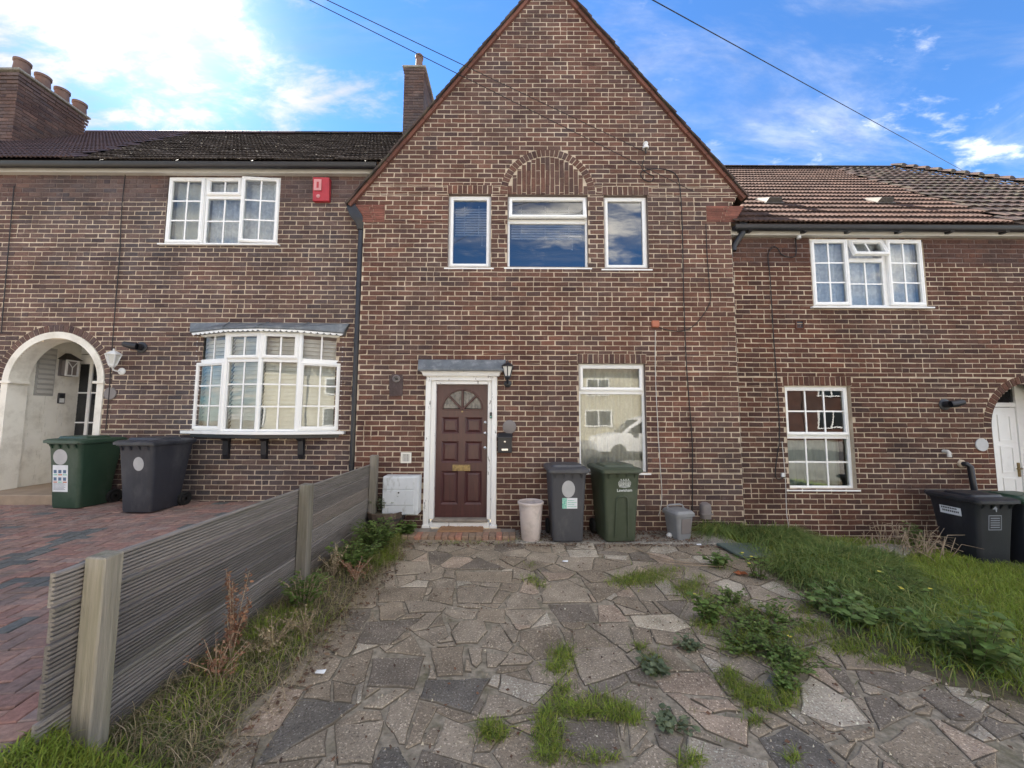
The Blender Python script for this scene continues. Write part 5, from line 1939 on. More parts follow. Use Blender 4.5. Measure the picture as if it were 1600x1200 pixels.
# ---- block-paved drive next door, held up above the flower bed
DZ = lambda y: lerp(0.27, 0.375, max(0, min(1, (y + 5.0) / 5.2)))
DY0, DY1, DX0, DX1 = -4.12, YL, -9.5, -2.05
mb = MB()
mb.add([(DX0, DY0, DZ(DY0) - 0.02), (DX1, DY0, DZ(DY0) - 0.02), (DX1, DY1, DZ(DY1) - 0.02), (DX0, DY1, DZ(DY1) - 0.02),
        (DX0, DY0, -0.6), (DX1, DY0, -0.6), (DX1, DY1, -0.6), (DX0, DY1, -0.6)], [(0, 1, 2, 3), (4, 5, 1, 0), (5, 6, 2, 1)])
drive = tag(mb.build('driveway', 'drive_bed'), kind='structure')
pm = {}
rr = random.Random(321)
for m in ('paver_red', 'paver_blue'):
    pm[m] = []
    for k in range(6):
        mb = MB()
        j = lambda: rr.uniform(-.0025, .0025)
        c = [(-.098 + j(), -.048 + j()), (.098 + j(), -.048 + j()), (.098 + j(), .048 + j()), (-.098 + j(), .048 + j())]
        t = [(x * 0.95, y * 0.90) for x, y in c]
        vs = [(x, y, -0.03) for x, y in c] + [(x, y, -0.005) for x, y in c] + [(x, y, 0.0) for x, y in t]
        fs = [(8, 9, 10, 11)]
        for q in range(4):
            n = (q + 1) % 4
            fs += [(q, n, 4 + n, 4 + q), (4 + q, 4 + n, 8 + n, 8 + q)]
        mb.add(vs, fs)
        pm[m].append(mb)
meshes = {m: [b.mesh('paver', m) for b in pm[m]] for m in pm}
pl = []
ang = R(9)
ca, sa = math.cos(ang), math.sin(ang)
for i in range(-110, 30):
    for j in range(-60, 60):
        k = (i - j) % 4
        if k == 0: cx, cy, rot = (i + 1.0) * .1, (j + .5) * .1, 0
        elif k == 3: cx, cy, rot = (i + .5) * .1, (j + 1.0) * .1, 90
        else: continue
        x, y = -4 + cx * ca - cy * sa, -2 + cx * sa + cy * ca
        if not (DX0 + .1 < x < DX1 - .03 and DY0 + 0.05 < y < DY1 - .06): continue
        # grey-blue bands laid across the red
        b1 = abs((y + 2.55) - 0.16 * (x + 4.2)) < 0.075
        b2 = abs((x + 4.35) + 0.30 * (y + 2.55)) < 0.10 and -3.0 < y < -1.2
        m = 'paver_blue' if b1 or b2 or rr.random() < 0.03 else 'paver_red'
        pl.append(((Vector((x, y, DZ(y))) - CAM).length, x, y, rot, m))
pl.sort()
vis = []
bigm = {'paver_red': MB(), 'paver_blue': MB()}
cnt = 0
for d, x, y, rot, m in pl:
    z = DZ(y) + rr.uniform(-.004, .004) + 0.008 * math.sin(2.3 * x) * math.sin(1.9 * y)
    rz = R(rot) + ang + rr.uniform(-.02, .02)
    # seen over the fence?
    v = RM.transposed() @ (Vector((x, y, z)) - CAM)
    pxx = 800 + 600 * v.x / -v.z if v.z < 0 else -999
    hidden = False
    t = (-1.99 - CAM.x) / (x - CAM.x)
    zf = CAM.z + (z - CAM.z) * t
    yf_ = CAM.y + (y - CAM.y) * t
    if yf_ > -4.0 and zf < 0.95: hidden = True
    if cnt < 300 and not hidden and pxx > -20:
        o = link('paver', rr.choice(meshes[m]), drive, (x, y, z))
        o.rotation_euler = (rr.uniform(-.022, .022), rr.uniform(-.022, .022), rz)
        cnt += 1
    else:
        q = rr.choice(pm[m])
        b = bigm[m]
        b.T = Matrix.Translation((x, y, z)) @ Matrix.Rotation(rz, 4, 'Z')
        b.add(q.v, q.f)
for m in bigm:
    if bigm[m].v:
        tag(bigm[m].build('pavers_beyond', m, drive), kind='stuff')


def VZ(x, y):
    if y > DY0 + 0.015 and x < DX1 + 0.004: return -0.05          # runs under the drive's end
    return lerp(0.272, 0.075, ssmooth(-2.02, -1.45, x)) * (1 - 0.5 * ssmooth(-4.0, -3.7, y) * ssmooth(-2.0, -1.9, x)) + 0.006 * math.sin(5 * x + 3 * y)


verge = sheet('grass_verge', -9.5, DX1, -6.6, DY0 + 0.01, VZ, 'soil', 20, 20)
verge_slope = sheet('verge_slope', DX1 + 0.005, -1.40, -6.6, -3.83, VZ, 'soil', 30, 60)

# ================================================================== fence
fence = thing('wooden_fence', 'low weathered grey fence of ribbed boards between drive and weedy bed', 'fence', (-1.97, -2.8, 0.0), 0, inplace=True)
FX = -1.992
rr = random.Random(17)


def ribbed_board(y0, y1, ztop, h=0.146, th=0.026, warp=0.0):
    prof = []
    ribs = 7
    for k in range(ribs):
        za = ztop - 0.006 - (h - 0.012) * k / ribs
        zb = ztop - 0.006 - (h - 0.012) * (k + 0.50) / ribs
        zc = ztop - 0.006 - (h - 0.012) * (k + 0.60) / ribs
        zd = ztop - 0.006 - (h - 0.012) * (k + 0.95) / ribs
        prof += [(0.0, za), (0.0, zb), (-0.013, zc), (-0.013, zd)]
    prof = [(-0.006, ztop)] + prof + [(-0.010, ztop - h), (-th + 0.002, ztop - h), (-th, ztop - h + 0.004), (-th, ztop - 0.004), (-th + 0.002, ztop)]
    ns = max(2, int((y1 - y0) / 0.4))
    secs = []
    for s in range(ns + 1):
        y = lerp(y0, y1, s / ns)
        dx = warp * math.sin(PI * s / ns)
        secs.append([(FX + x + dx, y, z + 0.5 * dx) for x, z in prof])
    mb = MB()
    mb.loft(secs)
    return mb


posts_y = (CAM.y + 1.85, CAM.y + 3.66, CAM.y + 5.45)
for (ya, yb) in ((CAM.y + 1.745, posts_y[1] + 0.045), (posts_y[1] + 0.049, -0.10)):
    for k in range(7):
        e = rr.uniform(-0.012, 0.012) if ya < -3.5 else 0
        ribbed_board(ya + e, yb, 0.955 - k * 0.1535, warp=rr.uniform(-.006, .006)).build('board', 'fence_board', fence)
for y, zt, m in zip(posts_y, (0.985, 1.0, 1.09), ('fence_post', 'post_grey', 'post_grey')):
    mb = MB()
    mb.hexa([(-1.989, y, -0.1), (-1.892, y, -0.1), (-1.892, y + 0.095, -0.1), (-1.989, y + 0.095, -0.1),
             (-1.988, y, zt), (-1.893, y + 0.002, zt - 0.006), (-1.893, y + 0.095, zt - 0.002), (-1.988, y + 0.095, zt + 0.004)])
    mb.build('post', m, fence, bevel=0.006)

# ================================================================== step and doormat
s0 = G(627, 836, 0.06)[0]; s1 = G(806, 836, 0.06)[0]
fy = G(716, 838, 0.06)[1]
step = thing('door_step', 'low brick-edged step under the maroon front door', 'step', ((s0 + s1) / 2, fy, 0), 0, inplace=True)
mb = MB(); mb.box(s0 + 0.02, s1 - 0.02, fy + 0.10, -0.05, -0.05, 0.052)
mb.build('bed', 'step_slab', step)
nb = 17
bw = (s1 - s0) / nb
rr = random.Random(8)
for k in range(nb):
    mb = MB()
    mb.box(s0 + k * bw + 0.004, s0 + (k + 1) * bw - 0.004, fy + rr.uniform(-.004, .004), fy + 0.205, -0.04, 0.06 + rr.uniform(-.004, .004))
    mb.build('brick', 'step_brick', step, bevel=0.006)
x = s0
row = 0
yy = fy + 0.21
while yy < -0.12:
    x = s0 + rr.uniform(0, 0.02)
    y1_ = min(yy + 0.22, -0.06)
    while x < s1 - 0.05:
        w_ = rr.uniform(0.15, 0.30)
        x2 = min(x + w_, s1)
        mb = MB(); mb.box(x + 0.004, x2 - 0.004, yy + 0.004, y1_ - 0.004, 0.03, 0.058 + rr.uniform(-.004, .004))
        mb.build('slab', 'step_slab' if rr.random() < 0.8 else 'step_brick', step, bevel=0.005)
        x = x2
    yy += 0.22
m0 = G(682, 832, 0.065)[0]; m1 = G(754, 832, 0.065)[0]
my0, my1 = fy + 0.17, fy + 0.44
mb = MB()
nx, ny = 36, 14
vs, fs = [], []
for j in range(ny + 1):
    for i in range(nx + 1):
        ed = 0.0 if i in (0, nx) or j in (0, ny) else 0.018 + rr.uniform(-.004, .004)
        vs.append((lerp(m0, m1, i / nx) + rr.uniform(-.004, .004), lerp(my0, my1, j / ny) + rr.uniform(-.003, .003), 0.062 + ed))
for j in range(ny):
    for i in range(nx):
        a = j * (nx + 1) + i
        fs.append((a, a + 1, a + nx + 2, a + nx + 1))
mb.add(vs, fs)
tag(mb.build('doormat', 'coir'), 'worn brown coir doormat on the step below the front door', 'doormat')


# ================================================================== wheeled bins
def rrect(w, d, r, z, n=4, cx=0, cy=0):
    p = []
    for qx, qy, a0 in ((1, 1, 0), (-1, 1, 90), (-1, -1, 180), (1, -1, 270)):
        for k in range(n + 1):
            a = R(a0 + 90 * k / n)
            p.append((cx + qx * (w / 2 - r) + r * math.cos(a), cy + qy * (d / 2 - r) + r * math.sin(a), z))
    return p


def wheelie_bin(loc, rz, m, lid_m, label, w=0.56, d=0.68, h=1.0, group='wheeled bins', arch=False):
    """front faces -y, wheels and handle at the back"""
    t = thing('wheelie_bin', label, 'wheelie bin', loc, R(rz), group)
    mb = MB()
    secs = []
    for z, s, sd, cy in ((0.015, 0.80, 0.66, -0.02), (0.05, 0.82, 0.69, -0.018), (0.30, 0.86, 0.76, -0.012), (0.62, 0.92, 0.86, -0.006), (0.86, 0.96, 0.95, 0.0)):
        secs.append(rrect(w * s, d * sd, 0.045, z * h, cy=cy))
    secs.append(rrect(w * 0.985, d * 0.97, 0.04, 0.885 * h)); secs.append(rrect(w * 0.99, d * 0.975, 0.04, 0.925 * h))
    mb.loft(secs)
    mb.build('body', m, t, True)
    mb = MB()
    mb.loft([rrect(w * 0.99 + 0.02, d * 0.975 + 0.02, 0.045, 0.895 * h), rrect(w + 0.035, d + 0.02, 0.05, 0.90 * h), rrect(w + 0.035, d + 0.02, 0.05, 0.930 * h), rrect(w * 0.99, d * 0.975, 0.045, 0.934 * h)])
    for k in range(4):
        x = -w * 0.36 + k * w * 0.24
        yb = -d * 0.475
        mb.hexa([(x - 0.012, yb - 0.002, 0.835 * h), (x + 0.012, yb - 0.002, 0.835 * h), (x + 0.012, yb + 0.03, 0.835 * h), (x - 0.012, yb + 0.03, 0.835 * h),
                 (x - 0.012, yb - 0.035, 0.896 * h), (x + 0.012, yb - 0.035, 0.896 * h), (x + 0.012, yb + 0.03, 0.896 * h), (x - 0.012, yb + 0.03, 0.896 * h)])
    mb.build('rim', m, t, True)
    mb = MB()
    zl = 0.936 * h
    mb.loft([rrect(w + 0.05, d + 0.05, 0.05, zl - 0.022, cy=-0.015), rrect(w + 0.06, d + 0.06, 0.05, zl - 0.02, cy=-0.015), rrect(w + 0.06, d + 0.06, 0.05, zl + 0.012, cy=-0.015),
             rrect(w + 0.015, d + 0.01, 0.05, zl + 0.03, cy=-0.01), rrect(w - 0.03, d - 0.05, 0.05, zl + 0.036, cy=0.0)])
    mb.loft([rrect(w - 0.06, d * 0.62, 0.05, zl + 0.03, cy=-0.04), rrect(w - 0.10, d * 0.58, 0.05, zl + 0.062, cy=-0.04), rrect(w - 0.16, d * 0.50, 0.04, zl + 0.066, cy=-0.04)])
    mb.build('lid', lid_m, t, True)
    mb = MB()
    mb.tube([(-w * 0.40, d * 0.5, 0.90 * h), (-w * 0.40, d * 0.5 + 0.05, 0.935 * h), (-w * 0.34, d * 0.5 + 0.075, 0.945 * h), (w * 0.34, d * 0.5 + 0.075, 0.945 * h), (w * 0.40, d * 0.5 + 0.05, 0.935 * h), (w * 0.40, d * 0.5, 0.90 * h)], 0.016, 8)
    mb.build('handle', m, t, True)
    for sx in (-1, 1):
        mb = MB(); mb.T = Matrix.Translation((sx * (w * 0.40 + 0.028), d * 0.36, 0.10)) @ Matrix.Rotation(R(90), 4, 'Y')
        mb.lathe([(0.02, -0.026), (0.05, -0.024), (0.055, -0.016), (0.082, -0.024), (0.10, -0.016), (0.10, 0.016), (0.082, 0.024), (0.055, 0.016), (0.05, 0.024), (0.02, 0.026)], n=20)
        mb.build('wheel', 'rubber', t, True)
    mb = MB()
    mb.tube([(-w * 0.44, d * 0.36, 0.10), (w * 0.44, d * 0.36, 0.10)], 0.011, 8)
    mb.build('axle', 'iron', t, True)
    if arch:
        zt_, aw = 0.60 * h, w * 0.155
        yb = lambda z: -d * (0.5 * lerp(0.70, 0.90, z / h / 0.7)) - 0.012
        pts = [(-aw - 0.01, 0.06 * h), (-aw, zt_ - 0.06)] + [(-aw + 0.05 - 0.05 * math.cos(a), zt_ - 0.05 + 0.05 * math.sin(a)) for a in (0.5, 1.0, 1.57)] \
            + [(aw - 0.05 + 0.05 * math.sin(a), zt_ - 0.05 + 0.05 * math.cos(a)) for a in (0.0, 0.5, 1.0)] + [(aw, zt_ - 0.06), (aw + 0.01, 0.06 * h)]
        mb = MB()
        mb.tube([(x, yb(z), z) for x, z in pts], 0.011, 6)
        mb.build('arched_panel', m, t, True)
    return t


def front_y(w, d, h, z):
    """front skin of a bin's body at height z"""
    zs_ = [0.015, 0.05, 0.30, 0.62, 0.86]
    hd_ = [0.66, 0.69, 0.76, 0.86, 0.95]
    cy_ = [-0.02, -0.018, -0.012, -0.006, 0.0]
    return float(np.interp(z / h, zs_, cy_)) - d * float(np.interp(z / h, zs_, hd_)) / 2


def decal(t, name, m, x0, x1, z0, z1, dims, lift=0.002, th=0.0012, oval=False, label=None):
    w, d, h = dims
    mb = MB()
    ya, yb = front_y(w, d, h, z0) - lift, front_y(w, d, h, z1) - lift
    if oval:
        cx, cz, rx_, rz_ = (x0 + x1) / 2, (z0 + z1) / 2, (x1 - x0) / 2, (z1 - z0) / 2
        pts = [(cx + rx_ * math.cos(2 * PI * k / 24), cz + rz_ * math.sin(2 * PI * k / 24)) for k in range(24)]
    else:
        pts = [(x0, z0), (x1, z0), (x1, z1), (x0, z1)]
    yy_ = lambda z: lerp(ya, yb, (z - z0) / (z1 - z0))
    n = len(pts)
    mb.add([(x, yy_(z), z) for x, z in pts] + [(x, yy_(z) + th, z) for x, z in pts], [tuple(range(n)), tuple(range(2 * n - 1, n - 1, -1))] + [(i, i + n, (i + 1) % n + n, (i + 1) % n) for i in range(n)])
    o = mb.build(name, m, t)
    if label: o['label'] = label
    return o


BG = 'wheeled bins by the houses'
# left pair on the drive
dm = (0.50, 0.58, 0.98)
bx, by = G(98, 799, 0.35)
b1 = wheelie_bin((bx - 0.04, by + 0.27, DZ(by)), -4, 'bin_green', 'bin_green', 'dark green wheelie bin with a white recycling notice on its front, by the porch', *dm, group=BG)
decal(b1, 'round_sticker', 'sticker_grey', -0.165, 0.045, 0.60, 0.81, dm, oval=True)
decal(b1, 'notice', 'paper', -0.17, 0.055, 0.235, 0.595, dm)
for r_ in range(2):
    for c_ in range(3):
        x = -0.155 + c_ * 0.07
        z = 0.485 - r_ * 0.10
        decal(b1, 'printed_picture', 'print_blue', x, x + 0.045, z, z + 0.045, dm, lift=0.0042 - 0.001)
        decal(b1, 'printed_caption', 'print_orange' if (r_ + c_) % 2 else 'print_teal', x - 0.003, x + 0.055, z - 0.028, z - 0.012, dm, lift=0.0032)
for k in range(6):
    decal(b1, 'printed_line', 'print_grey', -0.155, 0.02 - 0.02 * (k % 2), 0.262 + k * 0.016, 0.268 + k * 0.016, dm, lift=0.0032)
bx, by = G(200, 807, 0.34)
b2 = wheelie_bin((bx + 0.03, by + 0.31, DZ(by)), -3, 'bin_charcoal', 'bin_charcoal', 'dark grey wheelie bin with one pale round sticker, beside the bow window', 0.50, 0.64, 0.98, group=BG)
dm2 = (0.50, 0.64, 0.98)
decal(b2, 'round_sticker', 'sticker_grey', -0.03, 0.115, 0.555, 0.735, dm2, oval=True)
bx, by = G(171, 800, 0.35)


def caddy(loc, rz, label, s=1.0, patch=True):
    t = thing('food_caddy', label, 'food caddy', loc, R(rz), 'food waste caddies')
    mb = MB()
    mb.loft([rrect(0.20 * s, 0.23 * s, 0.03, 0.0), rrect(0.235 * s, 0.27 * s, 0.035, 0.20 * s), rrect(0.26 * s, 0.30 * s, 0.04, 0.33 * s)])
    mb.build('body', 'caddy_grey', t, True)
    mb = MB()
    mb.loft([rrect(0.27 * s, 0.31 * s, 0.04, 0.325 * s), rrect(0.30 * s, 0.34 * s, 0.045, 0.33 * s), rrect(0.30 * s, 0.34 * s, 0.045, 0.365 * s), rrect(0.25 * s, 0.29 * s, 0.04, 0.395 * s), rrect(0.2 * s, 0.22 * s, 0.03, 0.40 * s)])
    mb.build('lid', 'caddy_grey', t, True)
    mb = MB()
    mb.tube([(-0.13 * s, 0.03, 0.36 * s), (-0.13 * s, 0.05, 0.43 * s), (-0.09 * s, 0.055, 0.445 * s), (0.07 * s, 0.055, 0.445 * s), (0.11 * s, 0.05, 0.43 * s), (0.13 * s, 0.03, 0.36 * s)], 0.011, 6)
    mb.build('handle', 'caddy_grey', t, True)
    if patch:
        mb = MB()
        mb.hexa([(-0.055, -0.1335, 0.10), (0.09, -0.1335, 0.10), (0.09, -0.12, 0.10), (-0.055, -0.12, 0.10), (-0.06, -0.152, 0.30), (0.095, -0.152, 0.30), (0.095, -0.14, 0.30), (-0.06, -0.14, 0.30)])
        mb.build('dark_sticker', 'plaque_grey', t, bevel=0.004)
    return t


caddy((bx + 0.06, by + 0.40, DZ(by)), 0, 'grey food caddy tucked between the green and dark grey bins on the drive', 1.0, False)
# middle pair
dm3 = (0.48, 0.60, 0.99)
bx, by = G(884, 853)
b3 = wheelie_bin((bx + 0.035, by + 0.27, 0.022), 1, 'bin_slate', 'bin_slate', 'slate grey wheelie bin with a green and white sticker under the window', *dm3, group=BG)
decal(b3, 'round_sticker', 'sticker_grey', -0.085, 0.085, 0.58, 0.80, dm3, oval=True)
decal(b3, 'sticker', 'paper', -0.08, 0.115, 0.44, 0.575, dm3, lift=0.003)
decal(b3, 'sticker_edge', 'print_teal', -0.08, -0.02, 0.44, 0.575, dm3, lift=0.0045)
for k in range(4):
    decal(b3, 'printed_line', 'print_teal', -0.01, 0.105 - 0.03 * (k % 2), 0.462 + k * 0.026, 0.469 + k * 0.026, dm3, lift=0.0045)
dm4 = (0.50, 0.62, 0.99)
bx, by = G(966, 853)
b4 = wheelie_bin((bx + 0.03, by + 0.29, 0.022), 7, 'bin_olive', 'bin_olive', 'olive green wheelie bin with a white crown emblem and Lewisham lettering', *dm4, group=BG, arch=True)
fyy = lambda z: front_y(*dm4, z) - 0.003
text('lettering', 'Lewisham', 0.052, 'print_white', b4, (0.035, fyy(0.67), 0.672), rot=(R(90 - 4), 0, 0))
mb = MB()
cz, cxx = 0.72, 0.035
mb.tube([(cxx - 0.075, fyy(cz), cz), (cxx, fyy(cz) - 0.001, cz - 0.008), (cxx + 0.075, fyy(cz), cz)], 0.0045, 5)
mb.tube([(cxx - 0.078, fyy(cz), cz + 0.016), (cxx, fyy(cz) - 0.001, cz + 0.008), (cxx + 0.078, fyy(cz), cz + 0.016)], 0.004, 5)
for k in range(5):
    x = cxx - 0.066 + 0.033 * k
    hh_ = 0.075 + 0.012 * (1 - abs(k - 2) / 2)
    mb.tube([(x - 0.013, fyy(cz + .02), cz + 0.02), (x - 0.016, fyy(cz + .05), cz + 0.055), (x, fyy(cz + hh_), cz + hh_), (x + 0.016, fyy(cz + .05), cz + 0.055), (x + 0.013, fyy(cz + .02), cz + 0.02)], 0.0035, 5)
    mb.tube([(x, fyy(cz + .02), cz + 0.025), (x, fyy(cz + .055), cz + 0.055)], 0.0045, 5)
    if k < 4:
        mb.tube([(x + 0.0165, fyy(cz + .09), cz + 0.078), (x + 0.0165, fyy(cz + .1), cz + 0.10)], 0.006, 6)
mb.build('crown_emblem', 'print_white', b4)
bx, by = G(1069, 848)
caddy((bx, by + 0.16, 0.0), 14, 'small grey food caddy with its lid shut, near the brick wall base')
# right pair on the lawn
dm5 = (0.50, 0.58, 0.95)
b5 = wheelie_bin((6.02, -0.50, -0.27), 2, 'bin_black', 'bin_black', 'black wheelie bin with black lid and a 4 on it, at the right wall', *dm5, group=BG)
text('number', '4', 0.13, 'print_grey', b5, (-0.02, front_y(*dm5, 0.80) - 0.003, 0.80), rot=(R(87), 0, 0))
decal(b5, 'crest', 'print_grey', -0.10, 0.07, 0.53, 0.715, dm5)
decal(b5, 'crest_field', 'bin_black', -0.09, 0.06, 0.54, 0.705, dm5, lift=0.0033)
for k in range(5):
    decal(b5, 'crest_line', 'print_grey', -0.075, 0.045, 0.56 + 0.028 * k, 0.568 + 0.028 * k + 0.004, dm5, lift=0.0046)
mb = MB()
xs_ = -dm5[0] * 0.475
mb.add([(xs_ - 0.003, 0.14, 0.66), (xs_ - 0.003, -0.10, 0.66), (xs_ - 0.012, -0.10, 0.76), (xs_ - 0.012, 0.14, 0.76)], [(0, 1, 2, 3)])
for k in range(0):
    pass
mb.build('side_sticker', 'paper', b5)
mb = MB()
for a, b, z0, z1 in ((0.12, -0.06, 0.728, 0.748), (0.11, -0.08, 0.69, 0.712)):
    n_ = 9
    for q in range(n_):
        ya, yb = lerp(a, b, q / n_), lerp(a, b, (q + 0.7) / n_)
        f = lambda z: xs_ - 0.0045 - 0.009 * (z - 0.66) / 0.10
        mb.add([(f(z0), ya, z0), (f(z0), yb, z0), (f(z1), yb, z1), (f(z1), ya, z1)], [(0, 1, 2, 3)])
mb.build('sticker_print', 'bin_black', b5)
b6 = wheelie_bin((6.61, -0.50, -0.28), 3, 'bin_black', 'bin_green', 'black wheelie bin with a green lid beside the right porch', *dm5, group=BG)

# white tapered tub
bx, by = G(830, 849)
tub = thing('waste_tub', 'tall tapered pinkish white plastic tub beside the step', 'tub', (bx, by + 0.11, 0.0))
mb = MB()
mb.lathe([(0.0, 0.0), (0.115, 0.0), (0.122, 0.01), (0.158, 0.45), (0.160, 0.475), (0.173, 0.48), (0.176, 0.505), (0.166, 0.515), (0.150, 0.505), (0.115, 0.04), (0, 0.03)], n=32)
mb.build('tub_body', 'pot_white', tub, True)

# half barrel with weeds
bx, by = G(612, 836)
bar = thing('half_barrel', 'wooden half barrel planter with iron hoop under the meter box', 'planter', (bx - 0.10, by + 0.05, 0.0))
n = 18
for k in range(n):
    a0, a1 = 2 * PI * k / n + 0.006, 2 * PI * (k + 1) / n - 0.006
    secs = []
    for z, r_ in ((0.0, 0.20), (0.16, 0.232), (0.32, 0.252)):
        secs.append([(r_ * math.cos(a0), r_ * math.sin(a0), z), (r_ * math.cos(a1), r_ * math.sin(a1), z), ((r_ - .024) * math.cos(a1), (r_ - .024) * math.sin(a1), z), ((r_ - .024) * math.cos(a0), (r_ - .024) * math.sin(a0), z)])
    mb = MB(); mb.loft(secs)
    mb.build('stave', 'barrel', bar)
for z, r_ in ((0.23, 0.246), (0.06, 0.216)):
    mb = MB(); mb.lathe([(r_ - 0.004, -0.014), (r_ + 0.005, -0.014), (r_ + 0.008, 0.014), (r_ - 0.001, 0.014)], (0, 0, z), 32)
    mb.build('hoop', 'iron', bar, True)
mb = MB(); mb.lathe([(0.0, 0.29), (0.12, 0.30), (0.226, 0.285)], n=20)
mb.build('potting_soil', 'soil', bar, True)

# ================================================================== things fixed to the walls
# meter box
x0, z1 = U(601, 743, -0.12); x1, z0 = U(655, 803, -0.12)
mt = thing('meter_box', 'stained white meter cabinet left of the front door', 'meter box', ((x0 + x1) / 2, -0.1, z0), 0, inplace=True)
mb = MB(); mb.box(x0, x1, -0.20, -0.001, z0, z1)
mb.build('cabinet_body', 'cabinet', mt, bevel=0.012)
mb = MB(); mb.box(x0 + 0.01, x1 - 0.06, -0.212, -0.202, z0 + 0.14, z0 + 0.345)
mb.build('cabinet_door', 'cabinet', mt, bevel=0.003)
mb = MB(); mb.box(x0 + 0.01, x1 - 0.06, -0.209, -0.202, z0 + 0.015, z0 + 0.13)
mb.build('lower_panel', 'cabinet', mt, bevel=0.003)
mb = MB(); mb.box(x0 + 0.01, x1 - 0.06, -0.209, -0.202, z0 + 0.355, z1 - 0.02)
mb.build('upper_panel', 'cabinet', mt, bevel=0.003)
mb = MB(); mb.T = Matrix.Translation(((x0 + x1) / 2 - .02, -0.212, z0 + 0.31)) @ Matrix.Rotation(R(90), 4, 'X')
mb.lathe([(0.011, 0), (0.011, 0.008), (0, 0.009)], n=10)
mb.build('lock', 'iron', mt)
# white airbrick
x, z = U(635, 715)
av = thing('air_vent', 'small square cream air vent above the meter cabinet', 'vent', (x, -0.01, z), 0)
mb = MB(); mb.ring(-0.075, 0.075, -0.075, 0.075, 0.022, -0.018, 0.006)
mb.build('vent_frame', 'paint_cream', av)
for k in range(3):
    mb = MB(); mb.box(-0.051 + k * 0.036, -0.021 + k * 0.036, -0.006, 0.004, -0.052, 0.052)
    mb.build('slat', 'fascia_grey', av)
# old lamp hole with mortar patch
x, z = U(620, 592)
oh = thing('wall_fitting', 'old round fitting set in a worn patch of wall left of the door', 'wall fitting', (x, -0.005, z), 0)
mb = MB(); mb.prism_y([(-.10, -.26), (.09, -.25), (.10, -.02), (.085, .06), (-.07, .07), (-.11, .0)], -0.006, 0.006)
mb.build('patch', 'brick_left', oh)
mb = MB(); mb.T = Matrix.Rotation(R(90), 4, 'X')
mb.lathe([(0.055, 0.0), (0.055, 0.02), (0.042, 0.026), (0.036, 0.008), (0, 0.008)], (0, 0.0, 0.006), 20)
mb.build('socket', 'plaque_grey', oh, True)
mb = MB(); mb.T = Matrix.Rotation(R(90), 4, 'X')
mb.lathe([(0.02, 0.008), (0.018, 0.03), (0, 0.03)], (0, 0, 0.006), 12)
mb.build('bulb_holder', 'iron', oh, True)
# postbox and number plaque
x0, z1 = U(777, 676); x1, z0 = U(801, 707)
pb = thing('post_box', 'small black post box on the wall right of the front door', 'letterbox', ((x0 + x1) / 2, -0.001, z0), 0)
w_ = (x1 - x0) / 2
h_ = z1 - z0
mb = MB()
mb.prism_x([(0, 0.0), (-0.07, 0.0), (-0.085, h_ - 0.06), (0, h_ - 0.02)], -w_ * 0.9, w_ * 0.9)
mb.build('box_body', 'black_plastic', pb, bevel=0.006)
mb = MB()
mb.hexa([(-w_, -0.10, h_ - 0.075), (w_, -0.10, h_ - 0.075), (w_, 0, h_ - 0.02), (-w_, 0, h_ - 0.02), (-w_ * .95, -0.10, h_ - 0.06), (w_ * .95, -0.10, h_ - 0.06), (w_ * .7, 0, h_ + 0.005), (-w_ * .7, 0, h_ + 0.005)])
mb.build('hood', 'black_plastic', pb, bevel=0.004)
mb = MB(); mb.box(-0.045, 0.045, -0.079, -0.070, 0.035, 0.06)
mb.build('name_slot', 'chrome', pb)
mb = MB(); mb.T = Matrix.Translation((0, -0.078, 0.16)) @ Matrix.Rotation(R(90), 4, 'X')
mb.lathe([(0.013, 0), (0.013, 0.006), (0, 0.008)], n=12)
mb.build('lock', 'chrome', pb, True)
x, z = U(796, 667)
nb_ = MB(); nb_.T = Matrix.Translation((x, -0.004, z)) @ Matrix.Rotation(R(90), 4, 'X')
nb_.lathe([(0, 0.0), (0.10, 0.0), (0.10, 0.012), (0.094, 0.016), (0, 0.016)], n=36)
tag(nb_.build('wall_plaque', 'plaque_grey', None, True), 'plain round grey plaque above the black post box', 'plaque')
# door bell
x, z = U(767, 649, -0.06)
db = thing('door_bell', 'narrow black door bell on the white door frame', 'doorbell', (x, -0.046, z), 0)
mb = MB(); mb.box(-0.017, 0.017, -0.022, 0.0, -0.045, 0.045)
mb.build('casing', 'black_plastic', db, bevel=0.006)
mb = MB(); mb.T = Matrix.Translation((0, -0.022, -0.02)) @ Matrix.Rotation(R(90), 4, 'X')
mb.lathe([(0.011, 0), (0.011, 0.004), (0, 0.005)], n=12)
mb.build('button', 'print_teal', db)


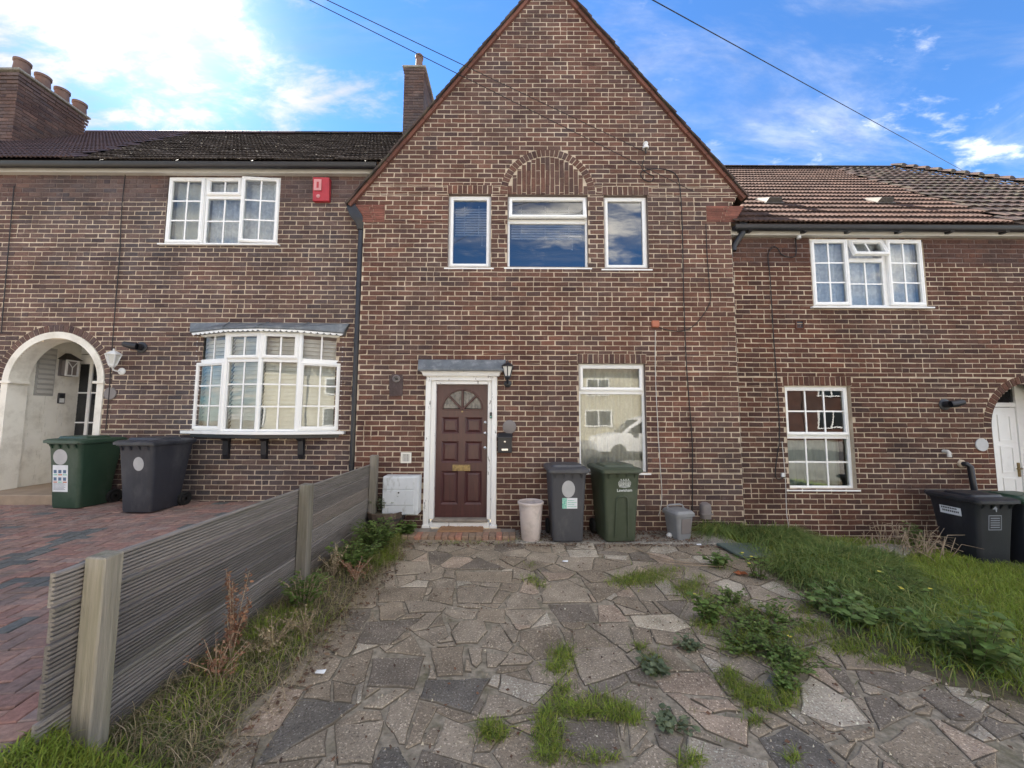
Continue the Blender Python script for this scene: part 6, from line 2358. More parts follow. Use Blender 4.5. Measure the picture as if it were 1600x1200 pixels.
def lantern(loc, m, label, s=1.0, arm='down', glass='frosted'):
    t = thing('wall_lantern', label, 'lantern', loc, 0)
    ox, oy, oz = 0, -0.13 * s, 0
    r6 = lambda r_, z, n=6: [(ox + r_ * s * math.cos(2 * PI * k / n + PI / 6), oy + r_ * s * math.sin(2 * PI * k / n + PI / 6), oz + z * s) for k in range(n)]
    mb = MB(); mb.loft([r6(0.045, 0.0), r6(0.088, 0.15)])
    mb.build('lamp_glass', glass, t)
    mb = MB()
    lo_, hi_ = r6(0.050, 0.0), r6(0.094, 0.15)
    for k in range(6):
        mb.tube([lo_[k], hi_[k]], 0.008 * s, 5)
    mb.loft([r6(0.055, -0.018), r6(0.055, 0.002)]); mb.loft([r6(0.03, -0.05), r6(0.05, -0.019)])
    mb.loft([r6(0.105, 0.148), r6(0.108, 0.16), r6(0.07, 0.19), r6(0.03, 0.215), r6(0.012, 0.22), r6(0.014, 0.245), r6(0.002, 0.255)])
    mb.build('lamp_frame', m, t)
    mb = MB()
    if arm == 'down':
        mb.tube([(ox, oy, -0.045 * s), (ox, oy + 0.02 * s, -0.09 * s), (ox + 0.02, -0.05 * s, -0.11 * s), (ox + 0.03, -0.01, -0.10 * s)], 0.013 * s, 8)
        mb.T = Matrix.Translation((ox + 0.03, 0, -0.10 * s)) @ Matrix.Rotation(R(90), 4, 'X')
    else:
        mb.tube([(ox, oy, -0.045 * s), (ox, oy + 0.02, -0.09 * s), (ox, -0.01, -0.11 * s)], 0.016 * s, 8)
        mb.T = Matrix.Translation((ox, 0, -0.11 * s)) @ Matrix.Rotation(R(90), 4, 'X')
    mb.lathe([(0.0, 0.0), (0.058 * s, 0.0), (0.056 * s, 0.015), (0.035 * s, 0.03), (0, 0.032)], n=20)
    mb.build('bracket', m, t, True)
    return t


x, z = U(175, 569, YL - 0.13)
lw = lantern((x, YL, z), 'lamp_white', 'white six-sided wall lantern beside the cream porch arch', 0.94)
x, z = U(793, 588, -0.1)
lb = lantern((x, 0, z), 'black_plastic', 'black wall lantern at the corner of the door canopy', 0.92, 'in')
# lantern and bell inside the left porch
px_wall = px0 + 0
yy = YL + 0.72
t = thing('porch_lantern', 'white square lantern with a dark roof on the wall inside the left porch', 'lantern', (arcx0 - 0.05, YL + 0.76, 2.30))
mb = MB(); mb.box(0.0, 0.02, -0.10, 0.10, 0.0, 0.30)
mb.build('back_plate', 'plaque_grey', t)
mb = MB(); mb.T = frame_T((0.10, -0.10, 0.0), (0, 1, 0))
mb = MB(); mb.T = Matrix.Translation((0.125, -0.10, 0)) @ Matrix.Rotation(R(90), 4, 'Z')
mb.ring(0, 0.20, 0, 0.28, 0.022, -0.012, 0.012)
mb.tube([(0.10, 0, 0.02), (0.10, 0, 0.16)], 0.007, 5); mb.tube([(0.10, 0, 0.15), (0.03, 0, 0.25)], 0.007, 5); mb.tube([(0.10, 0, 0.15), (0.17, 0, 0.25)], 0.007, 5)
mb.build('lamp_frame', 'lamp_white', t)
mb = MB(); mb.box(0.03, 0.11, -0.085, 0.085, 0.01, 0.27)
mb.build('lamp_glass', 'plaque_grey', t)
mb = MB(); mb.hexa([(0, -0.13, 0.285), (0.16, -0.13, 0.285), (0.16, 0.13, 0.285), (0, 0.13, 0.285), (0, -0.02, 0.40), (0.05, -0.02, 0.40), (0.05, 0.02, 0.40), (0, 0.02, 0.40)])
mb.build('lamp_roof', 'iron', t)
t = thing('porch_bell', 'small black and white doorbell inside the left porch', 'doorbell', (arcx0 - 0.055, YL + 0.74, 1.83))
mb = MB(); mb.box(0, 0.025, -0.05, 0.05, 0, 0.18)
mb.build('casing', 'black_plastic', t, bevel=0.006)
mb = MB(); mb.box(0.0255, 0.029, -0.035, 0.035, 0.015, 0.09)
mb.build('push', 'lamp_white', t)


def flue(loc, rz, label, ln=0.20):
    t = thing('boiler_flue', label, 'flue', loc, 0)
    mb = MB(); mb.T = Matrix.Rotation(R(90), 4, 'X')
    mb.lathe([(0.05, 0.0), (0.082, 0.0), (0.085, 0.012), (0.06, 0.022), (0.05, 0.022)], n=24)
    mb.build('collar', 'black_plastic', t, True)
    mb = MB(); mb.T = Matrix.Rotation(R(90), 4, 'X')
    mb.lathe([(0.05, 0.0), (0.05, 0.10)], n=20)
    d = Vector((math.sin(R(rz)), -math.cos(R(rz)), 0.0))
    mb.T = None
    mb.tube([(0, -0.08, 0), tuple(Vector((0, -0.08, 0)) + d * 0.07 + Vector((0, 0, 0.01))), tuple(Vector((0, -0.08, 0)) + d * ln + Vector((0, 0, 0.035)))], [0.05, 0.052, 0.040], 16)
    mb.build('pipe', 'black_plastic', t, True)
    return t


x, z = U(222, 543, YL)
flue((x, YL, z), -75, 'black boiler flue on the left house above the bow window sill line', 0.17)
x, z = U(1475, 632, YR)
flue((x, YR, z), 80, 'black boiler flue on the right house near its porch arch', 0.17)
# alarm box
x0, z1 = U(489, 277, YL - 0.08); x1, z0 = U(513, 313, YL - 0.08)
al = thing('alarm_box', 'red burglar alarm box under the left eaves', 'alarm box', ((x0 + x1) / 2, YL, z0), 0)
w_, h_ = (x1 - x0) / 2, z1 - z0
mb = MB(); mb.hexa([(-w_, -0.06, 0), (w_, -0.06, 0), (w_, 0, 0), (-w_, 0, 0), (-w_, -0.09, h_), (w_, -0.09, h_), (w_, 0, h_), (-w_, 0, h_)])
mb.build('casing', 'alarm_red', al, bevel=0.008)
mb = MB(); mb.box(-w_ * .8, w_ * .1, -0.093, -0.07, h_ * .42, h_ * .9)
mb.build('printed_label', 'alarm_pale', al)
mb = MB(); mb.T = Matrix.Translation((-w_ * .3, -0.063, h_ * .2)) @ Matrix.Rotation(R(90), 4, 'X')
mb.lathe([(0.03, -0.02), (0.03, 0.01), (0.0, 0.022)], n=14)
mb.build('strobe', 'alarm_pale', al, True)
mb = MB(); mb.box(-w_ * .45, -w_ * .2, -0.096, -0.0935, h_ * .52, h_ * .78)
mb.build('emblem', 'alarm_red', al)
# round plaque by the lantern
x, z = U(173, 615, YL)
mb = MB(); mb.T = Matrix.Translation((x, YL - 0.004, z)) @ Matrix.Rotation(R(90), 4, 'X')
mb.lathe([(0, 0), (0.095, 0), (0.095, 0.010), (0.09, 0.014), (0, 0.014)], n=32)
tag(mb.build('wall_plaque', 'plaque_grey', None, True), 'round brownish plaque below the white lantern', 'plaque')
x, z = U(1533, 695, YR)
mb = MB(); mb.T = Matrix.Translation((x, YR - 0.004, z)) @ Matrix.Rotation(R(90), 4, 'X')
mb.lathe([(0, 0), (0.095, 0), (0.095, 0.010), (0.09, 0.014), (0, 0.014)], n=32)
tag(mb.build('wall_plaque', 'sticker_grey', None, True), 'pale round plaque beside the right porch arch', 'plaque')
# downpipe between left and middle houses
xa, za = U(562, 352, -0.02); xb, zb = U(556, 735, -0.02)
dp = thing('downpipe', 'black downpipe in the corner between the left and middle houses', 'drainpipe', (xa, -0.05, 0.0), 0, inplace=True)
xp = XL - 0.06
mb = MB(); mb.tube([(xp, 0.10, za + 0.0), (xp, 0.10, 0.2)], 0.052, 16)
mb.build('pipe', 'black_plastic', dp, True)
mb = MB()
mb.loft([rrect(0.11, 0.11, 0.03, za - 0.03, cx=xp, cy=0.09), rrect(0.15, 0.16, 0.03, za + 0.06, cx=xp, cy=0.08), rrect(0.20, 0.20, 0.03, za + 0.17, cx=xp - 0.06, cy=0.07), rrect(0.15, 0.18, 0.03, za + 0.33, cx=xp - 0.14, cy=0.07), rrect(0.14, 0.18, 0.03, za + 0.36, cx=xp - 0.15, cy=0.07)])
mb.build('hopper', 'black_plastic', dp, True)
for z in (za - 0.9, za - 1.75, za - 2.6, 0.9):
    mb = MB(); mb.lathe([(0.053, -0.025), (0.060, -0.025), (0.060, 0.025), (0.053, 0.025)], (xp, 0.10, z), 16)
    mb.box(xp - 0.085, xp + 0.085, 0.14, 0.155, z - 0.02, z + 0.02)
    mb.build('clip', 'black_plastic', dp)
# small swan neck at the right house gutter
x1_, z1_ = U(1150, 356, YR - 0.12)
sn = thing('gutter_outlet', 'black bent gutter outlet where the right gutter meets the gable', 'drainpipe', (x1_, YR - 0.1, z1_), 0)
mb = MB(); mb.tube([(0.10, -0.02, 0.02), (0.10, -0.01, -0.08), (0.05, 0.03, -0.17), (0.0, 0.06, -0.25), (-0.01, 0.06, -0.33)], 0.045, 12)
mb.build('bend', 'black_plastic', sn, True)
mb = MB(); mb.loft([rrect(0.13, 0.12, 0.03, -0.06, cx=0.10, cy=-0.015), rrect(0.13, 0.12, 0.03, 0.07, cx=0.10, cy=-0.015)])
mb.build('collar', 'black_plastic', sn, True)
# thin dark tube drawn for the shadow gap between middle and right houses
mb = MB(); mb.tube([(XR + 0.028, YR - 0.03, z1_ - 0.30), (XR + 0.028, YR - 0.03, -0.1)], 0.024, 8)
tag(mb.build('joint_shadow', 'black_plastic', None, True), 'slim dark tube standing in for the shadow gap between the middle and right houses', 'pipe')
# orange junction box
x, z = U(1023, 507)
jb = MB(); jb.box(x - 0.055, x + 0.055, -0.05, 0.0, z - 0.05, z + 0.05)
tag(jb.build('junction_box', 'junction_orange', bevel=0.008), 'small orange junction box above the downstairs window', 'junction box')
# dark brick vent on right house
x, z = U(1249, 507, YR)
t = thing('air_brick', 'small dark air brick on the right house', 'vent', (x, YR - 0.002, z))
mb = MB(); mb.ring(-0.065, 0.065, -0.07, 0.07, 0.014, -0.016, 0.01)
mb.build('vent_frame', 'brick_right', t)
for k in range(3):
    mb = MB(); mb.box(-0.05, 0.05, -0.004, 0.008, -0.05 + k * 0.036, -0.03 + k * 0.036)
    mb.build('slat', 'black_plastic', t)
# pipe cover on the wall by the long grass
x, z = U(1101, 797)
t = thing('pipe_cover', 'rounded grey brown pipe cover on the wall above the long grass', 'pipe cover', (x, 0, z))
mb = MB(); mb.loft([rrect(0.14, 0.16, 0.05, -0.11), rrect(0.15, 0.17, 0.05, 0.04), rrect(0.14, 0.15, 0.05, 0.09), rrect(0.06, 0.06, 0.02, 0.115)])
mb.build('cover', 'plaque_grey', t, True)
mb = MB(); mb.box(-0.08, 0.08, -0.092, -0.0, -0.05, -0.035)
mb.build('band', 'plaque_grey', t)
# black waste pipe by the bins on the right
x, z = U(1510, 725, YR - 0.05)
t = thing('waste_pipe', 'short black waste pipe elbow on the wall above the right bins', 'pipe', (x, YR, z))
mb = MB(); mb.tube([(-0.02, 0, 0.0), (-0.02, -0.07, 0.0), (0.01, -0.085, -0.03), (0.05, -0.085, -0.5)], 0.036, 12)
mb.build('pipe', 'black_plastic', t, True)
mb = MB(); mb.T = Matrix.Translation((-0.02, 0, 0)) @ Matrix.Rotation(R(90), 4, 'X')
mb.lathe([(0.036, 0), (0.06, 0), (0.055, 0.02), (0.036, 0.03)], n=16)
mb.build('mortar_collar', 'mortar', t, True)
x, z = U(1474, 708, YR)
t = thing('overflow_pipe', 'stub of white pipe on the wall right of the twelve-pane window', 'pipe', (x, YR, z))
mb = MB(); mb.tube([(0, 0.0, 0.03), (0, -0.06, 0.03), (0, -0.075, 0.015), (0, -0.075, -0.05)], 0.024, 10)
mb.build('pipe', 'wire_white', t, True)


# ---- cables
def wire(pts, r_, m, label, name='cable', cat='cable', group=None):
    """a smooth round line through points"""
    P = [Vector(p) for p in pts]
    Q = []
    for i in range(len(P) - 1):
        p0, p1, p2, p3 = P[max(i - 1, 0)], P[i], P[i + 1], P[min(i + 2, len(P) - 1)]
        for k in range(5):
            t = k / 5
            Q.append(0.5 * (2 * p1 + (p2 - p0) * t + (2 * p0 - 5 * p1 + 4 * p2 - p3) * t * t + (3 * p1 - p0 - 3 * p2 + p3) * t ** 3))
    Q.append(P[-1])
    mb = MB(); mb.tube(Q, r_, 6)
    return tag(mb.build(name, m, None, True), label, cat, group)


wp = lambda L_, Y: [at_px(a, b, Y) for a, b in L_]
br = at_px(1005, 236, -0.10)
t = thing('insulator_bracket', 'white cable insulator fixed high on the gable', 'bracket', tuple(at_px(1006, 236, 0)))
mb = MB(); mb.tube([(0, 0, 0.02), (0, -0.06, 0.02), (0.0, -0.08, 0.0), (0.0, -0.08, -0.10)], 0.014, 8)
mb.build('hook', 'iron', t, True)
mb = MB(); mb.lathe([(0.02, -0.05), (0.045, -0.05), (0.045, -0.02), (0.03, 0.0), (0.04, 0.03), (0.03, 0.05), (0, 0.055)], (0, -0.08, 0.03), 14)
mb.build('insulator', 'lamp_white', t, True)


def through(p0, px, py, d):
    """far end of a straight cable that starts at p0 and passes a sky position at depth d"""
    r = ray(px, py)
    q = CAM + r * (d / r.y)
    return q


q = through(br, 511, 0, 3.9)
wire([br, q, br + (q - br) * 3.2], 0.0045, 'wire_black', 'upper overhead cable running from the gable to the street', 'overhead_cable')
b2_ = at_px(1085, 300, -0.05)
q = through(b2_, 484, 0, 3.9)
wire([b2_, q, b2_ + (q - b2_) * 3.2], 0.0045, 'wire_black', 'lower overhead cable crossing the chimney and the gable', 'overhead_cable')
r1 = CAM + ray(1525, 278) * (13 / ray(1525, 278).y); r0 = CAM + ray(1020, 0) * (4.2 / ray(1020, 0).y)
wire([r1, r0, r0 + (r0 - r1) * 0.9], 0.006, 'wire_black', 'single overhead cable crossing the blue sky on the right', 'overhead_cable')
wire([at_px(a, b, -0.02) for a, b in ((1006, 250), (1003, 262), (1010, 270), (1022, 276), (1016, 284), (1003, 278), (1003, 268), (1020, 264), (1040, 265), (1055, 272), (1062, 290), (1066, 350), (1068, 450), (1072, 560), (1078, 640), (1082, 700), (1082, 760), (1082, 800))], 0.007, 'wire_black', 'black cable looping from the bracket down the wall beside the downstairs window')
wire([at_px(a, b, -0.016) for a, b in ((1103, 350), (1105, 400), (1109, 450), (1110, 470), (1100, 490), (1085, 508), (1068, 517), (1045, 516), (1030, 512))], 0.006, 'wire_black', 'thin black cable curving from the kneeler to the orange junction box')
wire([at_px(a, b, -0.014) for a, b in ((1024, 516), (1024, 580), (1027, 650), (1031, 720), (1034, 765), (1033, 790), (1029, 806))], 0.005, 'wire_white', 'white cable hanging down from the orange junction box')
wire([at_px(a, b, YR - 0.02) for a, b in ((1243, 372), (1244, 395), (1238, 402), (1222, 398), (1215, 388), (1207, 386), (1200, 400), (1203, 430), (1206, 480), (1209, 530), (1214, 600), (1218, 680), (1212, 730), (1214, 748), (1228, 745))], 0.007, 'wire_black', 'black cable running down the right house from its eaves')
wire([at_px(a, b, YR - 0.02) for a, b in ((1222, 690), (1227, 745), (1229, 800), (1232, 825), (1222, 829), (1205, 828))], 0.005, 'wire_white', 'white cable below the right house window near the grass')
wire([at_px(a, b, YL - 0.02) for a, b in ((196, 270), (190, 330), (187, 400), (180, 480), (174, 560), (170, 620), (165, 672))], 0.006, 'wire_black', 'black cable running down the left house past the white lantern')
wire([at_px(a, b, YL - 0.02) for a, b in ((22, 290), (14, 380), (6, 470), (2, 520))], 0.006, 'wire_black', 'dark cable on the left house above the porch arch')
x, z = U(1222, 743, YR)
mb = MB(); mb.box(x - 0.02, x + 0.02, YR - 0.03, YR, z - 0.02, z + 0.04)
tag(mb.build('cable_clip', 'lamp_white', bevel=0.004), 'white cable joint box left of the twelve-pane window sill', 'cable box')
t = thing('insulator_bracket', 'cream cable insulator under the right eaves', 'bracket', tuple(at_px(1248, 368, YR - 0.06)))
mb = MB(); mb.lathe([(0, -0.05), (0.03, -0.05), (0.03, 0.0), (0.02, 0.01), (0.03, 0.05), (0, 0.06)], (0, 0, 0), 12)
mb.build('insulator', 'lamp_white', t, True)
mb = MB(); mb.tube([(0, 0, 0), (0, 0.06, 0.0)], 0.012, 6)
mb.build('hook', 'iron', t)
for a, b in ():
    pass

# ================================================================== odds and ends on the ground
xq = [G(*p) for p in ((1119, 855), (1190, 858), (1216, 880), (1160, 877))]
mb = MB()
mb.add([(x, y, gz(x) + 0.03 + (0.03 if i in (1, 2) else 0)) for i, (x, y) in enumerate(xq)] + [(x, y, gz(x) + 0.055 + (0.03 if i in (1, 2) else 0)) for i, (x, y) in enumerate(xq)],
       [(0, 1, 2, 3), (7, 6, 5, 4), (0, 4, 5, 1), (1, 5, 6, 2), (2, 6, 7, 3), (3, 7, 4, 0)])
tag(mb.build('flat_board', 'board_green', bevel=0.006), 'flat greenish slab lying in the long grass by the wall', 'slab')
xq = [G(*p) for p in ((1330, 862), (1380, 860), (1430, 868), (1400, 890), (1350, 884))]
mb = MB(); mb.prism_z([(x, y) for x, y in xq], -0.25, gz(5) + 0.10)
tag(mb.build('concrete_slab', 'concrete', bevel=0.015), 'broken concrete slab at the foot of the dead bramble', 'slab')
x, y = G(1158, 901)
rr = random.Random(3)
mb = MB()
pts = []
for k in range(11):
    a = 2 * PI * k / 11
    r_ = 0.07 * (0.65 + 0.5 * rr.random())
    pts.append((r_ * math.cos(a), r_ * math.sin(a) * 0.8, 0.02 + 0.025 * rr.random()))
mb.add([(0, 0, 0.012)] + pts, [(0, 1 + k, 1 + (k + 1) % 11) for k in range(11)])
tag(mb.build('fallen_leaf', 'leaf_orange', None, loc=(x, y, gz(x) + 0.01)), 'crumpled orange autumn leaf on the paving near the slab', 'leaf')
x, y = G(1046, 842)
mb = MB(); mb.lathe([(0, 0), (0.03, 0.0), (0.04, 0.025), (0.03, 0.05), (0.012, 0.06), (0, 0.06)], n=12)
tag(mb.build('white_pebble', 'lamp_white', None, True, loc=(x, y, 0.023)), 'white plastic cap on the ground beside the food caddy', 'cap')
for (px, py), lab in (((500, 1057), 'scrap of white paper at the edge of the bed'), ((883, 881), 'small white scrap on the paving below the bins'), ((1092, 855), 'tiny white scrap on the paving beside the caddy')):
    x, y = G(px, py)
    mb = MB()
    mb.add([(-0.03, -0.01, 0.004), (0.03, -0.012, 0.002), (0.034, 0.012, 0.014), (-0.026, 0.01, 0.012), (0.0, 0.0, 0.016)], [(0, 1, 4), (1, 2, 4), (2, 3, 4), (3, 0, 4)])
    tag(mb.build('paper_scrap', 'paper', None, loc=(x, y, 0.022)), lab, 'litter')


# ================================================================== plants
rngp = np.random.default_rng(5)


def blades(name, P, h, w, m, lean=0.5, droop=0.0, nseg=3, az=None, parent=None, kind='stuff', lay=0.0):
    """many tapering bent blades in one mesh; P (n,3), h and w per blade"""
    n = len(P)
    if n == 0: return None
    P = np.asarray(P, float)
    h = np.broadcast_to(h, n).astype(float); w = np.broadcast_to(w, n).astype(float)
    a = rngp.uniform(0, 2 * PI, n) if az is None else az
    d = np.stack([np.cos(a), np.sin(a), np.zeros(n)], 1)
    tw = a + PI / 2 + rngp.normal(0, 0.5, n)
    s = np.stack([np.cos(tw), np.sin(tw), np.zeros(n)], 1)
    ln = np.abs(rngp.normal(lean, lean * 0.5, n))
    rows = []
    for k in range(nseg + 1):
        t = k / nseg
        out_ = ln * t ** 1.7
        up = t - droop * t ** 2.6 - 0.30 * ln * t ** 2
        c = P + d * (out_ * h)[:, None] + np.array([0, 0, 1.0]) * (up * h)[:, None]
        if k < nseg:
            ww = (w * (1 - 0.75 * t ** 1.5) / 2)[:, None] * s
            rows += [c - ww, c + ww]
        else:
            rows.append(c)
    V = np.stack(rows, 1)                 # n, 2*nseg+1, 3
    m_ = V.shape[1]
    base = (np.arange(n) * m_)[:, None]
    quads = []
    for k in range(nseg - 1):
        quads.append(base + np.array([2 * k, 2 * k + 1, 2 * k + 3, 2 * k + 2]))
    tri = base + np.array([2 * nseg - 2, 2 * nseg - 1, 2 * nseg])
    Q = np.concatenate(quads, 0) if quads else np.zeros((0, 4), int)
    me = bpy.data.meshes.new(name)
    nl = Q.size + tri.size
    me.vertices.add(n * m_); me.vertices.foreach_set('co', V.reshape(-1))
    me.loops.add(nl)
    me.loops.foreach_set('vertex_index', np.concatenate([Q.reshape(-1), tri.reshape(-1)]).astype(np.int32))
    npoly = len(Q) + len(tri)
    me.polygons.add(npoly)
    st_ = np.concatenate([np.arange(len(Q)) * 4, len(Q) * 4 + np.arange(len(tri)) * 3]).astype(np.int32)
    me.polygons.foreach_set('loop_start', st_)
    me.polygons.foreach_set('use_smooth', np.ones(npoly, bool))
    me.materials.append(MATS[m])
    me.update(calc_edges=True)
    me.validate()
    o = link(name, me, parent)
    if kind: o['kind'] = kind
    return o


def in_poly(x, y, poly):
    x = np.asarray(x); y = np.asarray(y)
    ins = np.zeros(x.shape, bool)
    n = len(poly)
    for i in range(n):
        x1, y1 = poly[i]; x2, y2 = poly[(i + 1) % n]
        c = ((y1 > y) != (y2 > y)) & (x < (x2 - x1) * (y - y1) / (y2 - y1 + 1e-12) + x1)
        ins ^= c
    return ins


def scatter(poly, n):
    xs = [p[0] for p in poly]; ys = [p[1] for p in poly]
    x = rngp.uniform(min(xs), max(xs), n); y = rngp.uniform(min(ys), max(ys), n)
    k = in_poly(x, y, poly)
    return x[k], y[k]


def clumpy(x, y, sc, seed, thr=0.0):
    r = np.random.default_rng(seed)
    v = np.zeros_like(x)
    for k in range(6):
        a = r.uniform(0, 2 * PI); f = sc * r.uniform(0.6, 2.0)
        v += np.sin((x * math.cos(a) + y * math.sin(a)) * f + r.uniform(0, 6.28))
    return v / 6


def gpoly(pts):
    return [G(a, b) for a, b in pts]


vlz = np.vectorize(lawn_z); vgz = np.vectorize(gz); vbz = np.vectorize(bed_z); vex = np.vectorize(edge_x)


# ---- lawn on the right
def lawn(n, name, m, hmin, hmax, wid, lean, droop, din, nseg=3, cl=None, ybound=(-6.0, -0.05), dmax=9):
    x = rngp.uniform(1.9, 9.0, n); y = rngp.uniform(*ybound, n)
    d = x - vex(y)
    k = (d > din) & (d < dmax) & (rngp.uniform(0, 1, n) < np.clip((d - din) / 0.35, 0.08, 1))
    if cl is not None:
        k &= clumpy(x, y, cl[0], cl[1]) > cl[2]
    # clear of the bins
    k &= ~((x > 5.74) & (x < 6.9) & (y > -0.80))
    x, y = x[k], y[k]
    P = np.stack([x, y, vlz(x, y) - 0.005], 1)
    hh = rngp.uniform(hmin, hmax, len(x))
    return tag(blades(name, P, hh, wid, m, lean, droop, nseg), kind='stuff')


lawn(150000, 'lawn_grass', 'grass_lush', 0.05, 0.13, 0.0065, 0.6, 0.1, 0.15)
lawn(22000, 'long_grass', 'grass_long', 0.14, 0.34, 0.008, 0.8, 0.42, -0.02, 5, (3.0, 4, -0.12), dmax=1.5)
lawn(20000, 'rough_grass', 'grass_mixed', 0.06, 0.18, 0.006, 0.8, 0.3, -0.22, 4, (4.0, 9, -0.15), dmax=0.8)
# drooping tussocks along the wall and behind the slab
for poly, n, hm, hx, nm in (([(1098, 838), (1150, 842), (1225, 862), (1262, 862), (1225, 836), (1098, 826)], 2200, 0.30, 0.52, 'tussock'),
                            ([(1205, 890), (1290, 862), (1395, 880), (1440, 930), (1400, 960), (1300, 935), (1235, 912)], 4200, 0.20, 0.42, 'tussock')):
    gp = gpoly(poly)
    x, y = scatter(gp, n * 4)
    x, y = x[:n], np.minimum(y[:n], -0.06)
    cx, cy = x.mean(), y.mean()
    az = np.arctan2(y - cy - 0.35, (x - cx) * 0.8) + rngp.normal(0, 0.7, len(x))
    blades('tussock_grass', np.stack([x, y, vgz(x) + 0.01], 1), rngp.uniform(hm, hx, len(x)), 0.009, 'grass_long', 0.8, 0.55, 6, az=az)
# a worn strip with thin grass at the foot of the wall
gp = gpoly([(1150, 846), (1450, 858), (1450, 880), (1330, 890), (1180, 862)])
x, y = scatter(gp, 3500)
y = np.minimum(y, -0.03)
blades('wall_foot_grass', np.stack([x, y, vlz(x, y)], 1), rngp.uniform(0.05, 0.16, len(x)), 0.006, 'grass_mixed', 0.6, 0.2, 3)

# ---- bed along the fence
x = rngp.uniform(-1.97, -1.22, 60000); y = rngp.uniform(-5.3, -0.1, 60000)
edge_n = -1.33 + 0.07 * np.sin(y * 4.1) + 0.04 * np.sin(y * 9.7)
c = clumpy(x, y, 4.0, 31)
k = (x < edge_n) & (rngp.uniform(0, 1, len(x)) < np.clip(0.35 + c * 1.1, 0.05, 1) * np.clip((edge_n - x) / 0.15, 0.1, 1))
x, y, c = x[k], y[k], c[k]
P = np.stack([x, y, vbz(x, y)], 1)
g = (y > -3.6) & (rngp.uniform(0, 1, len(x)) < 0.42) & (x > -1.85)
blades('bed_grass', P[g], rngp.uniform(0.05, 0.17, g.sum()), 0.0055, 'grass_lush', 0.7, 0.25, 4)
g2 = ~g
blades('bed_rough_grass', P[g2], rngp.uniform(0.03, 0.12, g2.sum()), 0.0045, 'grass_mixed', 0.9, 0.35, 4)
x, y = rngp.uniform(-1.95, -1.30, 4200), rngp.uniform(-4.9, -0.4, 4200)
blades('bed_straw', np.stack([x, y, vbz(x, y) + 0.02], 1), rngp.uniform(0.06, 0.20, len(x)), 0.004, 'grass_dry', 1.1, 0.6, 4)
# bright tuft in front of the near post
xx, yy = G(225, 1160)
x = -1.66 + rngp.normal(0, 0.10, 700); y = -4.02 + rngp.normal(0, 0.10, 700)
blades('grass_tuft', np.stack([x, y, vbz(x, y)], 1), rngp.uniform(0.08, 0.2, 700), 0.006, 'grass_lush', 0.6, 0.3, 4)
# verge at the near end of the drive
x = rngp.uniform(-3.6, -1.45, 16000); y = rngp.uniform(-5.3, DY0 + 0.01, 16000)
x[:2500] = rngp.uniform(-2.045, -1.5, 2500); y[:2500] = rngp.uniform(-4.12, -3.84, 2500)
blades('verge_grass', np.stack([x, y, np.vectorize(VZ)(x, y) - 0.003], 1), rngp.uniform(0.03, 0.09, 16000), 0.0055, 'grass_lush', 0.6, 0.2, 3)

# ---- grass in the joints of the paving
JT = [(880, 1022, 16, 10, 140), (868, 1048, 16, 12, 160), (990, 908, 26, 10, 260), (1022, 900, 26, 12, 320), (1075, 918, 22, 10, 240), (1050, 893, 20, 6, 140), (1110, 938, 14, 10, 150),
      (1000, 1015, 10, 8, 90), (1018, 1040, 12, 14, 140), (880, 1082, 14, 10, 150), (870, 1100, 14, 12, 160), (900, 1115, 22, 12, 240), (968, 1116, 18, 14, 240), (770, 1148, 18, 16, 240),
      (850, 1150, 14, 22, 260), (862, 1185, 22, 14, 220), (1135, 1060, 12, 14, 150), (1155, 1085, 12, 14, 150), (1178, 1103, 14, 10, 160), (1205, 1108, 14, 10, 160), (1230, 1088, 14, 20, 260),
      (1165, 1000, 22, 12, 240), (1150, 1015, 20, 10, 180), (832, 908, 14, 8, 120), (843, 915, 12, 8, 100), (1080, 1195, 18, 12, 160), (1240, 1190, 10, 8, 60), (930, 1190, 30, 8, 120),
      (1180, 1130, 14, 8, 90), (1330, 1020, 30, 8, 200), (1090, 975, 10, 8, 80), (1260, 955, 18, 10, 160), (1190, 975, 22, 12, 200), (830, 886, 8, 6, 50), (815, 846, 20, 5, 90), (720, 850, 60, 4, 200),
      (1125, 885, 14, 8, 110), (1095, 905, 10, 8, 80), (940, 1095, 20, 8, 120), (990, 1128, 14, 8, 100), (855, 1120, 12, 10, 120)]
JT += [(1010, 905, 34, 11, 900), (980, 912, 26, 9, 420), (1075, 925, 20, 16, 500), (1115, 955, 16, 14, 320), (1190, 1000, 50, 22, 1300), (1160, 960, 30, 16, 500), (1235, 1030, 34, 16, 700), (1270, 985, 34, 18, 700),
       (1180, 1090, 24, 12, 500), (1145, 1070, 12, 16, 300), (905, 1112, 36, 12, 600), (965, 1118, 24, 12, 420), (858, 1150, 16, 26, 500), (770, 1148, 18, 14, 320), (1020, 1040, 14, 16, 260), (878, 1035, 16, 22, 380), (1232, 1085, 14, 20, 300),
       (1110, 985, 22, 12, 260), (1330, 1010, 40, 14, 600), (1400, 1035, 40, 10, 500)]
X, Y_, H_ = [], [], []
for px, py, rx_, ry_, n in JT:
    a = px + rngp.normal(0, rx_ * 0.62, n); b = py + rngp.normal(0, ry_ * 0.5, n)
    for q, w_ in zip(a, b):
        gx, gy = G(q, min(w_, 1215))
        X.append(gx); Y_.append(gy); H_.append(rngp.uniform(0.022, 0.085))
X, Y_, H_ = map(np.array, (X, Y_, H_))
mk = rngp.uniform(0, 1, len(X)) < 0.62
blades('joint_grass', np.stack([X, Y_, vgz(X) + 0.004], 1)[mk], H_[mk], 0.005, 'grass_lush', 0.75, 0.25, 3)
blades('joint_rough_grass', np.stack([X, Y_, vgz(X) + 0.004], 1)[~mk], H_[~mk], 0.0045, 'grass_mixed', 0.9, 0.3, 3)
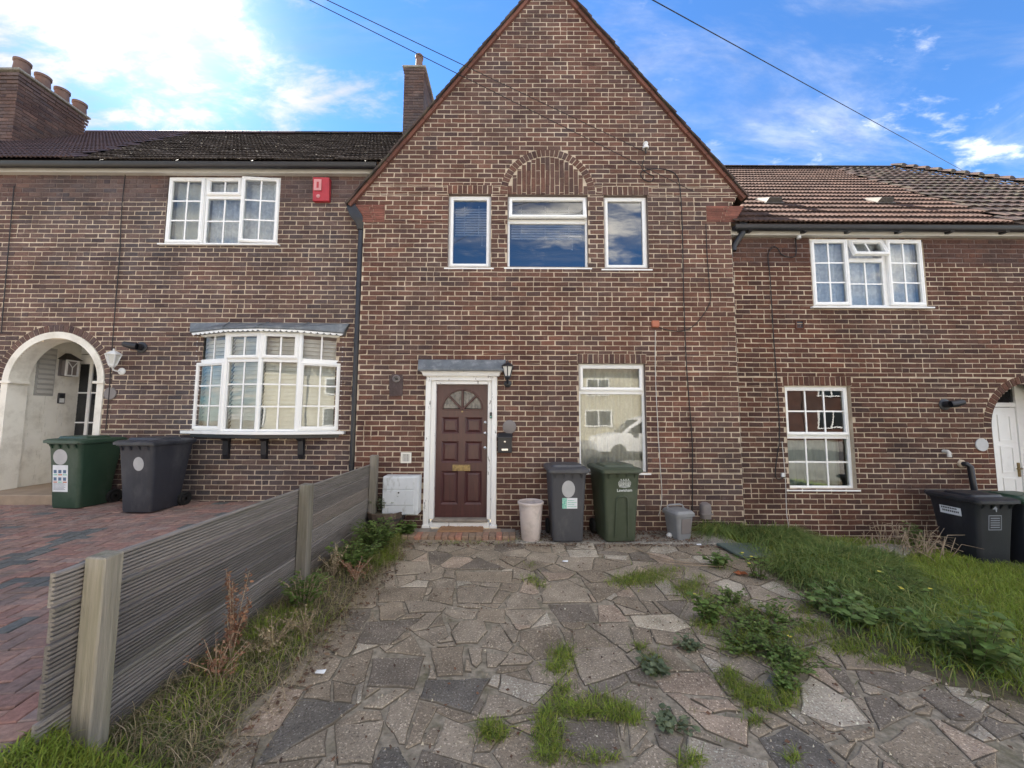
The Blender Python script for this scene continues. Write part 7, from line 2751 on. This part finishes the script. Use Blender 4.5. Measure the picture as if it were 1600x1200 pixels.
# stray blades and moss along random joints
x = rngp.uniform(-1.3, 4.2, 2500); y = rngp.uniform(-4.4, -0.4, 2500)
c = clumpy(x, y, 5, 77)
k = (c > 0.28) & (x > 0.0)
blades('stray_grass', np.stack([x, y, vgz(x) + 0.004], 1)[k], rngp.uniform(0.015, 0.045, k.sum()), 0.0045, 'grass_mixed', 0.9, 0.3, 3)


def leafy(name, label, cat, base, n_stems, height, leaf, m, spread, seed, per=9, lobes=False, stem_m='stem_green', group=None, droop=0.3, flowers=0, flat=0.3):
    """a weed: thin stems carrying oval leaves"""
    r = random.Random(seed)
    t = thing(name, label, cat, base, 0, group)
    ms, ml, mf = MB(), MB(), MB()
    for s in range(n_stems):
        a = r.uniform(0, 2 * PI)
        sp = spread * r.uniform(0.2, 1)
        hh = height * r.uniform(0.55, 1.0)
        b0 = Vector((math.cos(a), math.sin(a), 0)) * sp * 0.25
        tip = Vector((math.cos(a) * sp, math.sin(a) * sp, hh))
        midp = (b0 + tip) / 2 + Vector((0, 0, hh * droop))
        ms.tube([b0, midp, tip], [0.004, 0.003, 0.0015], 4)
        for q in range(per):
            u = 0.15 + 0.85 * q / max(1, per - 1)
            c = b0 * (1 - u) ** 2 + midp * 2 * u * (1 - u) + tip * u * u
            la = r.uniform(0, 2 * PI)
            L_ = leaf * r.uniform(0.6, 1.2)
            d = Vector((math.cos(la), math.sin(la), r.uniform(-0.1, flat))).normalized()
            sd_ = Vector((-math.sin(la), math.cos(la), r.uniform(-0.35, 0.35))).normalized()
            up = d.cross(sd_)
            W = L_ * (0.36 if not lobes else 0.46)
            dn = Vector((0, 0, -L_ * 0.12))
            vs = [c, c + d * L_ * 0.3 + sd_ * W * 0.85 + up * W * .15, c + d * L_ * 0.65 + sd_ * W + up * W * .12, c + d * L_ + dn, c + d * L_ * 0.65 - sd_ * W + up * W * .12, c + d * L_ * 0.3 - sd_ * W * 0.85 + up * W * .15, c + d * L_ * 0.5]
            ml.add([tuple(v) for v in vs], [(0, 6, 1), (1, 6, 2), (2, 6, 3), (3, 6, 4), (4, 6, 5), (5, 6, 0)])
        if s < flowers:
            c = tip + Vector((0, 0, 0.01))
            k = 8
            mf.add([tuple(c)] + [tuple(c + Vector((0.016 * math.cos(2 * PI * i / k), 0.016 * math.sin(2 * PI * i / k), 0.006))) for i in range(k)], [(0, 1 + i, 1 + (i + 1) % k) for i in range(k)])
    ms.build('stem', stem_m, t)
    tag(ml.build('leaves', m, t), kind='stuff')
    if mf.v: mf.build('flower', 'petal_yellow', t)
    return t


def gpos(px, py, up=0.0):
    x, y = G(px, py)
    return (x, y, gz(x) + up)


leafy('thistle', 'small grey green thistle rosette left of the pink slab', 'weed', gpos(1018, 1052), 16, 0.07, 0.042, 'thistle_leaf', 0.11, 1, per=8)
leafy('thistle', 'grey green thistle on the paving above the pink slab', 'weed', gpos(1076, 1018), 14, 0.08, 0.038, 'thistle_leaf', 0.10, 2, per=8)
leafy('thistle', 'dusty thistle seedling at the far edge of the near dark stone', 'weed', gpos(1048, 1135), 14, 0.06, 0.036, 'thistle_leaf', 0.12, 3, per=8)
leafy('dandelion', 'leafy dandelion with a pale yellow flower in a paving joint', 'weed', gpos(1105, 975), 22, 0.20, 0.055, 'weed_leaf', 0.13, 4, per=8, flowers=3, droop=0.2)
leafy('groundsel', 'bushy low weed spreading over the paving toward the lawn', 'weed', gpos(1225, 1045), 50, 0.13, 0.030, 'weed_leaf', 0.28, 5, per=14)
leafy('groundsel', 'sprawling weed patch between the bramble and the paving', 'weed', gpos(1185, 985), 36, 0.10, 0.032, 'weed_leaf', 0.30, 6, per=13, flowers=2)
leafy('groundsel', 'leafy weed with reddish stems in front of the bramble', 'weed', gpos(1215, 968), 30, 0.12, 0.032, 'weed_leaf', 0.26, 26, per=12, stem_m='twig_dry')
leafy('mayweed', 'feathery low weed spilling over the joint below the grass tuft', 'weed', gpos(1160, 1015), 40, 0.09, 0.026, 'weed_leaf', 0.24, 27, per=13)
leafy('mayweed', 'small bushy weed right of the cream slab', 'weed', gpos(1140, 945), 26, 0.12, 0.030, 'weed_leaf', 0.18, 28, per=11)
leafy('mayweed', 'weed cushion between the bluish stone and the pale slab', 'weed', gpos(1225, 1075), 26, 0.08, 0.024, 'weed_leaf', 0.12, 29, per=11)
leafy('yellow_weed', 'bright yellow green weed near the greenish slab', 'weed', gpos(1122, 888), 14, 0.17, 0.07, 'bramble_leaf', 0.16, 7, per=7)
leafy('bramble', 'low bramble with broad green leaves at the lawn edge', 'bramble', gpos(1345, 975), 34, 0.20, 0.070, 'bramble_leaf', 0.42, 8, per=7, lobes=True, droop=0.45)
leafy('bramble', 'bramble runner with reddish stems over the stones', 'bramble', gpos(1300, 955), 20, 0.15, 0.062, 'bramble_leaf', 0.32, 18, per=7, lobes=True, droop=0.45, stem_m='twig_dry')
leafy('nettle', 'tall jagged leafed weed standing in the grass at the right', 'weed', gpos(1530, 1055), 20, 0.42, 0.062, 'weed_leaf', 0.26, 9, per=14, lobes=True, droop=0.15)
leafy('nettle', 'broad leafed weed in the long grass below the lawn', 'weed', gpos(1455, 1015), 14, 0.26, 0.055, 'weed_leaf', 0.26, 19, per=10, lobes=True, droop=0.2)
leafy('buttercup', 'buttercup with tiny yellow flowers beside the slab', 'flower', gpos(1185, 905), 14, 0.28, 0.05, 'weed_leaf', 0.18, 10, per=4, flowers=3, droop=0.2)
leafy('buttercup', 'buttercup with yellow flowers in the middle of the lawn edge', 'flower', gpos(1410, 940), 12, 0.25, 0.05, 'weed_leaf', 0.25, 11, per=4, flowers=4, droop=0.2)
leafy('bushy_weed', 'dense green weed against the fence by the barrel', 'weed', (-1.60, -0.95, 0.08), 80, 0.30, 0.042, 'weed_leaf', 0.34, 12, per=16, droop=0.35)
leafy('bushy_weed', 'dark green leafy weed at the foot of the middle fence post', 'weed', (-1.62, -1.55, 0.08), 60, 0.26, 0.040, 'weed_leaf', 0.30, 13, per=15, droop=0.35)
leafy('bushy_weed', 'scrubby weed leaning on the fence between the near and middle posts', 'weed', (-1.72, -2.35, 0.08), 44, 0.26, 0.034, 'weed_leaf', 0.26, 33, per=14, droop=0.3, stem_m='twig_dry')
leafy('barrel_weed', 'straggly weed growing out of the half barrel', 'weed', (bar.location.x, bar.location.y, 0.29), 26, 0.26, 0.05, 'thistle_leaf', 0.24, 14, per=9, droop=0.3)
leafy('ivy_sprig', 'dark leafed sprig between the barrel and the step', 'weed', (G(648, 826)[0], -0.30, 0.0), 14, 0.20, 0.085, 'weed_leaf', 0.18, 15, per=6, lobes=True)


def dry_plant(name, label, base, height, n, spread, m, seed, bits=40, size=0.012):
    r = random.Random(seed)
    t = thing(name, label, 'dead plant', base)
    ms, ml = MB(), MB()
    for s in range(n):
        a = r.uniform(0, 2 * PI); sp = spread * r.uniform(0.1, 1); hh = height * r.uniform(0.5, 1)
        p = [Vector((0, 0, 0)), Vector((math.cos(a) * sp * .3, math.sin(a) * sp * .3, hh * .5)), Vector((math.cos(a) * sp + r.uniform(-.03, .03), math.sin(a) * sp, hh))]
        ms.tube(p, [0.004, 0.003, 0.0015], 4)
        for q in range(bits):
            u = r.uniform(0.3, 1.0)
            c = p[0] * (1 - u) ** 2 + p[1] * 2 * u * (1 - u) + p[2] * u * u + Vector((r.gauss(0, .012), r.gauss(0, .012), r.gauss(0, .012)))
            z = size * r.uniform(0.5, 1.2)
            d1 = Vector((r.gauss(0, 1), r.gauss(0, 1), r.gauss(0, 1))).normalized() * z
            d2 = Vector((r.gauss(0, 1), r.gauss(0, 1), r.gauss(0, 1))).normalized() * z * .7
            ml.add([tuple(c - d1), tuple(c + d2), tuple(c + d1), tuple(c - d2)], [(0, 1, 2, 3)])
    ms.build('stem', 'twig_dry', t)
    if ml.v: tag(ml.build('seed_heads', m, t), kind='stuff')
    return t


dry_plant('dead_dock', 'tall rusty dead dock against the fence', (-1.80, -3.05, 0.06), 0.62, 9, 0.10, 'dock_rust', 1, 90, 0.012)
dry_plant('dead_dock', 'low reddish dead stalks at the fence foot', (-1.74, -3.25, 0.05), 0.30, 14, 0.20, 'dock_rust', 2, 30, 0.010)
dry_plant('dead_dock', 'brown dead weed by the bright grass near the path', (-1.50, -2.72, 0.03), 0.22, 12, 0.18, 'grass_dry', 3, 30, 0.010)
dry_plant('dead_dock', 'pale seed heads standing behind the middle fence post', (-1.72, -1.80, 0.08), 0.36, 10, 0.22, 'grass_dry', 4, 30, 0.011)
dry_plant('dead_dock', 'straw coloured dead weed in the bed near the rusty dock', (-1.60, -2.95, 0.04), 0.26, 16, 0.22, 'grass_dry', 9, 40, 0.011)
dry_plant('dead_dock', 'brown dead weed between the two green bushes', (-1.48, -1.85, 0.06), 0.24, 14, 0.20, 'dock_rust', 6, 40, 0.010)
# dead bramble twigs by the right bins
r = random.Random(4)
bx, by, bz = gpos(1425, 872)
t = thing('dead_bramble', 'tangle of dry pale twigs against the right house wall', 'dead plant', (bx, min(by, -0.4), bz))
ms = MB()
for s in range(70):
    a = r.uniform(0, 2 * PI); l_ = r.uniform(0.25, 0.7)
    b0 = Vector((r.gauss(0, .20), r.gauss(0, .12), 0))
    p = [b0, b0 + Vector((math.cos(a) * l_ * .3, math.sin(a) * l_ * .2, r.uniform(.1, .38))), b0 + Vector((math.cos(a) * l_ * .8, math.sin(a) * l_ * .4, r.uniform(.05, .42)))]
    ms.tube(p, [0.005, 0.004, 0.002], 4)
tag(ms.build('twigs', 'twig_dry', t), kind='stuff')
leafy('green_shoot', 'green leafy shoot rising beside the dead bramble', 'weed', (bx + 0.12, min(by, -0.4) + 0.1, bz), 12, 0.42, 0.07, 'weed_leaf', 0.16, 16, per=9)

# ---- leaf litter below the window and along edges
nL = 4000
x = np.concatenate([rngp.uniform(0.1, 3.0, 1500), rngp.uniform(-1.4, 2.9, 500), rngp.uniform(-1.6, -1.2, 600), rngp.uniform(-1.3, 4.4, 1400)])
y = np.concatenate([rngp.uniform(-0.5, -0.02, 1500) ** 1, -0.62 + rngp.normal(0, 0.06, 500), rngp.uniform(-4.5, -0.6, 600), rngp.uniform(-4.6, -0.6, 1400)])
z = np.where((x > 0.05) & (x < 2.95) & (y > -0.55), 0.024, 0.012) + rngp.uniform(0, 0.012, nL)
vs, fs = [], []
for i in range(nL):
    s = rngp.uniform(0.008, 0.026) * (0.6 if i >= 2600 else 1); a = rngp.uniform(0, 6.28)
    for q in range(4):
        b = a + q * PI / 2
        k = s if q % 2 == 0 else s * 0.55
        vs.append((x[i] + k * math.cos(b), y[i] + k * math.sin(b), z[i] + gz(x[i]) + rngp.uniform(0, 0.012)))
    fs.append(tuple(range(4 * i, 4 * i + 4)))
mb = MB(); mb.add(vs, fs)
tag(mb.build('leaf_litter', 'litter'), kind='stuff')
# dead vine stems lying at the wall foot and over the paving
r = random.Random(12)
for k, lab in enumerate(('brown dead vine lying across the paving by the caddy', 'thin dead stem beside the vine on the paving')):
    pts = []
    a0 = ((985, 858), (1015, 870), (1050, 880), (1085, 884), (1130, 886))[k:]
    for px, py in a0:
        x_, y_ = G(px, py + 4 * k)
        pts.append(Vector((x_, y_, gz(x_) + 0.025 + 0.012 * r.random())))
    wire(pts, 0.006, 'twig_dry', lab, 'dead_vine', 'twig')

# pebbles and crumbs on the paving
n = 1400
x = rngp.uniform(-1.3, 4.5, n); y = rngp.uniform(-4.6, -0.5, n)
k = x < vex(y) + 0.2
x, y = x[k], y[k]
vs, fs = [], []
for i in range(len(x)):
    s = rngp.uniform(0.003, 0.009)
    c = (x[i], y[i], gz(x[i]) + 0.014)
    b = len(vs)
    vs += [(c[0] - s, c[1] - s * .7, c[2] - s), (c[0] + s, c[1] - s * .6, c[2] - s), (c[0] + s * .4, c[1] + s, c[2] - s), (c[0] + s * .1, c[1], c[2] + s * .9)]
    fs += [(b, b + 1, b + 3), (b + 1, b + 2, b + 3), (b + 2, b, b + 3)]
mb = MB(); mb.add(vs, fs)
tag(mb.build('gravel_crumbs', 'stone_light'), kind='stuff')

# ================================================================== the street behind the camera (seen in the panes)
mb = MB(); mb.box(-60, 60, -9.2, -6.62, -1.0, -0.05)
tag(mb.build('pavement', 'pavement'), kind='structure')
mb = MB(); mb.box(-60, 60, -15.2, -9.22, -1.0, -0.17)
tag(mb.build('road', 'asphalt'), kind='structure')
mb = MB(); mb.box(-60, 60, -26, -15.22, -1.0, -0.05)
tag(mb.build('far_pavement', 'pavement'), kind='structure')


def opp_house(x, w, m, label):
    t = thing('opposite_house', label, 'house', (x, -22, -0.05), 0, 'houses across the street')
    mb = MB(); mb.box(-w / 2, w / 2, -8, 0, 0, 5.0)
    mb.build('wall', m, t)
    mb = MB(); mb.prism_x([(0.4, 4.9), (-4, 8.6), (-8.4, 4.9)], -w / 2 - 0.01, w / 2 + 0.01)
    mb.build('roof', 'roof_tile', t)
    for wx, wz, ww, wh in ((-w * .27, 3.2, 1.7, 1.15), (w * .27, 3.2, 1.7, 1.15), (-w * .27, 0.9, 2.0, 1.3)):
        mb = MB(); mb.ring(wx - ww / 2, wx + ww / 2, wz, wz + wh, 0.09, 0.0, 0.05)
        mb.box(wx - 0.04, wx + 0.04, 0.002, 0.048, wz + 0.09, wz + wh - 0.09)
        f = mb.build('window', 'pvc_white', t)
        mb = MB(); mb.box(wx - ww / 2 + .09, wx + ww / 2 - .09, 0.0, 0.02, wz + 0.09, wz + wh - 0.09)
        mb.build('pane', 'car_glass', f)
    mb = MB(); mb.box(w * .2, w * .2 + 0.95, 0.0, 0.06, 0, 2.1)
    mb.build('door', 'pvc_white', t)


opp_house(-8.5, 8.3, 'render_cream', 'cream rendered house across the street, left')
opp_house(0.0, 8.3, 'render_cream', 'cream rendered house directly across the street')
opp_house(8.5, 8.3, 'render_cream', 'cream rendered house across the street, right')
opp_house(-17.0, 8.3, 'brick_right', 'brick house across the street, far left')
opp_house(17.0, 8.3, 'brick_right', 'brick house across the street, far right')
opp_house(25.5, 8.3, 'brick_right', 'brick house across the street, last at the right')

van = thing('parked_van', 'white van parked at the kerb across from the houses', 'van', (5.9, -11.0, -0.17))
prof = [(-2.35, 0.35), (-2.4, 0.75), (-2.25, 0.98), (-1.35, 1.12), (-0.55, 1.72), (-0.2, 1.84), (2.3, 1.86), (2.4, 1.7), (2.42, 0.4)]
mb = MB(); mb.prism_y(prof, -0.9, 0.9)
mb.build('van_body', 'van_white', van, bevel=0.05, seg=2, smooth=True)
for y in (-0.903, 0.903):
    mb = MB(); mb.prism_y([(-1.1, 1.15), (-0.5, 1.62), (0.25, 1.66), (0.25, 1.15)], y - 0.006, y + 0.006)
    mb.build('side_window', 'car_glass', van)
mb = MB(); mb.add([(-1.33, -0.75, 1.16), (-1.33, 0.75, 1.16), (-0.60, 0.68, 1.70), (-0.60, -0.68, 1.70)], [(0, 1, 2, 3)])
mb.build('windscreen', 'car_glass', van)
for x in (-1.5, 1.5):
    for y in (-0.82, 0.82):
        mb = MB(); mb.T = Matrix.Translation((x, y, 0.33)) @ Matrix.Rotation(R(90), 4, 'X')
        mb.lathe([(0, -0.12), (0.2, -0.12), (0.3, -0.11), (0.34, -0.08), (0.34, 0.08), (0.3, 0.11), (0.2, 0.12), (0, 0.12)], n=24)
        mb.build('wheel', 'rubber', van, True)
for y in (-0.98, 0.98):
    mb = MB(); mb.box(-0.98, -0.80, y - 0.08, y + 0.08, 1.12, 1.34)
    mb.build('mirror', 'black_plastic', van, bevel=0.03)
for y in (-0.62, 0.62):
    mb = MB(); mb.box(-2.38, -2.1, y - 0.22, y + 0.22, 0.78, 0.95)
    mb.build('headlight', 'frosted', van, bevel=0.02)
